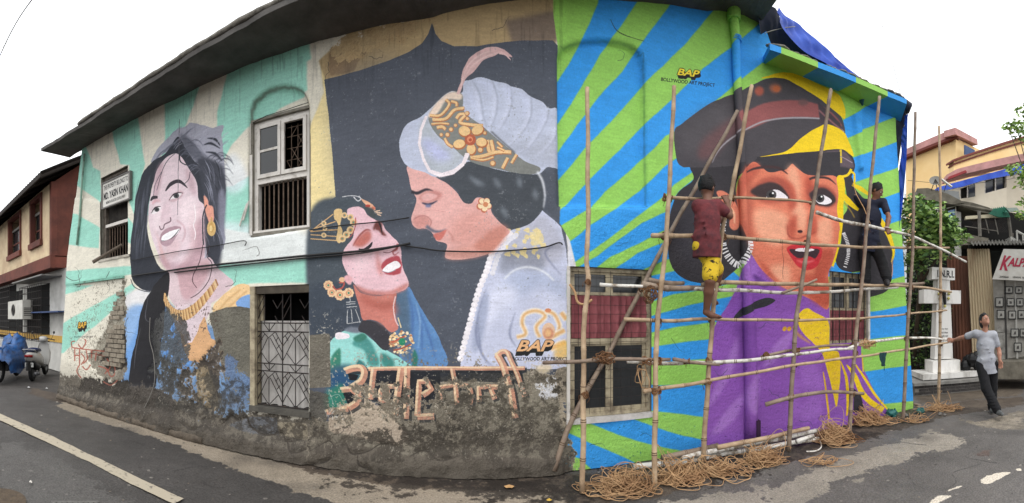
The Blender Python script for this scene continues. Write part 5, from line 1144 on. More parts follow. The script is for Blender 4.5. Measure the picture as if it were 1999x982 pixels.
# curtained window behind the scaffold
def curt_window(o, label, splits, mesh=True, scale=1.0):
    s0, s1, z0, z1 = o; W = s1 - s0; wn = win('window', label)
    m = MB(); t = .045
    wbox(m, s0, s0 + t, z0, z1, -.12, -.04); wbox(m, s1 - t, s1, z0, z1, -.12, -.04); wbox(m, s0 + t, s1 - t, z1 - t, z1, -.118, -.042); wbox(m, s0 + t, s1 - t, z0, z0 + t, -.118, -.042)
    zr0, zr1, zc0, zc1 = splits
    wbox(m, s0 + t, s1 - t, zr0, zr1, -.118, -.038); m.obj('frame', M_CWOOD, wn)
    for lo, hi in ((z0 + t, zr0), (zc1, z1 - t)):
        half = (s1 - s0 - 2 * t) / 2
        for q in (0, 1):
            a = s0 + t + q * half; b = a + half; m = MB(); w_ = .042
            wbox(m, a, a + w_, lo, hi, -.10, -.06); wbox(m, b - w_, b, lo, hi, -.10, -.06); wbox(m, a + w_, b - w_, lo, lo + w_ * .9, -.098, -.062); wbox(m, a + w_, b - w_, hi - w_ * .6, hi, -.098, -.062)
            m.obj('sash', M_CWOOD, wn)
            g = MB(); wbox(g, a + w_ - .004, b - w_ + .004, lo + w_ * .8, hi - w_ * .5, -.085, -.08); g.obj('pane', M_GLASS, wn)
    m = MB(); n = 80; vs = []
    for i in range(n + 1):
        s = s0 + t + (W - 2 * t) * i / n; f = .5 + .5 * math.sin(i * .82 + .6 * math.sin(i * .21)); hh = zc1 - zc0
        for r, u in enumerate((0, .25, .32, .6, .68, 1)): vs.append(wall_pt(s, zc0 + hh * u, -.062 + .045 * f * (1 if r % 2 else .35)))
    m.add(vs, [(i * 6 + r, i * 6 + 6 + r, i * 6 + 7 + r, i * 6 + 1 + r) for i in range(n) for r in range(5)]); m.obj('curtain', M_MAR, wn, smooth=True)
    if mesh:
        m = MB(); k = int((z1 - z0) / .1)
        for i in range(1, k): wbar(m, (s0 + .03, z0 + (z1 - z0) * i / k), (s1 - .03, z0 + (z1 - z0) * i / k + .006 * math.sin(i * 2)), .0022, -.015, 4)
        k = int(W / .12)
        for i in range(1, k): wbar(m, (s0 + W * i / k, z0 + .03), (s0 + W * i / k, z1 - .03), .0022, -.018, 4)
        m.obj('wire_mesh', M_IRON, wn, kind='stuff')
    return wn
zq = lambda x, y: wall_px(x, y)[1]
wn = curt_window(OP['curtain_window'], 'ground floor window with maroon curtain and wire mesh', (zq(1190, 671), zq(1190, 661), zq(1190, 660), zq(1190, 577)))
s0, s1, z0, z1 = OP['curtain_window']
m = MB(); wbox(m, s0 - .012, s0 + .02, z0, z1, -.05, .02); m.obj('white_border', M_WWOOD, wn)
m = MB(); wbox(m, s0 - .015, s1 + .02, z0 - .055, z0, -.05, .03); m.obj('sill', mat('white_plaster_sill', (214, 210, 208), .8, scale=8, col2=(170, 166, 160)), wn)
wn = curt_window(OP['far_window'], 'ground floor window with maroon curtain at the far end', (zq(1655, 673), zq(1655, 669), zq(1655, 668), zq(1655, 606)))
s0, s1, z0, z1 = OP['far_window']
for k in range(6):
    m = MB(); s = s0 + .08 + (s1 - s0 - .14) * k / 5; wbar(m, (s, z0), (s, z1), .008, -.02, 6); m.obj('window_bar', M_IRON, wn)
m = MB(); wbox(m, s1 - .01, s1 + .03, z0, z1, -.03, .02); m.obj('white_border', M_WWOOD, wn)
# exposed bricks
M_BRK = mat('weathered_brick', (162, 152, 136), .95, scale=10, bump=.5, bscale=60, col2=(108, 98, 86))
bm_me = None; k = 0
zlo, zhi = zq(225, 716), zq(235, 560); rw = .078
for r in range(int((zhi - zlo) / rw)):
    z = zlo + r * rw; sR_ = wall_px(244, 640)[0]; u = r / ((zhi - zlo) / rw)
    wid = .62 * (1 - u) + .18
    s = sR_ - wid * (.7 + .3 * random.random())
    while s < sR_ - .05:
        L_ = .2 if random.random() < .7 else .1
        L_ = min(L_, sR_ - s)
        if random.random() < .72:
            o_ = -.005 + .02 * random.random(); m = MB(); wbox(m, s, s + L_ - .014, z, z + rw - .014, -.05, o_); m.obj('brick', M_BRK, B0)
        s += L_
# cables clipped to the wall
def cable(label, pts, r, m_=M_CABLE, off=.03):
    pts = crom(pts, 5, False); m = MB(); m.tube([WP(x, y, off) for x, y in pts], r, 5)
    return m.obj('cable', m_, None, label, 'cable', smooth=True)
cable('thin dark wire crossing the chin of the laughing woman mural', [(257, 509), (341, 492), (420, 480), (476, 470), (478, 480)], .006)
cable('thick black cable bundle running along the wall below both faces', [(257, 539), (327, 529), (372, 522), (440, 515), (500, 509), (600, 499), (706, 490), (772, 481), (801, 475)], .013)
cable('second black cable just under the thick bundle at mid wall', [(340, 532), (400, 525), (500, 514), (604, 503), (706, 494), (790, 478)], .009)
cable('thin cable across the turbaned man, sagging under his chin', [(777, 478), (820, 484), (867, 490), (960, 491), (1054, 484), (1090, 474), (1098, 478)], .008)
cable('upper thin cable touching the forehead of the jewelled woman', [(605, 449), (670, 440), (743, 433), (799, 425)], .007)
cable('pale cord hanging down the painted black plait', [(293, 620), (292, 661), (299, 690), (302, 720), (301, 748), (292, 775), (281, 798)], .006, M_CABLE2, .035)
cable('white string strung under the eave beside the drain pipe', [(1493, 66), (1500, 62), (1528, 55), (1552, 52)], .005, M_CABLE2, .12)
# stick poking out of the barred window
m = MB(); a = wall_pt(*wall_px(181, 512, .35), .35); b = wall_pt(*wall_px(238, 478, -.05), -.05); m.tube([a, b], [.03, .025], 8)
m.obj('wooden_stick', mat('grey_stick', (112, 100, 88), .85, scale=12, col2=(70, 60, 52)), None, 'grey stick poking out of the barred window under the notice board', 'stick')
# ================================================================ ground
GX0, GX1, GY0, GY1, GR = -13.0, 12.0, 0.0, 10.0, 110
GW, GH = int((GX1 - GX0) * GR), int((GY1 - GY0) * GR)
_keep = (CV, REL, RGH, NF, NM, NL, NB, NC, CW, CH, RES)
NF = vnoise(GH, GW, 4, 41, 3); NM = vnoise(GH, GW, 22, 42, 5, .62); NL = vnoise(GH, GW, 120, 43, 5, .55); NB = vnoise(GH, GW, 6, 44, 3, .6, 4.0); NC = vnoise(GH, GW, 10, 45, 5, .75)
CV = np.zeros((GH, GW, 3), np.float32); REL = np.zeros((GH, GW), np.float32); RGH = np.zeros((GH, GW), np.float32); CW, CH = GW, GH
def to_cv(pts):
    o = []
    for x, y in pts:
        g = G(x, max(y, 650)); o.append(((g.x - GX0) * GR, (g.y - GY0) * GR))
    return np.array(o)
t_ = (NL * .5 + NM * .35 + NF * .15)[..., None]
CV[:] = (np.array((72, 69, 67), np.float32) + np.array((22, 21, 20), np.float32) * smooth01((GX0 + np.arange(GW) / GR + 1) / 4)[None, :, None]) / 255 * (1 + (t_ - .5) * .55)
SAND, SAND2 = (158, 146, 130), (132, 122, 108)
gd = lambda pts, c, b=8, nz=.5, thr=.5, **k: decay(pts, c, 0, b, nz, thr, rough=0, **k)
yy = (GY0 + np.arange(GH) / GR)[:, None]; xx = (GX0 + np.arange(GW) / GR)[None, :]
# damp earth by the wall foot
gd([(60, 755), (112, 768), (220, 798), (441, 858), (604, 900), (760, 915), (1100, 925), (1300, 905), (1500, 860), (1700, 815), (1800, 795), (1900, 780), (1999, 775), (1999, 790), (1850, 812), (1700, 850), (1560, 895), (1400, 935), (1250, 975), (1000, 990), (740, 965), (600, 940), (441, 895), (300, 850), (160, 795), (60, 770)], (92, 82, 72), 6, .5, col2=(66, 58, 52))
gd([(108, 790), (128, 782), (187, 797), (271, 819), (350, 842), (430, 868), (560, 905), (640, 925), (760, 945), (900, 955), (1000, 960), (1100, 962), (1100, 1100), (900, 1100), (700, 1000), (600, 962), (480, 920), (400, 890), (320, 858), (197, 823), (138, 801)], SAND, 5, .5, col2=SAND2, alpha=.95)
gd([(1150, 1100), (1260, 985), (1400, 965), (1500, 950), (1575, 920), (1675, 880), (1750, 860), (1824, 839), (1860, 848), (1899, 864), (1824, 880), (1750, 902), (1650, 932), (1590, 962), (1540, 990), (1500, 1100)], (164, 155, 142), 6, .7, col2=(136, 129, 118), alpha=.85)
gd([(1860, 815), (1909, 822), (1999, 800), (1999, 836), (1960, 838), (1900, 828)], (146, 136, 122), 5, .6)
gd([(1780, 765), (1850, 760), (1999, 735), (1999, 770), (1900, 780), (1800, 790)], (104, 94, 82), 8, .6, col2=(76, 68, 60))
gd([(900, 1100), (940, 975), (1080, 975), (1100, 1100)], (84, 76, 70), 8, .9, alpha=.6)
gd([(1900, 880), (1935, 872), (1940, 885), (1915, 892)], (104, 84, 76), 6, .4, alpha=.7)
for q in (((1915, 936), (1930, 928), (1950, 922), (1972, 922), (1955, 932), (1935, 942), (1918, 943)), ((1852, 956), (1874, 948), (1876, 951), (1855, 957)), ((1812, 985), (1830, 968), (1857, 968), (1840, 976), (1825, 984)), ((1984, 915), (1993, 914), (1994, 918), (1985, 918))):
    poly(q, (206, 196, 180), j=3, blur=.3)
for k in range(60):
    x = rng.rand() * 1999; y = 800 + 180 * rng.rand(); g = G(x, y)
    ell(x, y, 2 + 3 * rng.rand(), 1 + rng.rand(), (150, 144, 136) if k % 3 else (60, 56, 52), alpha=.6)
gd([(600, 905), (1100, 925), (1300, 905), (1700, 815), (1700, 850), (1400, 935), (1000, 985), (700, 955)], (58, 52, 48), 10, 1.2, thr=.72, alpha=.7)
for k in range(26):
    x, y = 1999 * rng.rand(), 830 + 150 * rng.rand(); ell(x, y, 10 + 40 * rng.rand(), 3 + 8 * rng.rand(), (54, 51, 49), blur=5, alpha=.35)
for k in range(14):
    x, y, a = 1999 * rng.rand(), 850 + 120 * rng.rand(), rng.rand() * 6; pts = [(x, y)]
    for i in range(9): a += rng.randn() * .5; x += 10 * math.cos(a); y += 4 * math.sin(a); pts.append((x, y))
    stroke(pts, (44, 42, 41), [1.4, 1, .4], curve=False, alpha=.6, blur=.3)
for k in range(260):
    x = rng.rand() * 1999; y = 770 + 210 * rng.rand(); ell(x, y, 1 + 1.6 * rng.rand(), .6 + .5 * rng.rand(), [(168, 160, 150), (50, 47, 45), (132, 118, 100)][k % 3], alpha=.7)
# worn coarse patch near the bottom left
gd([(0, 850), (120, 900), (260, 982), (260, 1100), (0, 1100)], (108, 105, 102), 8, .6, alpha=.55, col2=(84, 82, 80))
im = bpy.data.images.new("street_surface", GW, GH, alpha=True); im.alpha_mode = 'CHANNEL_PACKED'
buf = np.ones((GH, GW, 4), np.float32); buf[..., :3] = np.clip(CV, 0, 1); im.pixels.foreach_set(buf.ravel()); im.update(); im.pack()
CV, REL, RGH, NF, NM, NL, NB, NC, CW, CH, RES = _keep
m = bpy.data.materials.new("street"); m.use_nodes = True; n = m.node_tree.nodes; l = m.node_tree.links; b = n["Principled BSDF"]
uv = n.new("ShaderNodeUVMap"); uv.uv_map = "plan"; ti = n.new("ShaderNodeTexImage"); ti.image = im; ti.extension = 'EXTEND'; l.new(uv.outputs[0], ti.inputs[0])
tc = n.new("ShaderNodeTexCoord"); nz = n.new("ShaderNodeTexNoise"); nz.inputs['Scale'].default_value = 60; nz.inputs['Detail'].default_value = 8; l.new(tc.outputs['Object'], nz.inputs[0])
mr = n.new("ShaderNodeMapRange"); mr.inputs['From Min'].default_value = .3; mr.inputs['From Max'].default_value = .7; mr.inputs['To Min'].default_value = .68; mr.inputs['To Max'].default_value = 1.32; l.new(nz.outputs[0], mr.inputs[0])
mu = n.new("ShaderNodeMixRGB"); mu.blend_type = 'MULTIPLY'; mu.inputs[0].default_value = 1; l.new(ti.outputs[0], mu.inputs[1]); l.new(mr.outputs[0], mu.inputs[2]); l.new(mu.outputs[0], b.inputs['Base Color'])
bp = n.new("ShaderNodeBump"); bp.inputs['Strength'].default_value = .5; bp.inputs['Distance'].default_value = .012; l.new(nz.outputs[0], bp.inputs['Height']); l.new(bp.outputs[0], b.inputs['Normal'])
n3 = n.new("ShaderNodeTexNoise"); n3.inputs['Scale'].default_value = 1.3; n3.inputs['Detail'].default_value = 5; l.new(tc.outputs['Object'], n3.inputs[0])
m3 = n.new("ShaderNodeMapRange"); m3.inputs['From Min'].default_value = .35; m3.inputs['From Max'].default_value = .65; m3.inputs['To Min'].default_value = .5; m3.inputs['To Max'].default_value = .85; l.new(n3.outputs[0], m3.inputs[0]); l.new(m3.outputs[0], b.inputs['Roughness'])
b.inputs['Specular IOR Level'].default_value = .3
xs = [-400, -60] + list(np.linspace(-13, 12, 101)) + [60, 400]; ys = [-400, -60, -10] + list(np.linspace(0, 10, 41)) + [60, 400]
def gz0(x, y):
    if -13 < x < 12 and 0 < y < 10: return .006 * (math.sin(x * 1.7 + y) + math.sin(y * 2.3 - x * .6)) * min(1, (x + 13), (12 - x), y, 10 - y) - .012
    return -.012
vs = [(x, y, gz0(x, y)) for y in ys for x in xs]; nx = len(xs)
me = bpy.data.meshes.new("ground"); me.from_pydata(vs, [], [(j * nx + i, j * nx + i + 1, (j + 1) * nx + i + 1, (j + 1) * nx + i) for j in range(len(ys) - 1) for i in range(nx - 1)])
u = me.uv_layers.new(name="plan"); li = np.zeros(len(me.loops), int); me.loops.foreach_get('vertex_index', li)
a = np.array([((v[0] - GX0) / (GX1 - GX0), (v[1] - GY0) / (GY1 - GY0)) for v in vs], np.float32)[li]; u.data.foreach_set('uv', a.ravel())
me.materials.append(m); me.polygons.foreach_set('use_smooth', [True] * len(me.polygons)); new_obj("ground", me, None, kind='structure')
def sheet_on_ground(name, pts_px, m_, z=.004, j=.012, kind='structure', **k):
    p = dens(np.array([tuple(G(x, y))[:2] for x, y in pts_px]), .06); p = jit(p, j); mb = MB(); mb.add([(x, y, z) for x, y in p], [tuple(range(len(p)))])
    return mb.obj(name, m_, kind=kind, **k)
sheet_on_ground('road_line', [(-30, 793), (0, 808), (100, 851), (200, 899), (300, 947), (357, 974), (338, 984), (280, 957), (180, 905), (80, 858), (0, 821), (-30, 807)], mat('worn_road_paint', (168, 158, 140), .8, scale=14, col2=(98, 93, 87), thr=.62, sharp=.06), j=.022)
# utility covers
mb = MB(); c = G(-2, 978); mb.tube([c + Vector((0, 0, -.02)), c + Vector((0, 0, .008))], .24, 28)
mb.obj('manhole_cover', mat('rusty_cover', (92, 78, 62), .8, scale=20, bump=.4, col2=(66, 56, 46)), None, 'round brown manhole cover at the near left edge of the road', 'manhole cover', smooth=False)
c = thing('drain_cover', 'grey ribbed iron drain cover set in the road near the bottom edge', 'drain cover', G(150, 985))
M_CI = mat('worn_cast_iron', (112, 110, 106), .6, scale=20, col2=(76, 74, 72))
q = [G(100, 978), G(190, 978), G(215, 1010), G(110, 1010)]
mb = MB(); mb.hull8([v + Vector((0, 0, .004)) for v in q], [v + Vector((0, 0, -.03)) for v in q]); mb.obj('plate', M_CI, c)
for k in range(9):
    for r in range(3):
        u, v = (k + .5) / 9, (r + .5) / 3; p = q[0].lerp(q[1], u).lerp(q[3].lerp(q[2], u), v); mb = MB(); mb.box(p + Vector((0, 0, .007)), (.025, .05, .008), .3); mb.obj('rib', M_CI, c)
# low cement kerb at the wall foot on the left
kb = thing('kerb', 'low dirty cement kerb along the foot of the laughing woman mural', 'kerb', wall_pt(2, 0, .1))
M_FT = mat('dirty_cement', (110, 100, 88), .95, scale=7, bump=.8, bscale=22, col2=(74, 66, 58))
for a, b in ((.2, 1.55), (1.6, 2.5), (2.54, 3.9)):
    mb = MB(); strip(mb, list(np.linspace(a, b, int((b - a) * 18))), lambda s: [(.10 + .015 * n1(s, 11), -.02), (.095 + .02 * n1(s, 13, 1), .06 + .01 * n1(s, 23)), (.07, .085 + .012 * n1(s, 17, 2)), (-.03, .10), (-.03, -.02)])
    mb.obj('kerb_stone', M_FT, kb, smooth=True)
# small things on the ground
def litter(name, label, X, Y, r, c):
    mb = MB(); p = G(X, Y)
    vs = [p + Vector((r * math.cos(a) * (1 + .3 * math.sin(3 * a)), r * .7 * math.sin(a), .004 + .012 * abs(math.sin(2 * a + X)))) for a in [i * .785 for i in range(8)]]
    mb.add(vs + [p + Vector((0, 0, .03))], [(i, (i + 1) % 8, 8) for i in range(8)]); mb.obj(name, mat('litter_%d' % c[0], c, .8), None, label, 'litter')
litter('paper_scrap', 'white paper scrap on the road in front of the slate mural', 968, 932, .03, (214, 208, 200))
litter('leaf', 'larger dry orange leaf on the road in front of the slate mural', 994, 952, .05, (186, 146, 100))
litter('leaf', 'small yellow leaf at the very bottom of the road', 1072, 979, .025, (196, 160, 70))
litter('paper_scrap', 'small white scrap on the road in front of the scooters', 56, 757, .045, (206, 206, 206))
litter('paper_scrap', 'tiny white scrap on the road beside the mint wall corner', 91, 759, .035, (200, 200, 198))
litter('paper_scrap', 'white scrap on the dark road above the drain cover', 60, 943, .02, (214, 214, 210))
# ================================================================ neighbouring house on the left
HA, HB_ = (-18.0, 4.35), (-10.4, 4.35)
def hp(X, Y): return PL(X, Y, HA, HB_)                    # point on its street face
M_HC = mat('cream_house_paint', (220, 202, 166), .85, scale=2.0, bump=.2, col2=(184, 156, 128))
M_HR = mat('brick_red_paint', (126, 72, 60), .85, scale=2, bump=.2, col2=(84, 52, 46))
M_HW = mat('whitewash', (214, 212, 206), .9, scale=2.5, bump=.3, col2=(176, 174, 168))
M_YB = mat('yellow_band', (206, 166, 84), .85, scale=6, col2=(168, 132, 70))
H = thing('terrace_house', 'cream and brick red house with corrugated roof at the far left of the street', 'house', (-13, 5, 0))
zb0, zb1, ze = hp(105, 522).z, hp(105, 497).z, 5.55
def hbox(name, x0, x1, z0, z1, y0, y1, m_, par=H, **k):
    mb = MB(); mb.box(((x0 + x1) / 2, (y0 + y1) / 2, (z0 + z1) / 2), (x1 - x0, y1 - y0, z1 - z0)); return mb.obj(name, m_, par, **k)
XR = -10.4
W1a, W1b = hp(60, 500).x, hp(83, 500).x; W0a, W0b = hp(17, 500).x, hp(42, 500).x
print("HOUSE", zb0, zb1, W1a, W1b, W0a, W0b)
zw0, zw1 = hp(70, 476).z, hp(70, 392).z
# upper wall pieces round the two windows
hbox('upper_wall', -24, W0a, zb1, ze, 4.35, 9.5, M_HC); hbox('upper_wall', W0b, W1a, zb1, ze, 4.35, 9.5, M_HC); hbox('upper_wall', W1b, XR - .14, zb1, ze, 4.35, 9.5, M_HC)
for a, b in ((W0a, W0b), (W1a, W1b)):
    hbox('upper_wall', a, b, zb1, zw0, 4.351, 9.4, M_HC); hbox('upper_wall', a, b, zw1, ze, 4.351, 9.4, M_HC)
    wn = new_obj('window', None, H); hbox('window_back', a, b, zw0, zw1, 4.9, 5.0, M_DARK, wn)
    t = .11; y0, y1 = 4.30, 4.48
    hbox('frame', a, a + t, zw0 - .06, zw1 + .1, y0, y1, M_HR, wn); hbox('frame', b - t, b, zw0 - .06, zw1 + .1, y0, y1, M_HR, wn)
    hbox('sill', a - .02, b + .02, zw0 - .14, zw0 + .04, y0 - .05, y1, M_HR, wn); hbox('frame', a + t, b - t, zw1 - .02, zw1 + .1, y0, y1, M_HR, wn)
    hbox('pane', a + t, (a + b) / 2 + .1, zw0 + .04, zw1 - .4, 4.52, 4.54, M_GLASS, wn); hbox('shutter', (a + b) / 2 + .1, b - t, zw0 + .04, zw1 - .4, 4.5, 4.56, mat('grey_shutter', (120, 116, 110), .7), wn)
    hbox('transom', a + t, b - t, zw1 - .42, zw1 - .34, 4.46, 4.56, mat('grey_shutter', (120, 116, 110)), wn); hbox('pane', a + t, b - t, (zw0 + zw1) / 2 - .25, (zw0 + zw1) / 2 - .2, 4.5, 4.555, M_HR, wn)
hbox('corner_post', XR - .14, XR, zb1, ze, 4.32, 4.5, M_HR); hbox('side_wall', XR - .1, XR, zb1, ze, 4.5, 9.5, M_HR)
hbox('red_band', -24, XR + .02, zb0, zb1, 4.28, 4.42, M_HR); hbox('floor_slab', -24, XR, zb0 + .02, zb1 - .03, 4.42, 9.5, M_HR)
# lower storey set back
yl = 4.75
hbox('lower_wall', -24, -9.3, 0, zb0 + .02, yl, 9.3, M_HW); hbox('yellow_band', -24, -9.2, .88, 1.08, yl - .03, yl, M_YB)
hbox('lower_door', *sorted((PL(33, 650, (-18, yl), (-9, yl)).x, PL(44, 650, (-18, yl), (-9, yl)).x)), 0, 2.7, yl - .02, yl + .02, M_DARK)
hbox('awning', -13.6, -10.6, zb0 - .2, zb0 - .16, 4.1, yl, mat('grey_sheet', (150, 148, 144), .7, col2=(90, 88, 86)))
hpl = lambda X, Y: PL(X, Y, (-20, yl), (-9, yl))
def cage(x0, x1, z0, z1, nv, nh, dep_=.3):
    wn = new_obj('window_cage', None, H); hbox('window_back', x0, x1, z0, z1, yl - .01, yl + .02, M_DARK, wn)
    for i in range(nv + 1):
        mb = MB(); x = x0 + (x1 - x0) * i / nv; mb.tube([(x, yl - dep_, z0), (x, yl - dep_, z1)], .011, 5); mb.obj('cage_bar', M_IRON, wn)
    for i in range(nh + 1):
        mb = MB(); z = z0 + (z1 - z0) * i / nh; mb.tube([(x0, yl, z), (x0, yl - dep_, z), (x1, yl - dep_, z), (x1, yl, z)], .011, 5); mb.obj('cage_bar', M_IRON, wn)
cage(hpl(53, 600).x, hpl(97, 600).x, hpl(75, 664).z, hpl(75, 558).z, 12, 8)
cage(hpl(0, 600).x - .3, hpl(32, 600).x, hpl(16, 660).z, hpl(16, 560).z, 9, 9)
hbox('shelf', hpl(82, 612).x, -10.0, 1.78, 1.82, yl - .4, yl, mat('blue_shelf', (52, 74, 120), .6)); 
mb = MB(); mb.tube([(-11.6, yl - .38, 1.78), (-11.6, yl, 1.45)], .012, 5); mb.obj('bracket', M_IRON, H)
# corrugated roof
mb = MB(); xs_ = np.arange(-25, -9.75, .09); vs = []
for i, x in enumerate(xs_):
    w_ = .022 if i % 2 else -.022
    vs += [(x, 3.75, ze - .02 + w_), (x, 5.6, ze + .95 + w_), (x, 9.8, ze - .4 + w_)]
mb.add(vs, [f for i in range(len(xs_) - 1) for f in ((i * 3, i * 3 + 3, i * 3 + 4, i * 3 + 1), (i * 3 + 1, i * 3 + 4, i * 3 + 5, i * 3 + 2))])
mb.obj('corrugated_roof', mat('dark_roof_sheet', (66, 62, 60), .9, scale=5, col2=(40, 38, 38)), H)
for i in range(16):
    mb = MB(); x = -24.6 + i * .98; mb.tube([(x, 3.8, ze - .1), (x, 5.6, ze + .84)], .045, 6); mb.obj('rafter', mat('dark_timber', (52, 46, 42), .9), H)
hbox('fascia', -25, -9.8, ze - .16, ze - .05, 3.74, 3.79, mat('dark_timber', (52, 46, 42), .9))
mb = MB()
mb.add([(-10.45, 4.4, ze), (-10.45, 5.6, ze + .9), (-10.45, 9.5, ze - .35), (-10.45, 9.5, ze - .6), (-10.45, 4.4, ze - .3)], [(0, 1, 2, 3, 4)]); mb.obj('gable', M_HR, H)
# air conditioner
ac = thing('air_conditioner', 'white outdoor air conditioner unit fixed to the caged wall of the left house', 'air conditioner', (-13.2, 4.2, 1.7))
x0, x1 = PL(23, 600, (-18, 4.3), (-9, 4.3)).x, PL(52, 600, (-18, 4.3), (-9, 4.3)).x
zc0, zc1 = PL(40, 623, (-18, 4.3), (-9, 4.3)).z, PL(40, 587, (-18, 4.3), (-9, 4.3)).z
M_ACW = mat('ac_white', (206, 204, 196), .5, scale=4, col2=(180, 176, 166))
hbox('casing', x0, x1, zc0, zc1, 4.15, 4.5, M_ACW, ac)
mb = MB(); cx_, cz_ = x0 + (x1 - x0) * .4, (zc0 + zc1) / 2
for r in (.07, .12, .17, .21): mb.tube([(cx_ + r * math.cos(a), 4.14, cz_ + r * math.sin(a)) for a in np.linspace(0, 6.283, 19)], .006, 4, cap=False)
mb.obj('fan_guard', M_IRON, ac); mb = MB(); mb.tube([(cx_, 4.149, cz_), (cx_, 4.145, cz_)], .2, 20); mb.obj('fan_opening', mat('ac_dark', (70, 68, 66)), ac)
for i in range(5): hbox('side_louvre', x1, x1 + .008, zc0 + .12 + i * .06, zc0 + .15 + i * .06, 4.2, 4.45, mat('ac_dark', (70, 68, 66)), ac)
# scooter seen from behind
def scooter():
    c = G(66, 742); c.z = 0
    f = Vector((-.80, .60, 0)).normalized(); r = Vector((f.y, -f.x, 0)); U = Vector((0, 0, 1))
    q = lambda a, b, z: c + f * a + r * b + U * z          # along, side, up
    T = thing('scooter', 'grey and white scooter parked by the left house with its tail to the road', 'scooter', c)
    M_SW = mat('scooter_silver', (164, 162, 158), .35, scale=3, var=.1, metal=.2); M_SB = mat('scooter_black', (22, 22, 24), .5); M_RUB = mat('tyre_rubber', (24, 24, 25), .85)
    def hull(name, secs, m_, n=14):                        # secs: (along, z, halfwidth, halfheight)
        mb = MB(); k = 0; vs = []
        for a, z, hw, hh in secs:
            for i in range(n):
                t = 2 * math.pi * i / n; ct, st = math.cos(t), math.sin(t)
                vs.append(q(a, hw * abs(ct) ** .8 * (1 if ct > 0 else -1), z + hh * abs(st) ** .8 * (1 if st > 0 else -1)))
        fs = [(s * n + i, s * n + (i + 1) % n, (s + 1) * n + (i + 1) % n, (s + 1) * n + i) for s in range(len(secs) - 1) for i in range(n)]
        fs += [tuple(range(n))[::-1], tuple(range((len(secs) - 1) * n, len(secs) * n))]
        mb.add(vs, fs); return mb.obj(name, m_, T, smooth=True)
    hull('rear_body', [(-.42, .66, .05, .04), (-.38, .64, .13, .10), (-.2, .60, .19, .16), (.1, .56, .2, .18), (.3, .50, .19, .15), (.42, .40, .16, .10)], M_SW)
    hull('seat', [(-.30, .79, .06, .02), (-.26, .80, .13, .045), (0, .80, .15, .05), (.25, .77, .13, .05), (.42, .74, .09, .035), (.46, .73, .04, .02)], mat('navy_seat', (28, 38, 76), .5))
    hull('footboard', [(.38, .30, .15, .04), (.6, .28, .17, .035), (.86, .30, .16, .04)], M_SB)
    hull('front_apron', [(.80, .30, .19, .05), (.86, .45, .22, .06), (.92, .65, .22, .06), (.96, .85, .15, .06), (.95, .95, .10, .06)], M_SW)
    hull('headlamp_cowl', [(.86, 1.0, .07, .05), (.93, 1.02, .13, .09), (1.02, 1.0, .12, .09), (1.08, .98, .05, .04)], M_SW)
    hull('front_mudguard', [(.90, .44, .05, .03), (1.05, .50, .07, .05), (1.22, .46, .07, .04), (1.32, .36, .05, .03)], M_SW)
    hull('storage_cover', [(-.36, .50, .12, .06), (-.2, .42, .16, .12), (.1, .36, .15, .12), (.3, .33, .12, .08)], M_SB)
    for name, a, b in (('rear_wheel', -.12, 0), ('front_wheel', 1.13, 0)):
        wh = new_obj(name, None, T)
        mb = MB(); mb.tube([q(a + .2 * math.cos(t), b, .235 + .2 * math.sin(t)) for t in np.linspace(0, 2 * math.pi, 25)], .05, 8, cap=False); mb.obj('tyre', M_RUB, wh, smooth=True)
        mb = MB(); mb.tube([q(a, -.04, .235), q(a, .04, .235)], .14, 16); mb.obj('rim', mat('grey_rim', (90, 90, 92), .4, metal=.6), wh)
    mb = MB(); mb.tube([q(.9, -.34, 1.0), q(.93, -.12, 1.04), q(.93, .12, 1.04), q(.9, .34, 1.0)], .016, 6); mb.obj('handlebar', M_SB, T)
    for s in (-1, 1):
        mb = MB(); mb.tube([q(.9, s * .24, 1.02), q(.92, s * .3, 1.17)], .007, 5); mb.ball(q(.92, s * .31, 1.21), .06, 10, 6, scale=(.8, .5, .7)); mb.obj('mirror', M_SB, T, smooth=True)
        mb = MB(); mb.tube([q(.96, s * .16, .42), q(1.13, s * .06, .235)], .02, 6); mb.obj('fork', M_SB, T)
    mb = MB(); mb.tube([q(-.43, -.10, .66), q(-.45, 0, .67), q(-.43, .10, .66)], .035, 8); mb.obj('tail_light', mat('red_lens', (130, 24, 22), .25), T, smooth=True)
    mb = MB(); ctr = q(-.40, 0, .44); R_ = Matrix((f, r, U)).transposed(); mb.box(ctr, (.012, .22, .11), R=R_); mb.obj('number_plate', mat('plate_white', (200, 200, 196), .5), T)
    for i in range(5): mb = MB(); mb.box(q(-.408, -.07 + i * .035, .45), (.003, .018, .04), R=R_); mb.obj('plate_mark', M_INK, T)
    mb = MB(); mb.tube([q(-.3, -.16, .74), q(-.42, -.16, .82), q(-.46, 0, .83), q(-.42, .16, .82), q(-.3, .16, .74)], .014, 6); mb.obj('grab_rail', mat('chrome', (150, 150, 150), .25, metal=.9), T)
    mb = MB(); mb.tube([q(-.42, .17, .22), q(-.1, .16, .2), (q(.1, .12, .25))], [.05, .05, .03], 10); mb.obj('exhaust', mat('grey_rim', (90, 90, 92), .4, metal=.6), T, smooth=True)
    mb = MB(); mb.tube([q(-.42, 0, .52), q(-.46, 0, .3)], .07, 6, flat=.2); mb.obj('rear_mudguard', M_SB, T)
    return q
scooter()
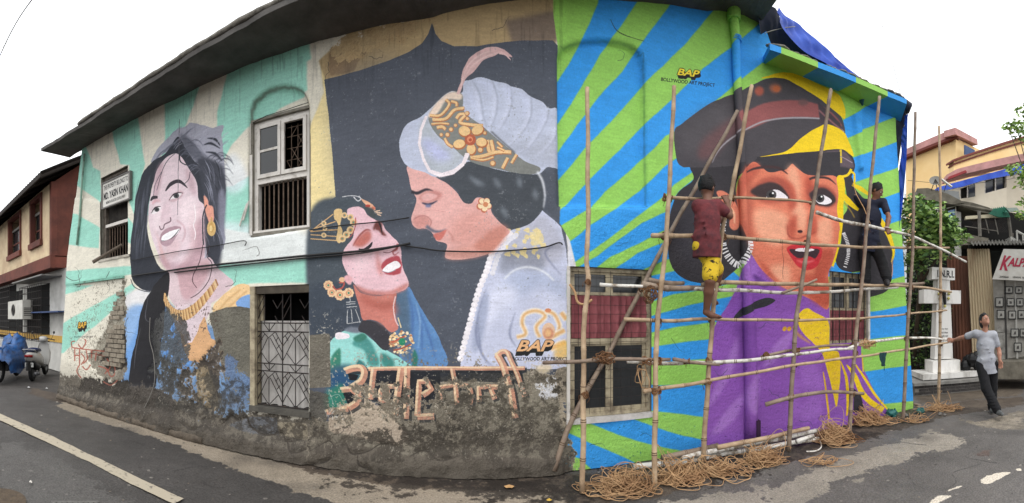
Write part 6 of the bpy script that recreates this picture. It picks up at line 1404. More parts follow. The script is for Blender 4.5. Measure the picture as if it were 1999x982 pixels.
# second two-wheeler under a blue sheet
cT = G(14, 742); T = thing('covered_motorcycle', 'motorcycle under a bright blue plastic sheet at the left picture edge', 'motorcycle', cT)
M_BT = mat('blue_plastic_sheet', (40, 90, 150), .35, scale=7, col2=(22, 40, 78), thr=.54, spec=.5)
f = Vector((-.80, .60, 0)).normalized(); r = Vector((f.y, -f.x, 0)); U = Vector((0, 0, 1)); q = lambda a, b, z: cT + f * a + r * b + U * z
mb = MB(); rs = np.random.RandomState(5); prof = [(-.75, .60), (-.6, .80), (-.35, .86), (0, .84), (.3, .92), (.5, 1.18), (.62, 1.2), (.78, 1.0), (.95, .7), (1.0, .5)]
vs = []; nn_ = 15
for a, h_ in prof:
    for i in range(nn_):
        t = (i / (nn_ - 1) - .5) * 2; z = .28 + (h_ - .28) * (1 - abs(t) ** 2.2) + rs.randn() * .045; w_ = .12 + .24 * abs(t) ** .5
        vs.append(q(a + rs.randn() * .03, np.sign(t) * w_ * min(1, abs(t) * 2) + rs.randn() * .03, z))
mb.add(vs, [(s * nn_ + i, s * nn_ + i + 1, (s + 1) * nn_ + i + 1, (s + 1) * nn_ + i) for s in range(len(prof) - 1) for i in range(nn_ - 1)]); mb.obj('plastic_sheet', M_BT, T, smooth=True)
for name, a in (('rear_wheel', -.5), ('front_wheel', .75)):
    mb = MB(); mb.tube([q(a + .25 * math.cos(t), 0, .3 + .25 * math.sin(t)) for t in np.linspace(0, 2 * math.pi, 25)], .045, 8, cap=False); mb.obj(name, mat('tyre_rubber', (24, 24, 25), .85), T, smooth=True)
mb = MB(); mb.box(q(.1, 0, .42), (.7, .24, .3), R=Matrix((f, r, U)).transposed()); mb.obj('engine', mat('dark_engine', (40, 40, 42), .5, metal=.3), T)
mb = MB(); mb.tube([q(.5, -.36, 1.1), q(.56, 0, 1.08), q(.5, .36, 1.1)], .018, 6); mb.obj('handlebar', mat('scooter_black', (22, 22, 24), .5), T)
# overhead wires at the top left
def wire(label, pts, r=.012, m_=M_CABLE):
    mb = MB(); mb.tube([P(x, y, d) for x, y, d in pts], r, 5); mb.obj('overhead_wire', m_, None, label, 'wire', smooth=True)
def arc(p0, p1, sag, d0, d1, n=14):
    return [(p0[0] + (p1[0] - p0[0]) * t, p0[1] + (p1[1] - p0[1]) * t + sag * math.sin(math.pi * t), d0 + (d1 - d0) * t) for t in np.linspace(0, 1, n)]
wire('thick dark wire crossing the white sky in the top left corner', arc((62, 0), (-6, 122), -10, 9, 12), .014)
wire('hair thin straight wire in the top left corner of the sky', arc((94, 0), (-6, 104), 0, 9, 13), .004, M_CABLE2)
wire('thin dark wire falling from the sky to the blue canopy end', arc((1706, -4), (1768, 225), -8, 9, 6.4), .005)
wire('faint pale wire left of the dark one above the canopy', arc((1702, -4), (1704, 150), 2, 12, 14), .003, M_CABLE2)
wire('faint pale wire right of the dark one above the canopy', arc((1727, -4), (1716, 120), -2, 12, 14), .003, M_CABLE2)
wire('thin wire slung over the yellow house wall', arc((1772, 352), (1999, 345), 10, 11, 12), .006, M_CABLE)
# ================================================================ right hand background
def plane(X0, d0, X1, d1):
    s, c, _ = ray(X0, 0); s1, c1, _ = ray(X1, 0); return (s * d0, c * d0), (s1 * d1, c1 * d1)
def slab(name, pl, px, m_, parent, thick=.1, fwd=0.0, kind=None, curve=False):
    a, b = Vector((*pl[0], 0)), Vector((*pl[1], 0)); n = Vector((b.y - a.y, -(b.x - a.x), 0)).normalized()
    if n.dot(-a) < 0: n = -n
    p2 = ((a + n * fwd).x, (a + n * fwd).y), ((b + n * fwd).x, (b + n * fwd).y)
    pts = [PL(x, y, *p2) for x, y in px]; mb = MB(); mb.prism(pts, -n * thick); return mb.obj(name, m_, parent, kind=kind)
M_YEL = mat('yellow_house_paint', (246, 216, 162), .85, scale=1.2, bump=.1, col2=(236, 200, 140))
M_PINK = mat('pink_mossy_roof', (206, 152, 150), .9, scale=2.2, bump=.4, bscale=12, col2=(150, 116, 108))
M_CRM = mat('cream_plaster', (232, 222, 202), .9, scale=1.0, bump=.1, col2=(206, 194, 172))
M_RUIN = mat('mossy_concrete', (128, 122, 110), .95, scale=3, bump=.6, bscale=14, col2=(66, 62, 54))
M_MAROON = mat('maroon_trim', (120, 64, 56), .8)
# yellow house
YH = thing('yellow_house', 'yellow upper house with a pink mossy parapet roof beyond the scaffold', 'house', P(1860, 622, 17) - Vector((0, 0, 1.6)))
pA = plane(1760, 15.5, 1868, 15.0); pB = plane(1868, 15.0, 1999, 22)
slab('wall', pA, [(1771, 620), (1768, 305), (1866, 266), (1868, 620)], M_YEL, YH, .3)
slab('wall', pB, [(1868, 620), (1866, 270), (1912, 292), (1912, 620)], M_YEL, YH, .3)
slab('parapet', pA, [(1762, 305), (1766, 292), (1866, 249), (1869, 262)], M_PINK, YH, .5, .2)
slab('parapet', pB, [(1865, 262), (1865, 249), (1908, 272), (1909, 283)], M_PINK, YH, .5, .18)
slab('parapet_trim', pA, [(1763, 310), (1763, 305), (1869, 262), (1869, 267)], M_MAROON, YH, .3, .22)
slab('vent_cloth', pB, [(1884, 302), (1884, 283), (1903, 293), (1903, 299)], mat('blue_cloth', (70, 90, 130), .8), YH, .05, .35)
pC = plane(1850, 12.5, 1999, 14.5)
YW = thing('yellow_terrace_wall', 'long yellow parapet wall with maroon coping rising to the right edge', 'wall', P(1930, 622, 13.5) - Vector((0, 0, 1.6)))
slab('wall', pC, [(1862, 345), (1862, 314), (2040, 258), (2040, 330)], M_YEL, YW, .3, .0)
slab('coping', pC, [(1861, 315), (1861, 311), (2040, 254), (2040, 259)], M_MAROON, YW, .45, .1)
slab('moulding', pC, [(1862, 322), (1862, 319), (2040, 264), (2040, 268)], M_MAROON, YW, .36, .04)
# cream flat with blue tarpaulin
CH_ = thing('cream_flat', 'cream walled flat with dark glazed windows under a blue tarpaulin eave', 'building', P(1930, 622, 12) - Vector((0, 0, 1.6)))
pD = plane(1840, 11.5, 1999, 12.5)
def wall_with_holes(parent, pl, outer, holes, m_, thick):
    """outer/holes as px x-ranges: vertical strips round each hole"""
    xs = sorted({outer[0][0], outer[1][0]} | {h[0] for h in holes} | {h[1] for h in holes})
    top = lambda x: np.interp(x, [p[0] for p in outer[2]], [p[1] for p in outer[2]]); bot = outer[3]
    for a, b in zip(xs, xs[1:]):
        h = [h for h in holes if h[0] <= a and h[1] >= b]
        if h:
            h = h[0]; slab('wall', pl, [(a, h[3](a)), (a, top(a)), (b, top(b)), (b, h[3](b))], m_, parent, thick); slab('wall', pl, [(a, bot), (a, h[2](a)), (b, h[2](b)), (b, bot)], m_, parent, thick)
        else: slab('wall', pl, [(a, bot), (a, top(a)), (b, top(b)), (b, bot)], m_, parent, thick)
L_ = lambda x0, y0, x1, y1: (lambda x: y0 + (y1 - y0) * (x - x0) / (x1 - x0))
h1 = (1874, 1904, L_(1874, 388, 1904, 384), L_(1874, 368, 1904, 358)); h2 = (1922, 1965, L_(1922, 378, 1965, 366), L_(1922, 352, 1965, 340))
wall_with_holes(CH_, pD, ((1845, 0), (2040, 0), [(1845, 366), (2040, 310)], 470), [h1, h2], M_CRM, .25)
for h in (h1, h2):
    wn = new_obj('window', None, CH_)
    slab('window_back', pD, [(h[0] - 1, h[2](h[0])), (h[0] - 1, h[3](h[0])), (h[1] + 1, h[3](h[1])), (h[1] + 1, h[2](h[1]))], M_DARK if h is h1 else M_GLASS, wn, .03, -.15)
    for x in ((h[0] + h[1]) / 2, h[0] + .8, h[1] - .8): slab('frame', pD, [(x - 1, h[2](x)), (x - 1, h[3](x)), (x + 1, h[3](x)), (x + 1, h[2](x))], M_WWOOD, wn, .05, -.06)
slab('open_casement', pD, [(1890, 386), (1892, 362), (1903, 358), (1904, 383)], M_GLASS, CH_, .02, .25)
slab('canopy', pD, [(1848, 349), (1848, 341), (1868, 330), (2040, 292), (2040, 306)], M_PINK, CH_, .5, .35)
slab('red_gutter', pD, [(1852, 350), (1852, 345), (1885, 332), (1888, 336)], mat('red_gutter_paint', (150, 48, 52), .6), CH_, .1, .42)
TP = thing('blue_tarpaulin', 'bright blue tarpaulin slung along the eave of the cream flat', 'tarpaulin', P(1930, 350, 12))
slab('sheet', pD, [(1822, 372), (1830, 366), (1880, 352), (1940, 336), (2040, 310), (2040, 330), (1960, 344), (1920, 352), (1880, 364), (1840, 372)], mat('bright_tarp', (54, 96, 206), .4, scale=4, col2=(24, 58, 160)), TP, .06, .9)
# satellite dish and aerial on the broken slab
DS = thing('satellite_dish', 'small grey satellite dish on a tripod above the broken concrete slab', 'satellite dish', P(1826, 372, 9.5))
c = P(1826, 350, 9.5); mb = MB(); nrm = Vector((-.75, -.35, .45)).normalized(); a_ = nrm.orthogonal().normalized(); b_ = nrm.cross(a_)
vs = [c - nrm * .06]; fs = []
for k, rr in enumerate((.06, .11, .155)):
    for i in range(14): t = i / 14 * 6.283; vs.append(c + (a_ * math.cos(t) + b_ * math.sin(t)) * rr - nrm * (.06 - rr * rr))
for i in range(14):
    fs.append((0, 1 + i, 1 + (i + 1) % 14))
    for k in (0, 1): fs.append((1 + k * 14 + i, 1 + (k + 1) * 14 + i, 1 + (k + 1) * 14 + (i + 1) % 14, 1 + k * 14 + (i + 1) % 14))
mb.add(vs, fs); mb.obj('dish', mat('dish_grey', (120, 118, 112), .6), DS, smooth=True)
for q_ in ((1818, 372), (1830, 372), (1838, 370)): mb = MB(); mb.tube([c, P(*q_, 9.5)], .012, 5); mb.obj('leg', M_IRON, DS)
AE = thing('aerial_panel', 'white bar aerial leaning beside the satellite dish', 'aerial', P(1848, 372, 9.6)); mb = MB(); mb.tube([P(1838, 350, 9.6), P(1858, 365, 9.6)], .03, 4); mb.obj('panel', M_WWOOD, AE); mb = MB(); mb.tube([P(1848, 358, 9.6), P(1843, 374, 9.6)], .01, 5); mb.obj('mast', M_IRON, AE)
# broken concrete verandah
RV = thing('verandah_house', 'dilapidated concrete verandah with lattice grille above the tin shed', 'building', P(1890, 622, 11) - Vector((0, 0, 1.6)))
pE = plane(1790, 9.8, 1999, 10.6)
slab('broken_beam', pE, [(1788, 385), (1790, 368), (1812, 367), (1850, 378), (1877, 392), (1880, 396), (1860, 399), (1830, 394), (1800, 388)], M_RUIN, RV, .9, .35)
slab('broken_beam', pE, [(1875, 402), (1878, 392), (1900, 396), (1930, 405), (1945, 412), (1935, 418), (1905, 412)], M_RUIN, RV, .9, .3)
slab('grey_block', pE, [(1838, 376), (1838, 370), (1872, 374), (1874, 392), (1860, 384)], mat('grey_block_paint', (140, 142, 142), .9), RV, .5, .1)
for k, (x0, y0, x1, y1) in enumerate(((1795, 392, 1905, 414), (1800, 396, 1950, 421), (1842, 398, 1880, 403))):
    mb = MB(); a = PL(x0, y0, *pE); b = PL(x1, y1, *pE); n_ = Vector((-.8, -.4, 0)) * .35; mb.tube([a + n_, b + n_], .035, 6); mb.obj('rafter', M_RUIN, RV)
slab('shade_strip', pE, [(1885, 428), (1885, 422), (1952, 417), (1958, 424)], mat('cream_strip', (196, 186, 160), .8), RV, .1, .3)
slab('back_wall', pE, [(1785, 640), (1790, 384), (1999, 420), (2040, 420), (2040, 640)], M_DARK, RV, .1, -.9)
slab('pale_side', pE, [(1865, 520), (1866, 412), (1876, 414), (1877, 520)], M_HW, RV, .15, .05)
slab('white_post', pE, [(1839, 432), (1839, 400), (1844, 400), (1844, 432)], M_HW, RV, .1, .1)
slab('balcony_slab', pE, [(1880, 478), (1881, 456), (1930, 465), (1928, 478)], M_RUIN, RV, .6, .3)
slab('balcony_slab', pE, [(1790, 400), (1790, 392), (1838, 398), (1838, 408)], M_RUIN, RV, .3, .2)
mb = MB()
for q_ in ((1909, 418, 1911, 466, .05), (1965, 428, 1972, 480, .05), (1921, 430, 1928, 460, .015), (1939, 430, 1946, 462, .015), (1882, 447, 1945, 456, .012), (1888, 428, 1965, 426, .012), (1972, 484, 1974, 460, .02)):
    m2 = MB(); n_ = Vector((-.8, -.4, 0)) * .32; m2.tube([PL(q_[0], q_[1], *pE) + n_, PL(q_[2], q_[3], *pE) + n_], q_[4], 6); m2.obj('verandah_post', mat('grey_post', (132, 128, 120), .85, col2=(90, 84, 78)), RV)
mb = MB(); n_ = Vector((-.8, -.4, 0)) * .3
for i in range(26):
    x = 1890 + i * 3.1
    for dx in (-22, 22):
        if 1888 < x + dx < 1966: mb.tube([PL(x, 429, *pE) + n_, PL(x + dx, 456 + (2 if dx > 0 else -2), *pE) + n_], .006, 4)
mb.obj('lattice_grille', M_IRON, RV, kind='stuff')
def rect_frame(name, pl, q, m_, parent, r=.015, fwd=.3):
    m2 = MB(); n_ = Vector((-.8, -.4, 0)) * fwd; pts = [PL(x, y, *pl) + n_ for x, y in q]; m2.tube(pts + [pts[0]], r, 5, cap=False); return m2.obj(name, m_, parent)
rect_frame('white_window_frame', pE, [(1844, 430), (1844, 412), (1865, 406), (1866, 433)], M_WWOOD, RV, .02, .2)
slab('blue_glass', pE, [(1846, 428), (1846, 413), (1864, 408), (1864, 430)], mat('blue_glass', (120, 150, 190), .3), RV, .02, .15)
for i in range(4): m2 = MB(); x = 1817 + i * 7; n_ = Vector((-.8, -.4, 0)) * .3; m2.tube([PL(x, 412 + (i % 2) * 3, *pE) + n_, PL(x, 436, *pE) + n_], .012, 5); m2.obj('railing_bar', M_WWOOD, RV)
m2 = MB(); m2.tube([PL(1816, 418, *pE) + n_, PL(1842, 410, *pE) + n_], .012, 5); m2.obj('railing_bar', M_WWOOD, RV)
# green corrugated awnings
def corr(name, p00, p10, p11, p01, n, amp, m_, parent, label=None, cat=None):
    """corrugated sheet: ribs run from edge p0* to edge p1*"""
    mb = MB(); p00, p10, p11, p01 = map(Vector, (p00, p10, p11, p01)); nrm = (p10 - p00).cross(p01 - p00).normalized(); vs = []; k_ = 4
    N = n * k_
    for i in range(N + 1):
        u = i / N; o = nrm * amp * math.sin(u * n * 2 * math.pi); vs += [p00.lerp(p10, u) + o, p01.lerp(p11, u) + o]
    mb.add(vs, [(i * 2, i * 2 + 2, i * 2 + 3, i * 2 + 1) for i in range(N)]); return mb.obj(name, m_, parent, label, cat, smooth=True)
GA = thing('green_awning', 'green corrugated awning with one pale sheet above the dark doorway', 'awning', P(1955, 420, 10))
M_GC = mat('green_corrugated', (34, 118, 92), .5, scale=4, col2=(24, 86, 68))
corr('sheet', P(1968, 415, 9.6), P(1932, 412, 10.6), P(1932, 408, 11), P(1962, 403, 10.2), 8, .02, M_GC, GA)
slab('sheet', pE, [(1930, 417), (1940, 408), (1966, 405), (1972, 424), (1950, 424)], M_GC, GA, .03, .45)
slab('pale_sheet', pE, [(1964, 406), (1985, 405), (1992, 413), (1970, 413)], mat('pale_sheet', (170, 186, 176), .5), GA, .04, .5)
slab('green_edge', pE, [(1984, 413), (2000, 418), (2040, 428), (2040, 432), (1998, 422)], M_GC, GA, .04, .5)
# staircase at the far right
ST = thing('white_staircase', 'short flight of white stairs with handrail at the right edge', 'stairs', P(1990, 480, 10))
for k in range(4): slab('step', pE, [(1973 + k * 3, 480), (1973 + k * 3, 462 + k * 1.5), (1976 + k * 3, 462 + k * 1.5), (1976 + k * 3, 480)], M_HW, ST, .5, .35)
for q_ in ((1978, 458, 2010, 475, .03), (1979, 458, 1980, 478, .025), (1990, 464, 1991, 480, .02), (2000, 470, 2001, 484, .02)): m2 = MB(); m2.tube([PL(q_[0], q_[1], *pE) + Vector((-.8, -.4, 0)) * .5, PL(q_[2], q_[3], *pE) + Vector((-.8, -.4, 0)) * .5], q_[4], 6); m2.obj('handrail', M_HW, ST)
# tin shed: rusty sheets
def rust(name, c1, c2, thr):
    return mat(name, c1, .8, scale=1.6, col2=c2, thr=thr, sharp=.12, stretch=(1, 1, .25), bump=.2)
SH = thing('tin_shed', 'shed of rusty corrugated iron sheets behind the white cross', 'shed', P(1900, 622, 10) - Vector((0, 0, 1.6)))
g_ = lambda X, Y, d: P(X, Y, d)
corr('rusty_sheet', g_(1856, 712, 9.9), g_(1906, 712, 9.7), g_(1900, 500, 9.7), g_(1848, 500, 9.9), 8, .022, rust('dark_rust', (104, 66, 50), (58, 42, 36), .5), SH)
corr('corrugated_sheet', g_(1899, 712, 9.6), g_(1952, 712, 9.5), g_(1932, 486, 9.5), g_(1888, 486, 9.6), 9, .024, rust('pale_rust', (190, 172, 142), (124, 84, 58), .58), SH)
corr('eave_sheet', g_(1895, 478, 9.2), g_(2040, 476, 9.6), g_(2040, 470, 10.3), g_(1895, 470, 10.0), 22, .03, mat('grey_corrugated', (110, 108, 102), .7, col2=(70, 66, 62)), SH)
slab('beam', plane(1895, 9.7, 2040, 9.9), [(1890, 488), (1890, 478), (2040, 480), (2040, 490)], M_DARK, SH, .1)
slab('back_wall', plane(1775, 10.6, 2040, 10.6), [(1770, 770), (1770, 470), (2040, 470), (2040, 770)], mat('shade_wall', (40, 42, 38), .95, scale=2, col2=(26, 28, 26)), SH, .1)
# shop front with framed pictures and sign
pS = plane(1935, 9.35, 2040, 9.4)
SF = thing('picture_shop', 'grey panelled shop door hung with small framed pictures under the sign', 'shop', P(1975, 622, 9.3) - Vector((0, 0, 1.6)))
M_SD = mat('grey_shop_door', (156, 153, 146), .7, scale=3, bump=.15, col2=(106, 102, 96))
slab('door', pS, [(1944, 703), (1938, 545), (2040, 552), (2040, 690)], M_SD, SF, .12, 0)
slab('door_divider', pS, [(1963, 703), (1960, 546), (1963, 546), (1967, 703)], mat('dark_gap', (52, 50, 48)), SF, .04, .02); slab('door_divider', pS, [(1984, 700), (1980, 548), (1983, 548), (1988, 700)], mat('pale_strip', (164, 162, 156)), SF, .04, .025)
fr = [(1970, 566, 13, 13), (1989, 566, 12, 13), (1951, 590, 14, 18), (1973, 590, 13, 15), (1991, 590, 12, 15), (1954, 614, 14, 17), (1976, 615, 13, 16), (1994, 614, 12, 16), (1981, 650, 14, 16), (1998, 650, 12, 16), (1987, 678, 13, 17)]
for i, (x, y, w_, h_) in enumerate(fr):
    f_ = new_obj('picture', None, SF); w_, h_ = w_ / 2 + 1, h_ / 2 + .5
    slab('frame', pS, [(x - w_, y + h_), (x - w_, y - h_), (x + w_, y - h_), (x + w_, y + h_)], M_INK, f_, .03, .045)
    slab('mount', pS, [(x - w_ + 1.6, y + h_ - 1.8), (x - w_ + 1.6, y - h_ + 1.8), (x + w_ - 1.6, y - h_ + 1.8), (x + w_ - 1.6, y + h_ - 1.8)], mat('grey_mount', (150, 148, 142), .6), f_, .02, .05)
    slab('image', pS, [(x - 2.4, y + 3.2), (x - 2.4 + (i % 3), y - 2.6), (x + 2, y - 3.4 + (i % 2) * 2), (x + 2.6, y + 2.8)], mat('dark_photo', (66, 62, 60), .5), f_, .01, .054)
for q_ in ((1948, 650, 1962, 690), (1966, 640, 1976, 650), (1946, 638, 1960, 648)): slab('panel', pS, [(q_[0], q_[3]), (q_[0], q_[1]), (q_[2], q_[1]), (q_[2], q_[3])], mat('pale_panel', (156, 154, 148), .7, col2=(80, 76, 72)), SF, .02, .02)
SB = thing('shop_sign', 'white shop sign with large crimson lettering above the panelled door', 'sign', P(1970, 520, 9))
pT = plane(1935, 9.0, 2040, 9.05)
slab('board', pT, [(1937, 545), (1959, 486), (2060, 489), (2060, 552)], mat('sign_white', (186, 184, 178), .6, col2=(164, 160, 152)), SB, .06, 0)
def px_text(body, bl_, br_, tl_2, pl, m_, parent, name='lettering', offset=0., shear=0., fwd=.008):
    v, t = text_mesh(body, offset, shear); a, b = Vector((*pl[0], 0)), Vector((*pl[1], 0)); n = Vector((b.y - a.y, -(b.x - a.x), 0)).normalized()
    if n.dot(-a) < 0: n = -n
    mb = MB(); bl_, br_, tl_2 = map(np.array, (bl_, br_, tl_2)); vs = []
    for x, y in v: q = bl_ + (br_ - bl_) * x + (tl_2 - bl_) * y; vs.append(PL(q[0], q[1], *pl) + n * fwd)
    mb.add(vs, t); return mb.obj(name, m_, parent)
M_CR = mat('crimson_paint', (150, 30, 58), .6)
px_text('K', (1951, 527), (1969, 529), (1957, 498), pT, M_CR, SB, offset=.04, shear=.2)
px_text('ALPANA', (1966, 520), (2035, 522), (1969, 503), pT, M_CR, SB, offset=.04, shear=.2)
px_text('26456666', (1951, 542), (1969, 543), (1951, 538), pT, M_INK, SB, offset=.015, shear=.2)
px_text('तमाम फोटो', (1977, 543), (2010, 545), (1977, 538), pT, M_INK, SB, offset=.01)
slab('pavement_step', pS, [(1940, 740), (1940, 706), (2060, 706), (2060, 740)], M_RUIN, SF, 1.2, .5)
# raised pavement behind the man
PV = MB(); a = G(1870, 740); pts = [G(1868, 752), G(1905, 742), G(2060, 728), G(2060, 700), G(1868, 712)]
PV.prism([p + Vector((0, 0, -.02)) for p in pts], (0, 0, .14)); PV.obj('pavement', mat('dirty_pavement', (112, 104, 94), .95, scale=5, bump=.4, col2=(78, 72, 66)), kind='structure')
# memorial cross
CRS = thing('memorial_cross', 'white memorial cross with black lettering on a stepped plinth', 'cross', P(1840, 622, 9) - Vector((0, 0, 1.6)))
cc = P(1838, 622, 9.0); cc.z = 0; f = Vector((cc.x, cc.y, 0)).normalized(); r_ = Vector((f.y, -f.x, 0)); an = math.radians(24)
u_ = r_ * math.cos(an) + f * math.sin(an); n_ = -f * math.cos(an) + r_ * math.sin(an)
M_WM = mat('white_marble', (222, 220, 216), .6, scale=3, bump=.15, col2=(158, 154, 146), thr=.58, stretch=(1, 1, .3))
def cbx(name, u0, u1, z0, z1, n0, n1_, m_=M_WM, par=CRS, taper=0.0, kind=None):
    q = lambda n, : [cc + u_ * (u0 - taper) + n_ * n + Vector((0, 0, z0)), cc + u_ * (u1 + taper) + n_ * n + Vector((0, 0, z0)), cc + u_ * u1 + n_ * n + Vector((0, 0, z1)), cc + u_ * u0 + n_ * n + Vector((0, 0, z1))]
    mb = MB(); mb.hull8(q(n1_), q(n0)); return mb.obj(name, m_, par, kind=kind)
zat = lambda Y, d=9.0: CAMH + (HY - Y) / RPX * d
cbx('upright', -.15, .15, zat(700), zat(546), -.13, .13, taper=.08)
cbx('arm', -.50, .42, zat(593), zat(567), -.16, .16)
cbx('head_block', -.30, .27, zat(547), zat(524), -.15, .15)
cbx('base_block', -.32, .36, zat(724), zat(702), -.24, .24); cbx('base_slab', -.62, .95, zat(734), zat(724), -.4, .42)
cbx('plinth_slab', -.9, 1.1, zat(741), zat(736), -.6, .62, mat('grey_slab', (140, 138, 134), .8, col2=(100, 98, 94)))
zt_ = zat(741); mb = None; M_PB = mat('dark_painted_brick', (74, 70, 68), .9, scale=8, bump=.4, col2=(46, 44, 44)); M_MORT = mat('grey_mortar', (128, 124, 118), .95)
cbx('plinth_core', -.86, 1.05, -.02, zt_, -.6, .56, M_MORT); rows = 3; hh = zt_ / rows
for r in range(rows):
    x = -.86 + (.1 if r % 2 else 0)
    while x < 1.0:
        cbx('brick', x, min(x + .2, 1.05), r * hh + .008, (r + 1) * hh - .008, .55, .575, M_PB); x += .215
def ctext(body, u0, u1, z0, z1, n, m_=M_INK, offset=0.0):
    v, t = text_mesh(body, offset); mb = MB(); mb.add([cc + u_ * (u0 + (u1 - u0) * x) + n_ * n + Vector((0, 0, z0 + (z1 - z0) * y)) for x, y in v], t); return mb.obj('lettering', m_, CRS)
ctext('I.N.R.I.', -.17, .25, zat(543), zat(529), .153, offset=.03)
for k, s_ in enumerate(('Only that', 'which these', 'Truth can', 'understand', 'Shall live')): ctext(s_, -.10, .10, zat(644 + k * 6.5), zat(640 + k * 6.5), .134, offset=.01)
WR = thing('dried_garland', 'dark dried garland with yellow flowers tied to the arm of the cross', 'garland', cc + n_ * .17 + Vector((0, 0, zat(590))))
mb = MB(); mb.tube([cc + u_ * -.02 + n_ * .18 + Vector((0, 0, zat(570))), cc + u_ * .0 + n_ * .2 + Vector((0, 0, zat(595)))], [.05, .03], 8); mb.obj('dark_bundle', M_INK, WR)
for a, b in ((-.14, 575), (.1, 574), (.0, 598), (-.12, 584), (.09, 583)):
    mb = MB(); mb.ball(cc + u_ * a + n_ * .19 + Vector((0, 0, zat(b))), .035, 8, 5); mb.obj('flower', mat('yellow_flower', (206, 196, 120), .8), WR, smooth=True)
BG = thing('black_bag', 'crumpled black plastic bag on the plinth right of the cross', 'bag', cc + u_ * .62)
mb = MB(); rs = np.random.RandomState(4)
for k in range(7): mb.ball(cc + u_ * (.55 + .3 * rs.rand()) + n_ * (.05 + .2 * rs.rand()) + Vector((0, 0, zat(724) + .08 + .22 * rs.rand())), .09 + .05 * rs.rand(), 8, 6, scale=(1, 1, 1.2))
mb.obj('crumpled_sack', mat('black_plastic', (22, 22, 24), .4), BG)
# ---- trees and leaves
def leaf_mesh(name, m_, L=.09, w_=.035):
    me = bpy.data.meshes.new(name); me.from_pydata([(0, 0, 0), (L * .35, w_, .008), (L * .75, w_ * .7, 0), (L, 0, -.012), (L * .75, -w_ * .7, 0), (L * .35, -w_, .008)], [], [(0, 1, 2, 3), (0, 3, 4, 5)]); me.materials.append(m_); return me
def leaves(mb, c, rad, n, L, rs, squash=.8, mi=3):
    for _ in range(n):
        d = rs.randn(3); d /= np.linalg.norm(d); r = rad * rs.rand() ** .45
        p = Vector(c) + Vector((d[0] * r, d[1] * r, d[2] * r * squash))
        a = rs.rand() * 6.28; t = rs.rand() * .9 - .55; ax = Vector((math.cos(a) * math.cos(t), math.sin(a) * math.cos(t), math.sin(t))); sd = ax.orthogonal().normalized(); sd = Matrix.Rotation(rs.rand() * 3, 3, ax) @ sd
        l = L * (.6 + .7 * rs.rand()); w_ = l * .24
        mb.add([p, p + ax * l * .4 + sd * w_, p + ax * l, p + ax * l * .4 - sd * w_], [(0, 1, 2, 3)], rs.randint(mi))
M_LV = [mat('leaf_mid', (112, 146, 76), .5, scale=20, var=.3), mat('leaf_dark', (66, 98, 52), .5, scale=20, var=.3), mat('leaf_light', (156, 188, 104), .5, scale=20, var=.25)]
def tree(label, base, blobs, L, seed, trunk_r=.05, name='tree', mats_=M_LV, cat='tree', loc=None):
    T = thing(name, label, cat, base); rs = np.random.RandomState(seed); base = Vector(base)
    mt = MB(); zs = [b[0][2] for b in blobs]; top = Vector(blobs[0][0])
    mt.tube([base, base.lerp(top, .5) + Vector((.05, .04, 0)), top], [trunk_r, trunk_r * .75, trunk_r * .35], 8)
    for (c, rad, n) in blobs[1:]: m0 = base.lerp(top, .55 + .3 * rs.rand()); mt.tube([m0, m0.lerp(Vector(c), .5) + Vector((0, 0, .06)), Vector(c)], [trunk_r * .5, trunk_r * .3, trunk_r * .12], 6)
    mt.obj('trunk', mat('bark', (92, 80, 66), .9, scale=12, bump=.5, col2=(60, 50, 42)), T, smooth=True)
    mb = MB()
    for c, rad, n in blobs: leaves(mb, c, rad, n, L, rs)
    mb.obj('crown', mats_, T); return T
pt = lambda X, Y, d: tuple(P(X, Y, d))
tree("bushy broad leaved tree between the scaffold and the verandah", (P(1780, 622, 9.9) - Vector((0, 0, 1.6))), [(pt(1810, 425, 8.6), .55, 420), (pt(1785, 400, 8.8), .32, 170), (pt(1840, 440, 8.5), .42, 300), (pt(1865, 460, 8.5), .32, 200), (pt(1790, 450, 8.8), .5, 340), (pt(1820, 480, 8.6), .5, 300), (pt(1848, 478, 8.6), .25, 110), (pt(1785, 510, 8.9), .35, 200)], .15, 3, .07)
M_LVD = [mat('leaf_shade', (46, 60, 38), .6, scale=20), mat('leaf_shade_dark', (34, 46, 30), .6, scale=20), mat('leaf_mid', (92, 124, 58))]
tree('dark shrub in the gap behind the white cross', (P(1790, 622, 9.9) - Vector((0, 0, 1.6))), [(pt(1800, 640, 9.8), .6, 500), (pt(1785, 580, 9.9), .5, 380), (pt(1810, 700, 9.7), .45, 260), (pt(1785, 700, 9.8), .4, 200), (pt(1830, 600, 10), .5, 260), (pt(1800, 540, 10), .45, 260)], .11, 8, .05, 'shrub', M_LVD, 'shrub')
M_LVL = [mat('leaf_fresh', (168, 196, 96), .5, scale=20), mat('leaf_light', (138, 168, 84)), mat('leaf_mid', (92, 124, 58))]
tree('light green airy tree reaching in at the right edge of the sky', P(2050, 622, 9.5) - Vector((0, 0, 1.6)), [(pt(2040, 300, 9.5), .5, 260), (pt(1985, 250, 9.5), .28, 120), (pt(1998, 215, 9.5), .2, 60), (pt(1968, 248, 9.5), .16, 40), (pt(2010, 270, 9.5), .3, 140), (pt(1990, 335, 9.3), .28, 110), (pt(2000, 355, 9.3), .22, 90), (pt(1970, 330, 9.3), .12, 26), (pt(1992, 420, 9.3), .15, 40), (pt(2000, 395, 9.3), .18, 50)], .12, 12, .06, mats_=M_LVL)
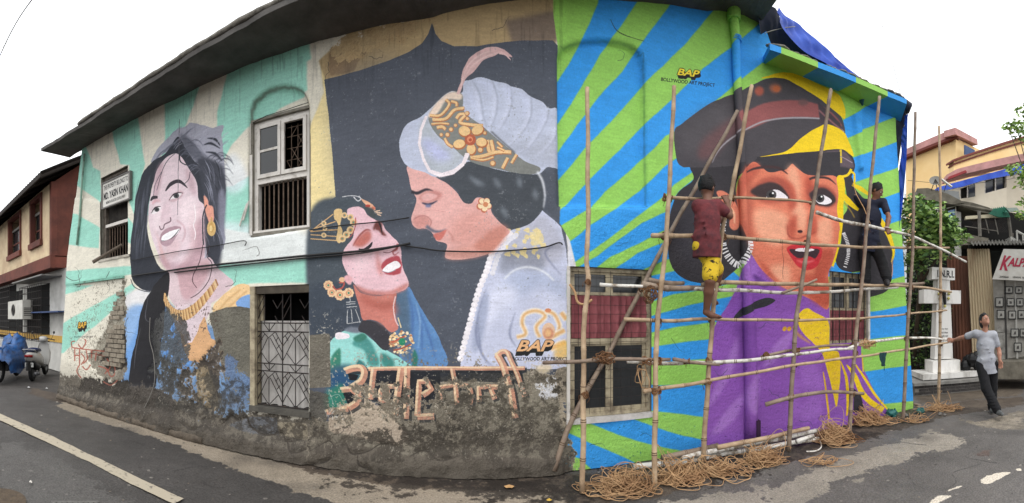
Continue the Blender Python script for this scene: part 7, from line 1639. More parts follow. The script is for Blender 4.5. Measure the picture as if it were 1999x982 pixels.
# gap between the mural wall and the tree: distant pale building
DB = thing('distant_flats', 'pale grey flats glimpsed between the mural wall and the tree', 'building', P(1775, 622, 30) - Vector((0, 0, 1.6)))
pF = plane(1700, 30, 1840, 30)
slab('wall', pF, [(1700, 640), (1700, 398), (1765, 398), (1765, 378), (1800, 378), (1800, 640)], mat('pale_flats', (200, 204, 206), .9), DB, 1.0)
for i in range(3):
    for j in range(3): slab('window', pF, [(1757 + i * 12, 440 + j * 34), (1757 + i * 12, 424 + j * 34), (1764 + i * 12, 424 + j * 34), (1764 + i * 12, 440 + j * 34)], M_GLASS, DB, .1, .05)
# ================================================================ bamboo scaffold
SX = [1000, 1082, 1137, 1277, 1373, 1540, 1659, 1763, 1832, 1900]; SD = [4.0, 3.95, 3.6, 3.66, 4.32, 4.74, 5.41, 6.08, 7.1, 7.4]
def sd(X): return float(np.interp(X, SX, SD))
def bamboo_mat(name, c1, c2, thr=.5, sharp=.2, sc=7):
    return mat(name, c1, .6, scale=sc, col2=c2, thr=thr, sharp=sharp, bump=.2, bscale=60)
M_BA = bamboo_mat('bamboo_tan', (192, 168, 138), (142, 116, 92)); M_BB = bamboo_mat('bamboo_grey', (158, 140, 122), (112, 94, 82)); M_BW = bamboo_mat('bamboo_whitewashed', (212, 208, 200), (132, 118, 102), .55, .06, 9)
M_NODE = mat('bamboo_node', (104, 84, 66), .8)
M_ROPE = mat('coir_rope', (204, 168, 126), .9, scale=5, col2=(146, 108, 76)); M_ROPEB = mat('coir_rope_brown', (128, 92, 62), .95, scale=30, col2=(92, 64, 44))
def bamboo(mb, pts, r0, r1=None):
    """culm with swollen nodes"""
    pts = crom([tuple(p) for p in pts], 8, False) if len(pts) > 2 else np.array([tuple(p) for p in pts]); r1 = r1 or r0 * .8
    L = np.concatenate([[0], np.cumsum(np.linalg.norm(np.diff(pts, axis=0), axis=1))]); T_ = L[-1]; out = []; rr = []
    kn = .13 + .1 * random.random(); t = 0.0; marks = []
    while t < T_ - .03:
        marks += [(t, 1.0)]
        if t + .02 < T_: marks += [(t + .13, .96)]
        t += .26 + .08 * random.random(); 
        if t < T_ - .03: marks += [(t - .02, 1.0), (t - .008, 1.14), (t + .002, 1.02), (t + .012, 1.12)]; t += .022
    marks.append((T_, 1.0)); marks.sort(); last = -1
    for t, k in marks:
        if t - last < .003: continue
        last = t; p = [np.interp(t, L, pts[:, i]) for i in range(3)]; p[0] += .004 * math.sin(t * 9 + kn * 50); p[2] += .004 * math.cos(t * 7 + kn * 30)
        out.append(p); rr.append((r0 + (r1 - r0) * t / T_) * k)
    k0 = len(mb.mi); mb.tube(out, rr, 9)
    for i in range(len(out) - 1):
        if rr[i] / (r0 + .001) > 1.0 and (rr[i] > rr[max(i - 1, 0)] * 1.05 or rr[i + 1] > rr[i] * 1.05): mb.mi[k0 + i * 9:k0 + i * 9 + 9] = [1] * 9
    return mb
SCF = thing('bamboo_scaffold', 'lashed bamboo pole scaffold standing in front of the green and blue mural', 'scaffold', G(1450, 890))
def pole(px, off, r, m_, bend=None, d=None):
    pts = [P(x, y, (sd(x) if d is None else d) + off) for x, y in px]; mb = MB(); bamboo(mb, pts, r * .92); return mb.obj('pole', [m_, M_NODE], SCF, smooth=True)
def standard(px, d, r, m_=M_BA, d2=None):
    n_ = len(px); pts = [P(x, y, d + ((d2 or d) - d) * i / (n_ - 1)) for i, (x, y) in enumerate(px)]; mb = MB(); bamboo(mb, pts, r * .92, r * .66); return mb.obj('pole', [m_, M_NODE], SCF, smooth=True)
V_ = {1: [(1137, 962), (1139, 819), (1140, 647), (1148, 552), (1145, 500), (1148, 449), (1147, 172)], 2: [(1277, 957), (1279, 819), (1282, 647), (1289, 581), (1297, 500), (1302, 449), (1316, 169)],
      4: [(1373, 905), (1374, 869), (1382, 747), (1391, 620), (1400, 542), (1414, 423), (1427, 381), (1467, 166)], 5: [(1540, 882), (1545, 768), (1555, 618), (1566, 550), (1589, 390), (1622, 176)],
      6: [(1659, 850), (1662, 768), (1674, 625), (1683, 550), (1697, 390), (1717, 188)], 7: [(1763, 824), (1767, 740), (1773, 620), (1781, 500), (1784, 360), (1787, 219)], 8: [(1832, 793), (1834, 700), (1836, 560), (1836, 400), (1833, 246)]}
for k, px in V_.items(): standard(px, sd(px[0][0]), .03 if k < 3 else .034, M_BA if k in (1, 2, 4, 8) else M_BB)
standard([(1081, 919), (1116, 820), (1142, 770), (1181, 702), (1253, 562), (1311, 450), (1375, 335), (1440, 217)], 4.0, .033, M_BB, 4.62)
fr_, bh = -.05, .055
HZ = [([(1302, 387), (1383, 388), (1440, 386), (1520, 389), (1589, 396)], fr_, .020, M_BA), ([(1594, 415), (1640, 430), (1716, 446), (1790, 465), (1886, 511)], fr_ - .02, .028, M_BW),
      ([(1274, 461), (1400, 461), (1560, 475), (1700, 483), (1853, 484)], fr_, .026, M_BA), ([(1170, 556), (1210, 559), (1255, 559)], fr_, .02, M_BW),
      ([(1255, 556), (1300, 562), (1370, 563)], fr_, .036, M_BB), ([(1268, 548), (1300, 553), (1333, 552)], bh, .03, M_BB), ([(1370, 556), (1400, 552), (1480, 553), (1560, 555), (1700, 557), (1790, 560), (1857, 570)], fr_, .028, M_BA),
      ([(1300, 562), (1440, 567), (1560, 572), (1640, 568), (1700, 564), (1753, 561)], bh, .026, M_BW), ([(1218, 624), (1300, 626), (1380, 623), (1450, 624), (1560, 625), (1700, 620), (1790, 611), (1848, 606)], fr_, .021, M_BA),
      ([(1062, 709), (1130, 705), (1180, 701), (1240, 702), (1308, 701)], fr_, .022, M_BB), ([(1225, 706), (1300, 709), (1360, 708), (1410, 709)], bh, .024, M_BW), ([(1316, 702), (1360, 708), (1405, 712)], fr_, .022, M_BB),
      ([(1380, 709), (1460, 703), (1540, 694), (1610, 684), (1665, 681)], fr_, .025, M_BW), ([(1485, 697), (1540, 685), (1600, 676), (1668, 674)], bh, .022, M_BB), ([(1655, 681), (1690, 668), (1725, 664), (1790, 659), (1852, 663)], fr_, .024, M_BW),
      ([(1256, 764), (1380, 744), (1450, 731), (1540, 715), (1620, 703), (1700, 693), (1780, 680), (1852, 668)], fr_, .023, M_BA), ([(1494, 790), (1530, 780), (1570, 770), (1620, 765), (1686, 768)], fr_, .03, M_BB), ([(1527, 573), (1560, 560), (1594, 545)], -.11, .02, M_BB), ([(1740, 556), (1804, 553)], bh, .03, M_BB)]
for px, off, r, m_ in HZ: pole(px, off, r, m_)
# rope lashings share one coil mesh
mb = MB(); rs = np.random.RandomState(2)
for k in range(4):
    ph = [0, .9, 1.9, 2.6][k]; z = (k - 1.5) * .012
    mb.tube([(.043 * math.cos(t + ph), .05 * math.sin(t + ph), z + .022 * math.sin(2 * t + k)) for t in np.linspace(0, 6.283, 13)], .009, 5, cap=False)
for k in range(3): a = rs.rand() * 6.28; mb.tube([(.045 * math.cos(a), .045 * math.sin(a), 0), (.07 * math.cos(a), .07 * math.sin(a), -.04), (.06 * math.cos(a + .4), .07 * math.sin(a), -.10)], .003, 4)
lme = mb.mesh('lashing', M_ROPEB, smooth=True)
for x, y in ((1148, 551), (1142, 770), (1253, 563), (1181, 702), (1262, 705), (1286, 560), (1285, 625), (1285, 705), (1281, 763), (1303, 387), (1298, 461), (1403, 553), (1388, 625), (1384, 704), (1381, 745), (1412, 462), (1427, 387), (1340, 705), (1586, 396), (1576, 476), (1566, 556), (1556, 625), (1555, 683), (1552, 712), (1545, 773), (1496, 693), (1687, 483), (1682, 557), (1677, 622), (1670, 690), (1668, 672), (1664, 767), (1784, 483), (1778, 560), (1773, 612), (1770, 661), (1770, 683), (1836, 484), (1836, 568), (1836, 607), (1837, 662), (1836, 671), (1692, 447)):
    o = new_obj('lashing', lme, SCF); o.location = P(x, y, sd(x) - .02) - world_loc(SCF); o.rotation_euler = (random.uniform(-.4, .4), random.uniform(-.4, .4), random.random() * 6); s_ = random.uniform(.6, .9); o.scale = (s_, s_, s_)
# bigger rope hanks hanging on the poles
def hank(label, X, Y, w, h, n, seed, m_=M_ROPE, r=.006, d=None):
    rs = np.random.RandomState(seed); c = P(X, Y, (sd(X) - .06) if d is None else d); mb = MB()
    for k in range(n):
        a, b = w * (.4 + .6 * rs.rand()), h * (.4 + .6 * rs.rand()); ph = rs.rand() * 6.28; cx, cz = rs.randn() * w * .3, rs.randn() * h * .2; ty = rs.rand() * .08
        mb.tube([c + Vector((cx + a * math.cos(t + ph), .02 * math.sin(3 * t + k) + ty * math.cos(t), cz + b * math.sin(t + ph) + .01 * math.sin(5 * t))) for t in np.linspace(0, 6.283, 15)], r, 4, cap=False)
    return mb.obj('rope_hank', m_, None, label, 'rope', smooth=True)
hank('hank of brown rope hung on the pole below the far window', 1695, 672, .16, .06, 12, 1); hank('rope coil tied round the brace where it crosses the lower window', 1180, 698, .09, .05, 8, 2, M_ROPEB)
hank('loose rope loop hanging in front of the lower window panes', 1252, 735, .06, .13, 3, 3, M_ROPE, .004); hank('frayed rope knot beside the upper right corner of the curtained window', 1268, 575, .06, .08, 12, 4, M_ROPEB, .004)
hank('thin rope loop hung from the middle pole above the man in grey', 1772, 480, .02, .05, 3, 6, M_ROPEB, .004)
mb = MB(); pts = crom([(1112, 555), (1122, 570), (1128, 590), (1142, 594), (1156, 585)], 5, False); mb.tube([P(x, y, 4.02) for x, y in pts], .014, 6); mb.obj('hanging_rope', M_ROPE, None, 'short thick rope end across the top left of the curtained window', 'rope', smooth=True)
mb = MB(); pts = crom([(1648, 412), (1658, 440), (1672, 470)], 4, False)
mb.tube([P(1663, 352, 6.0), P(1672, 380, 5.9), P(1686, 405, 5.8), P(1699, 437, 5.7)], .006, 5); mb.obj('hanging_rope', M_ROPE, None, 'rope held up by the man in the navy shirt', 'rope', smooth=True)
# green rag on the long lower pole
mb = MB(); c = P(1722, 692, sd(1722) - .08); n_ = 9; vs = []
for j in range(5):
    for i in range(n_): u = i / (n_ - 1) - .5; v = j / 4; vs.append(c + Vector((u * .16 * (1 - .5 * v), -.02 + .025 * math.sin(u * 12 + j), .03 - v * .2)))
mb.add(vs, [(j * n_ + i, j * n_ + i + 1, (j + 1) * n_ + i + 1, (j + 1) * n_ + i) for j in range(4) for i in range(n_ - 1)]); mb.tube([c + Vector((.05, 0, -.05)), c + Vector((.055, 0, -.24))], .006, 4)
mb.obj('rag', mat('dark_green_cloth', (36, 66, 70), .9, scale=20), None, 'dark green rag draped over the long sloping scaffold pole', 'rag', smooth=True)
# spare poles lying at the wall foot
def lying(label, px, hs, r, m_):
    pts = [G(x, y, h + r) for (x, y), h in zip(px, hs)]; mb = MB(); bamboo(mb, pts, r, r * .9); mb.obj('loose_pole', [m_, M_NODE], None, label, 'pole', smooth=True)
lying('tan loose pole lying topmost along the purple wall foot', [(1400, 874), (1480, 858), (1578, 836)], (.14, .14, .14), .03, M_BA)
lying('white painted loose pole in the middle of the stack at the wall foot', [(1330, 893), (1450, 869), (1596, 841)], (.06, .07, .06), .032, M_BW)
lying('outermost white loose pole of the stack at the wall foot', [(1236, 912), (1330, 901), (1450, 880), (1598, 856)], (0, 0, 0, 0), .032, M_BW)
lying('short brown pole lying at the left end of the pole stack', [(1293, 895), (1350, 881), (1402, 870)], (.09, .1, .1), .033, M_BB)
lying('grey whitened pole stub between the two white poles', [(1555, 862), (1588, 851)], (.05, .05), .03, M_BW)
lying('short dark pipe on the ground past the end of the mural wall', [(1784, 790), (1797, 792)], (0, 0), .03, M_BB)
# rope heaps
def heap(label, X, Y, w, d_, h, n, seed, m_=M_ROPE, r=.0038):
    n = int(n * .8); h *= .75; rs = np.random.RandomState(seed); c = G(X, Y); mb = MB(); s, c_, _ = ray(X, Y); R_ = Matrix.Rotation(-math.atan2(s, c_), 3, 'Z')
    for k in range(n):
        big = rs.rand() < .4; a, b = (.025 + .05 * rs.rand()) * (2.5 if big else 1), (.025 + .04 * rs.rand()) * (2.2 if big else 1); px_, py = rs.randn() * w * .42, rs.randn() * d_ * .42; e = max(0, 1 - (px_ / w) ** 2 - (py / d_) ** 2)
        pz = .012 + h * e * rs.rand(); ph = rs.rand() * 6.28; tx, ty = rs.randn() * .7 * e, rs.randn() * .7 * e; st, cn = rs.randint(2, 4), rs.rand() * .022; sp = 5 + 6 * rs.rand()
        pts = []
        for t in np.linspace(0, sp, 30):
            x = a * math.cos(t + ph) + cn * math.sin(st * t); y = b * math.sin(t + ph) + cn * math.cos(st * t + 1)
            pts.append(c + R_ @ Vector((px_ + x, py + y, 0)) + Vector((0, 0, max(.008, pz + x * tx + y * ty))))
        mb.tube(pts, r, 4, cap=False)
    return mb.obj('rope_heap', m_, None, label, 'rope heap', smooth=True)
heap('big tangled rope heap left of the second scaffold pole foot', 1215, 958, .34, .16, .16, 150, 1); heap('tangled rope heap right of the second scaffold pole foot', 1325, 940, .34, .15, .15, 130, 2)
heap('rope heap spread in front of the stacked poles by the third pole foot', 1405, 925, .34, .14, .12, 90, 3); heap('dense rope heap leaning on the white poles, left of the fourth foot', 1490, 903, .24, .13, .17, 110, 4)
heap('tall brown rope heap at the end of the stacked poles', 1625, 862, .2, .14, .3, 170, 5, M_ROPE); heap('wide rope heap under the yellow streaks at the wall foot', 1697, 826, .34, .16, .26, 170, 6)
heap('small flat rope scrap alone on the light ground patch', 1605, 905, .22, .06, .03, 18, 7); heap('thin loose rope strands by the fifth scaffold pole foot', 1790, 822, .3, .06, .04, 26, 8, M_ROPE)
heap('low rope litter round the last scaffold pole foot', 1838, 800, .42, .12, .08, 70, 9, M_ROPE); heap('few rope strands between the stack end and the fifth pole', 1660, 860, .16, .06, .04, 14, 10, M_ROPEB)
def rope_line(label, px, r, m_):
    mb = MB(); pts = crom(px, 6, False); mb.tube([G(x, y) + Vector((0, 0, r)) for x, y in pts], r, 5); mb.obj('rope_strand', m_, None, label, 'rope', smooth=True)
rope_line('white cord curling on the ground from the pole stack end', [(1598, 856), (1603, 868), (1602, 876), (1592, 882), (1574, 883)], .009, M_BW); rope_line('thin rope tail at the foot of the first scaffold pole', [(1140, 962), (1150, 970), (1165, 968), (1185, 976), (1200, 973)], .006, M_ROPE)
# plastic litter by the wall end
def crumple(name, label, X, Y, r, m_, seed, cat='litter'):
    rs = np.random.RandomState(seed); mb = MB(); c = G(X, Y) + Vector((0, 0, r * .45)); mb.ball(c, r, 12, 8, scale=(1.3, .9, .6)); mb.v = [tuple(Vector(v) + Vector(rs.randn(3)) * r * .16) for v in mb.v]; mb.v = [(a, b, max(.004, z)) for a, b, z in mb.v]; mb.obj(name, m_, None, label, cat)
crumple('plastic_bag', 'crumpled teal plastic bag against the wall end by the fifth pole', 1741, 812, .10, mat('teal_plastic', (44, 110, 104), .4, scale=8, col2=(24, 66, 66)), 1); crumple('plastic_bag', 'smaller teal plastic scrap on the ground right of the fifth pole', 1797, 806, .07, mat('teal_plastic', (44, 110, 104)), 2)
for k in range(16):
    X, Y = 1750 + 95 * random.random(), 785 + 28 * random.random(); crumple('rubble_bit', 'small grey rubble bit on the ground past the mural wall end', X, Y, .018 + .02 * random.random(), mat('rubble_grey', (130, 126, 120), .9), 10 + k)
_rb = [o for o in bpy.data.objects if o.name.startswith('rubble_bit')]
for o in _rb: o['group'] = 'rubble bits past the wall end'
# ================================================================ tarpaulins over the right end
def drape(name, label, A, B, dA, dB, m_, nv=14, wr=.02, seed=1, cat='tarpaulin', par=None):
    """sheet between two traced edges, each point with its own distance"""
    rs = np.random.RandomState(seed); nu = 40; mb = MB(); ia = np.linspace(0, 1, nu)
    A_, B_ = crom(A, 6, False), crom(B, 6, False); ra, rb_ = np.linspace(0, 1, len(A_)), np.linspace(0, 1, len(B_)); vs = []
    for i, u in enumerate(ia):
        a = (np.interp(u, ra, A_[:, 0]), np.interp(u, ra, A_[:, 1])); b = (np.interp(u, rb_, B_[:, 0]), np.interp(u, rb_, B_[:, 1]))
        p, q = P(*a, dA[0] + (dA[1] - dA[0]) * u), P(*b, dB[0] + (dB[1] - dB[0]) * u)
        for j in range(nv):
            v = j / (nv - 1); w_ = wr * (math.sin(u * 19 + v * 5 + seed) + .6 * math.sin(u * 41 - v * 9) + .5 * rs.randn() * .4) * math.sin(math.pi * min(1, v + .1)); vs.append(p.lerp(q, v) + Vector((w_, -w_, w_ * .6)))
    mb.add(vs, [(i * nv + j, i * nv + j + 1, (i + 1) * nv + j + 1, (i + 1) * nv + j) for i in range(nu - 1) for j in range(nv - 1)])
    return mb.obj(name, m_, par, label, None if par else cat, smooth=True)
M_TB = mat('bright_tarp', (40, 86, 208)); M_TD = mat('navy_tarp_underside', (40, 46, 66), .6, scale=5, col2=(26, 30, 42))
TT = thing('roof_tarpaulin', 'tarpaulin with blue top and navy underside over the painted canopy', 'tarpaulin', WP(1600, 110, .2))
drape('underside', None, [(1480, 10), (1512, 14), (1524, 40), (1545, 72), (1590, 106), (1640, 136), (1700, 168)], [(1484, 60), (1494, 88), (1512, 96), (1545, 110), (1590, 126), (1640, 148), (1690, 170)], (4.9, 5.9), (5.05, 6.05), M_TD, seed=2, wr=.008, par=TT)
drape('top_sheet', None, [(1520, 14), (1538, 34), (1558, 46), (1590, 74), (1622, 102), (1652, 130), (1684, 156)], [(1523, 44), (1530, 58), (1552, 84), (1575, 104), (1610, 122), (1642, 142), (1680, 162)], (5.0, 5.95), (4.95, 5.9), M_TB, seed=3, wr=.012, par=TT)
mb = MB(); mb.tube([P(1679, 152, 5.9), P(1676, 162, 5.9)], .03, 6); mb.obj('peg', M_BB, TT)
TS_ = thing('side_tarpaulin', 'blue and navy tarpaulin hanging down past the right end of the mural wall', 'tarpaulin', WP(1765, 300))
drape('navy_fold', None, [(1738, 200), (1742, 240), (1746, 300), (1748, 350)], [(1776, 206), (1766, 240), (1758, 290), (1750, 352)], (6.75, 6.8), (6.7, 6.8), M_TD, seed=4, wr=.01, par=TS_)
drape('blue_fold', None, [(1767, 226), (1762, 260), (1758, 300), (1752, 400), (1749, 440)], [(1772, 222), (1771, 270), (1769, 320), (1762, 400), (1752, 468)], (6.65, 6.8), (6.6, 6.7), M_TB, seed=5, wr=.02, par=TS_)
drape('blue_fold', None, [(1752, 512), (1753, 540), (1754, 566)], [(1754, 512), (1760, 545), (1767, 560)], (6.85, 6.85), (6.8, 6.8), M_TB, seed=6, wr=.01, par=TS_)
mb = MB(); mb.tube([P(1735, 203, 6.3), P(1760, 200, 6.55), P(1772, 208, 6.6), P(1770, 218, 6.7)], [.05, .09, .09, .05], 10); mb.obj('rolled_edge', M_TD, TS_, smooth=True)
crumple('dummy', 'x', 1700, 900, .01, M_TB, 1); bpy.data.objects.remove(bpy.data.objects['dummy'])
BT = thing('hung_bundle', 'teal cloth bundle hung under the painted canopy', 'bundle', P(1683, 190, 6.0)); mb = MB(); mb.tube([P(1683, 174, 6), P(1681, 182, 6), P(1682, 195, 6), P(1684, 206, 6)], [.02, .045, .05, .015], 8, flat=.6); mb.obj('cloth', mat('teal_cloth', (36, 84, 100), .8, scale=20), BT, smooth=True); mb = MB(); mb.tube([P(1683, 160, 6.05), P(1683, 175, 6)], .005, 4); mb.obj('string', M_CABLE, BT)
# ================================================================ people: one smooth-blended surface per body
class Body:
    def __init__(s): s.p = []; s.cuts = []
    def cap(s, a, b, ra, rb, k=.02): s.p.append(('c', Vector(a), Vector(b), ra, rb, k)); return s
    def ell(s, c, ax, r, k=.03): s.p.append(('e', Vector(c), ax, r, k)); return s
    def cut(s, pt, n): s.cuts.append((Vector(pt), Vector(n).normalized())); return s
    def mesh(s, name, m_, origin, h=.009):
        lo = np.full(3, 1e9); hi = -lo
        for q in s.p:
            if q[0] == 'c':
                for v, r in ((q[1], q[3]), (q[2], q[4])): lo = np.minimum(lo, np.array(v) - r); hi = np.maximum(hi, np.array(v) + r)
            else: r = max(q[3]); lo = np.minimum(lo, np.array(q[1]) - r); hi = np.maximum(hi, np.array(q[1]) + r)
        lo -= 3 * h; hi += 3 * h; N = np.ceil((hi - lo) / h).astype(int) + 1; F = np.full(N, .3, np.float32)
        for q in s.p:
            if q[0] == 'c': R_ = max(q[3], q[4]); bl = np.minimum(q[1], q[2]) - R_; bh_ = np.maximum(q[1], q[2]) + R_; k = q[5]
            else: R_ = max(q[3]); bl = np.array(q[1]) - R_; bh_ = np.array(q[1]) + R_; k = q[4]
            i0 = np.maximum(0, ((bl - lo - .06) / h).astype(int)); i1 = np.minimum(N, ((bh_ - lo + .06) / h).astype(int) + 1)
            X, Y, Z = np.meshgrid(*[lo[t] + h * np.arange(i0[t], i1[t]) for t in range(3)], indexing='ij')
            if q[0] == 'c':
                a, b = np.array(q[1]), np.array(q[2]); ab = b - a; L = ab @ ab + 1e-12
                t = np.clip(((X - a[0]) * ab[0] + (Y - a[1]) * ab[1] + (Z - a[2]) * ab[2]) / L, 0, 1)
                D = np.sqrt((X - a[0] - t * ab[0]) ** 2 + (Y - a[1] - t * ab[1]) ** 2 + (Z - a[2] - t * ab[2]) ** 2) - (q[3] + (q[4] - q[3]) * t)
            else:
                c = np.array(q[1]); k0 = 0; k1 = 0
                for ax, r in zip(q[2], q[3]): u = (X - c[0]) * ax[0] + (Y - c[1]) * ax[1] + (Z - c[2]) * ax[2]; k0 = k0 + (u / r) ** 2; k1 = k1 + (u / r / r) ** 2
                k0 = np.sqrt(k0); k1 = np.sqrt(k1) + 1e-9; D = k0 * (k0 - 1) / k1
            S = F[i0[0]:i1[0], i0[1]:i1[1], i0[2]:i1[2]]; hh = np.clip(.5 + .5 * (S - D) / k, 0, 1)
            S[:] = S * (1 - hh) + D * hh - k * hh * (1 - hh)
        if s.cuts:
            X, Y, Z = np.meshgrid(*[lo[t] + h * np.arange(N[t]) for t in range(3)], indexing='ij')
            for pt_, n_ in s.cuts: F = np.maximum(F, (X - pt_.x) * n_.x + (Y - pt_.y) * n_.y + (Z - pt_.z) * n_.z)
        F[0] = F[-1] = .3; F[:, 0] = F[:, -1] = .3; F[:, :, 0] = F[:, :, -1] = .3
        ins = F < 0; cs = np.zeros(N - 1, int)
        for dx in (0, 1):
            for dy in (0, 1):
                for dz in (0, 1): cs += ins[dx:N[0] - 1 + dx, dy:N[1] - 1 + dy, dz:N[2] - 1 + dz]
        act = (cs > 0) & (cs < 8); idx = np.full(N - 1, -1); ii = np.argwhere(act); idx[act] = np.arange(len(ii)); acc = np.zeros((len(ii), 3)); cnt = np.zeros(len(ii))
        cor = [(a, b, c) for a in (0, 1) for b in (0, 1) for c in (0, 1)]
        for a in cor:
            for t in range(3):
                if a[t]: continue
                b = list(a); b[t] = 1; fa = F[ii[:, 0] + a[0], ii[:, 1] + a[1], ii[:, 2] + a[2]]; fb = F[ii[:, 0] + b[0], ii[:, 1] + b[1], ii[:, 2] + b[2]]
                m = (fa < 0) != (fb < 0); tt = np.where(m, fa / (fa - fb + 1e-12), 0)[:, None]; acc += np.where(m[:, None], np.array(a) + tt * (np.array(b) - np.array(a)), 0); cnt += m
        V = lo + h * (ii + acc / cnt[:, None]); FC = []
        for t in range(3):
            u, v = (t + 1) % 3, (t + 2) % 3; sl0 = [slice(None)] * 3; sl1 = [slice(None)] * 3; sl0[t] = slice(0, -1); sl1[t] = slice(1, None)
            e = np.argwhere(ins[tuple(sl0)] != ins[tuple(sl1)]); e = e[(e[:, u] > 0) & (e[:, v] > 0)]
            def at(du, dv): q = e.copy(); q[:, u] += du; q[:, v] += dv; return idx[q[:, 0], q[:, 1], q[:, 2]]
            fl = ins[e[:, 0], e[:, 1], e[:, 2]]; A = np.stack([at(-1, -1), at(0, -1), at(0, 0), at(-1, 0)], 1); A[~fl] = A[~fl][:, ::-1]; FC.append(A)
        FC = np.concatenate(FC); me = bpy.data.meshes.new(name); me.from_pydata([tuple(v) for v in V - np.array(origin)], [], [tuple(f) for f in FC.tolist()]); me.materials.append(m_); me.polygons.foreach_set('use_smooth', [True] * len(me.polygons)); me.update(); return me
def hand(B, w, d, n, curl=.9, s=1.0, flip=1):
    d, n = Vector(d).normalized(), Vector(n); n = (n - d * n.dot(d)).normalized(); sdv = d.cross(n) * flip
    for k in (-.022, 0, .022): B.cap(w + sdv * k * .6, w + d * .075 * s + sdv * k, .015, .014, .012)
    for i in range(4):
        L = [.030, .036, .034, .026][i] * s; b = w + d * .078 * s + sdv * ((i - 1.5) * .0215); a1 = curl * .7; a2 = curl * 1.6
        k1 = b + (d * math.cos(a1) + n * math.sin(a1)) * L; k2 = k1 + (d * math.cos(a2) + n * math.sin(a2)) * L * .8
        B.cap(b, k1, .0095, .009, .006).cap(k1, k2, .009, .0075, .004)
    t0 = w + d * .02 - sdv * .026; t1 = t0 + (d * .6 - sdv * .6 + n * .5).normalized() * .035; B.cap(t0, t1, .012, .010, .008).cap(t1, t1 + (d * .8 + n * .6).normalized() * .028, .010, .008, .005)
def head(B, Hh, c, Fw, U, long=False, s=1.0):
    Fw = Vector(Fw).normalized(); U = Vector(U); U = (U - Fw * U.dot(Fw)).normalized(); R_ = Fw.cross(U)
    B.ell(c, (R_, Fw, U), (.074 * s, .092 * s, .100 * s), .02).ell(c - U * .058 + Fw * .028, (R_, Fw, U), (.054, .056, .052), .03)
    B.cap(c + Fw * .088 - U * .004, c + Fw * .108 - U * .034, .009, .013, .012).cap(c + Fw * .082 + U * .018 - R_ * .03, c + Fw * .082 + U * .018 + R_ * .03, .012, .012, .01)
    B.cap(c + Fw * .088 - U * .062 - R_ * .014, c + Fw * .088 - U * .062 + R_ * .014, .009, .009, .006).ell(c + Fw * .075 - U * .095, (R_, Fw, U), (.02, .018, .016), .02)
    for sg_ in (-1, 1): B.ell(c + R_ * sg_ * .076 - U * .018 - Fw * .005, (R_, Fw, U), (.010, .020, .030), .006)
    Hh.ell(c - Fw * .016 + U * .016, (R_, Fw, U), (.086 * s, .098 * s, .104 * s), .01)
    if long: Hh.ell(c - Fw * .062 - U * .05, (R_, Fw, U), (.084, .05, .09), .03).cap(c + U * .1 + Fw * .05, c + Fw * .085 + U * .055 + R_ * .03, .02, .015, .02)
    rs = np.random.RandomState(7)
    for k in range(26):
        v = Vector(rs.randn(3)); v = (v - Fw * min(0, 0)).normalized()
        if v.dot(U) > .1 and v.dot(Fw) < .75: Hh.ell(c - Fw * .014 + U * .018 + R_ * v.dot(R_) * .08 + Fw * v.dot(Fw) * .09 + U * v.dot(U) * .1, (R_, Fw, U), (.02, .02, .014), .012)
    Hh.cut(c + Fw * (.045 if not long else .066) - U * (.02 if not long else .03), (Fw * .9 - U * (.35 if not long else .6))).cut(c - U * (.055 if not long else .14) - Fw * .03, (-U))
    return Fw, U, R_
def eyes(parent, c, Fw, U, R_):
    for sg_ in (-1, 1):
        p = c + Fw * .079 - U * .002 + R_ * sg_ * .031; e = new_obj('eye', None, parent); mb = MB(); mb.ball(p, .0115, 8, 6); mb.obj('eyeball', mat('eye_white', (214, 208, 200), .3), e, smooth=True)
        mb = MB(); mb.ball(p + Fw * .008, .0062, 6, 5); mb.obj('iris', mat('eye_dark', (26, 18, 14), .3), e, smooth=True)
def torso(B, sL, sR, hL, hR, g=0.0, k=.05):
    sm, hm = (sL + sR) / 2, (hL + hR) / 2; up = (sm - hm).normalized(); sd_ = (sR - sL).normalized(); sd_ = (sd_ - up * sd_.dot(up)).normalized(); fw = sd_.cross(up); ax = (sd_, fw, up); H_ = (sm - hm).length; W_ = max(.14, (sR - sL).length / 2)
    B.ell(hm + up * H_ * .66, ax, (W_ * .88 + g, .105 + g, .18 + g), k).ell(hm + up * H_ * .34, ax, (W_ * .78 + g, .098 + g, .16 + g), k).ell(hm + up * .03, ax, (W_ * .84 + g, .108 + g, .11 + g), k)
    B.cap(sL * .93 + sR * .07 - up * .01, sR * .93 + sL * .07 - up * .01, .055 + g, .055 + g, k); return up
def cloth_mat(name, c1, c2, thr=.5, sc=5, sharp=.2): return mat(name, c1, .9, scale=sc, col2=c2, thr=thr, sharp=sharp, bump=.9, bscale=11)
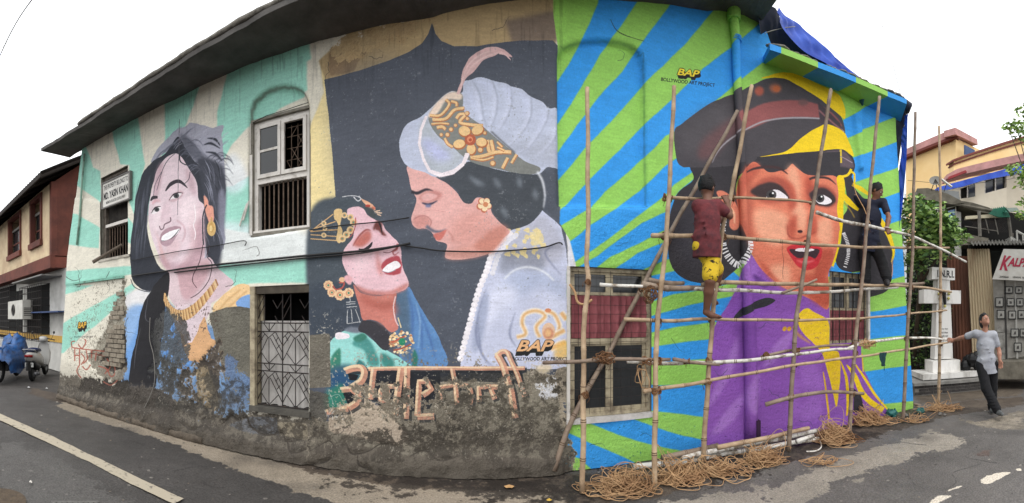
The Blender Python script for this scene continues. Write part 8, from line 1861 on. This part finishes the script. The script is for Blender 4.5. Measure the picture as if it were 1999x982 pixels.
def person(label, J, skin, shirt, leg_m, hair_m, shoe_m=None, shorts=False, bare=False, long=False, hands=(.9, .9), hem=.04, hd=None, origin=None):
    T = thing('person', label, 'person', origin); B, S, Lg, Hh = Body(), Body(), Body(), Body()
    sm, hm = (J['sL'] + J['sR']) / 2, (J['hL'] + J['hR']) / 2; up = torso(B, J['sL'], J['sR'], J['hL'], J['hR']); torso(S, J['sL'], J['sR'], J['hL'] - up * hem, J['hR'] - up * hem, .017)
    B.cap(sm + up * .0, J['head'] - up * .06, .056, .050, .03); Fw, U, R_ = head(B, Hh, J['head'], J['face'], up, long)
    for s_ in 'LR':
        sh, el, wr = J['s' + s_], J['e' + s_], J['w' + s_]; B.cap(sh, el, .047, .037, .03).cap(el, el.lerp(wr, .35), .037, .039, .02).cap(el.lerp(wr, .35), wr, .039, .025, .02)
        S.cap(sh, sh.lerp(el, .62), .062, .058, .03); hand(B, wr, J.get('d' + s_, wr - el), J.get('n' + s_, Vector((0, 1, 0))), hands['LR'.index(s_)], flip=1 if s_ == 'R' else -1)
        h_, kn, an = J['h' + s_], J['k' + s_], J['a' + s_]; B.cap(h_, kn, .080, .054, .04).cap(kn, kn.lerp(an, .35), .052, .054, .02).cap(kn.lerp(an, .35), an, .054, .034, .02)
        toe = J['t' + s_]; B.cap(an - U * .015, an.lerp(toe, .35) - U * .02, .036, .034, .02).cap(an.lerp(toe, .35) - U * .02, toe, .034, .022, .02)
        if bare:
            dv = (toe - an).normalized(); sv = dv.cross(U).normalized()
            for q in range(5): B.cap(toe + sv * (q - 2) * .017 - dv * .02, toe + sv * (q - 2) * .018 + dv * (.028 - .004 * q), .011, .009, .006)
        if shorts: Lg.cap(h_, h_.lerp(kn, .85), .098, .086, .03)
        else:
            Lg.cap(h_, kn, .104, .080, .04).cap(kn, kn.lerp(an, .95), .080, .072, .03)
            for q in range(5): t = .3 + .13 * q; c_ = kn.lerp(an, t); Lg.ell(c_, (Vector((1, 0, 0)), Vector((0, 1, 0)), Vector((0, 0, 1))), (.084, .084, .018), .02)
        if shoe_m:
            Sh = Body(); Sh.cap(an - U * .02, an.lerp(toe, .4) - U * .015, .043, .042, .02).cap(an.lerp(toe, .4) - U * .02, toe, .042, .030, .03).cut(toe - U * .024 + Vector((0, 0, -.006)), (0, 0, -1)); new_obj('shoe', Sh.mesh('shoe', shoe_m, origin), T)
    dn = -up; ax = Lg.ell(hm + up * .0, ((J['sR'] - J['sL']).normalized(), (J['sR'] - J['sL']).normalized().cross(up), up), (.135, .10, .10), .04)
    rs = np.random.RandomState(3)
    for q in range(7):
        a = rs.rand() * 6.28; z = rs.rand(); c_ = hm.lerp(sm, .05 + .7 * z) + Vector((math.cos(a), math.sin(a), 0)) * .11; d_ = Vector((rs.randn() * .08, rs.randn() * .08, .05 * rs.randn())); S.cap(c_ - d_, c_ + d_, .006, .004, .03)
    S.cut(sm.lerp(J['head'], .42), up); sdv = (J['sR'] - J['sL']).normalized(); W_ = max(.14, (J['sR'] - J['sL']).length / 2); hc = hm - up * (hem + .02)
    for q in (.0, .5, 1): S.ell(hm + up * .08 * (1 - q) - up * (hem + .06) * q, (sdv, sdv.cross(up), up), (W_ * .84 + .034, .136, .12), .03)
    S.cut(hc - up * .035, -up + Vector((0, 0, -.3)))
    new_obj('body', B.mesh('body', skin, origin, .0085), T); new_obj('shirt', S.mesh('shirt', shirt, origin), T); new_obj('shorts' if shorts else 'trousers', Lg.mesh('legwear', leg_m, origin), T); new_obj('hair', Hh.mesh('hair', hair_m, origin), T); eyes(T, J['head'], Fw, U, R_); return T
M_SK1 = mat('skin_dark_brown', (116, 80, 64), .55, scale=10, var=.12); M_SK2 = mat('skin_brown', (122, 84, 66), .55, scale=10, var=.12); M_SK3 = mat('skin_tan', (172, 124, 102), .55, scale=10, var=.1); M_HAIR = mat('black_hair', (20, 18, 19), .6, scale=60, bump=.8, bscale=90, var=.4)
def px3(X, Y, d): return P(X, Y, d)
d1 = 4.08; c1 = P(1385, 622, d1)
J = dict(sL=px3(1362, 402, d1 - .05), sR=px3(1401, 401, d1 + .03), hL=px3(1370, 482, d1 - .02), hR=px3(1390, 482, d1 + .04), head=px3(1380, 365, d1 + .02), face=(.80, .55, -.10),
         eR=px3(1424, 421, d1 + .06), wR=px3(1419, 397, d1 + .16), dR=Vector((-.1, .3, 1)), nR=Vector((.3, 1, 0)), eL=px3(1398, 434, d1 + .2), wL=px3(1412, 417, d1 + .24), dL=Vector((.4, .1, .9)), nL=Vector((.2, 1, 0)),
         kR=px3(1386, 548, d1 - .04), aR=px3(1379, 607, d1 + .08), tR=px3(1404, 619, d1 + .16), kL=px3(1402, 532, d1 + .22), aL=px3(1391, 576, d1 + .36), tL=px3(1396, 592, d1 + .42))
person('slim man in a dark red tie dye shirt and yellow spotted shorts climbing the scaffold', J, M_SK1, cloth_mat('red_tie_dye', (128, 58, 62), (58, 38, 44), .52, 9), cloth_mat('yellow_spotted_cloth', (206, 174, 44), (40, 36, 28), .60, 26, .02), M_HAIR, shorts=True, bare=True, hem=.06, origin=P(1385, 624, d1))
mb = MB(); w_ = J['wR'] + Vector((0, -.01, -.035)); mb.tube([w_ + Vector((.034 * math.cos(t), .034 * math.sin(t), 0)) for t in np.linspace(0, 6.283, 15)], .004, 5, cap=False)
BR = mb.obj('bracelet', mat('silver', (190, 190, 190), .3, metal=.8), bpy.data.objects['person'], smooth=True)
d2 = 6.02
J = dict(sL=px3(1686, 397, d2), sR=px3(1724, 394, d2 + .02), hL=px3(1688, 478, d2), hR=px3(1707, 478, d2 + .02), head=px3(1712, 372, d2 - .02), face=(.30, -.75, -.45),
         eL=px3(1661, 378, d2 + .02), wL=px3(1658, 356, d2 - .02), dL=Vector((-.05, 0, 1)), nL=Vector((.5, -1, 0)), eR=px3(1735, 424, d2 - .08), wR=px3(1731, 447, d2 - .24), dR=Vector((0, -.5, -.7)), nR=Vector((-.4, -.6, -.3)),
         kL=px3(1689, 520, d2 - .05), aL=px3(1690, 552, d2 - .10), tL=px3(1686, 561, d2 - .3), kR=px3(1722, 514, d2 - .06), aR=px3(1732, 546, d2 - .12), tR=px3(1733, 555, d2 - .32))
p2 = person('man in a navy t-shirt and black trousers standing on the scaffold holding a rope up', J, M_SK2, cloth_mat('navy_cloth', (40, 44, 62), (26, 28, 42)), cloth_mat('black_denim', (30, 30, 33), (18, 18, 20)), M_HAIR, mat('dark_shoe', (44, 42, 44), .6), hem=.07, origin=P(1705, 560, d2))
mb = MB(); w_ = J['wR']; mb.tube([w_ + Vector((.035 * math.cos(t), .035 * math.sin(t), .02 + .006 * math.sin(t))) for t in np.linspace(0, 6.283, 15)], .009, 5, cap=False); mb.obj('wristband', mat('white_band', (206, 190, 184), .6), p2, smooth=True)
d3 = 6.5
J = dict(sL=px3(1904, 651, d3 - .02), sR=px3(1940, 653, d3 + .06), hL=px3(1916, 712, d3), hR=px3(1937, 712, d3 + .05), head=px3(1922, 625, d3), face=(-.62, -.55, .50),
         eL=px3(1880, 659, d3 + .1), wL=px3(1862, 664, d3 + .25), dL=Vector((-.8, .5, .1)), nL=Vector((-.4, .8, 0)), eR=px3(1950, 685, d3 + .08), wR=px3(1952, 704, d3), dR=Vector((0, -.15, -1)), nR=Vector((-1, 0, 0)),
         kL=px3(1925, 758, d3 - .12), aL=px3(1947, 802, d3 - .22), tL=px3(1956, 809, d3 - .36), kR=px3(1938, 757, d3 + .14), aR=px3(1936, 797, d3 + .22), tR=px3(1938, 803, d3 + .05))
person('man in a light grey t-shirt reaching to hold the scaffold while looking up', J, M_SK3, cloth_mat('grey_melange', (168, 170, 176), (140, 142, 150)), cloth_mat('black_denim', (30, 30, 33), (18, 18, 20)), M_HAIR, mat('grey_shoe', (86, 88, 88), .6), long=True, hands=(.8, .4), hem=.09, origin=G(1945, 806))
for pre, grp in (('cable', 'cables clipped to the painted wall'), ('rope_heap', 'rope heaps at the scaffold foot'), ('loose_pole', 'spare poles lying at the wall foot'), ('overhead_wire', 'wires strung overhead'), ('rope_hank', 'rope hanks on the scaffold'), ('paper_scrap', 'white scraps on the road'), ('leaf', 'fallen leaves on the road'), ('plastic_bag', 'teal plastic litter'), ('person', 'men at the mural')):
    for o in bpy.data.objects:
        if o.parent is None and o.name.split('.')[0] == pre and 'group' not in o: o['group'] = grp
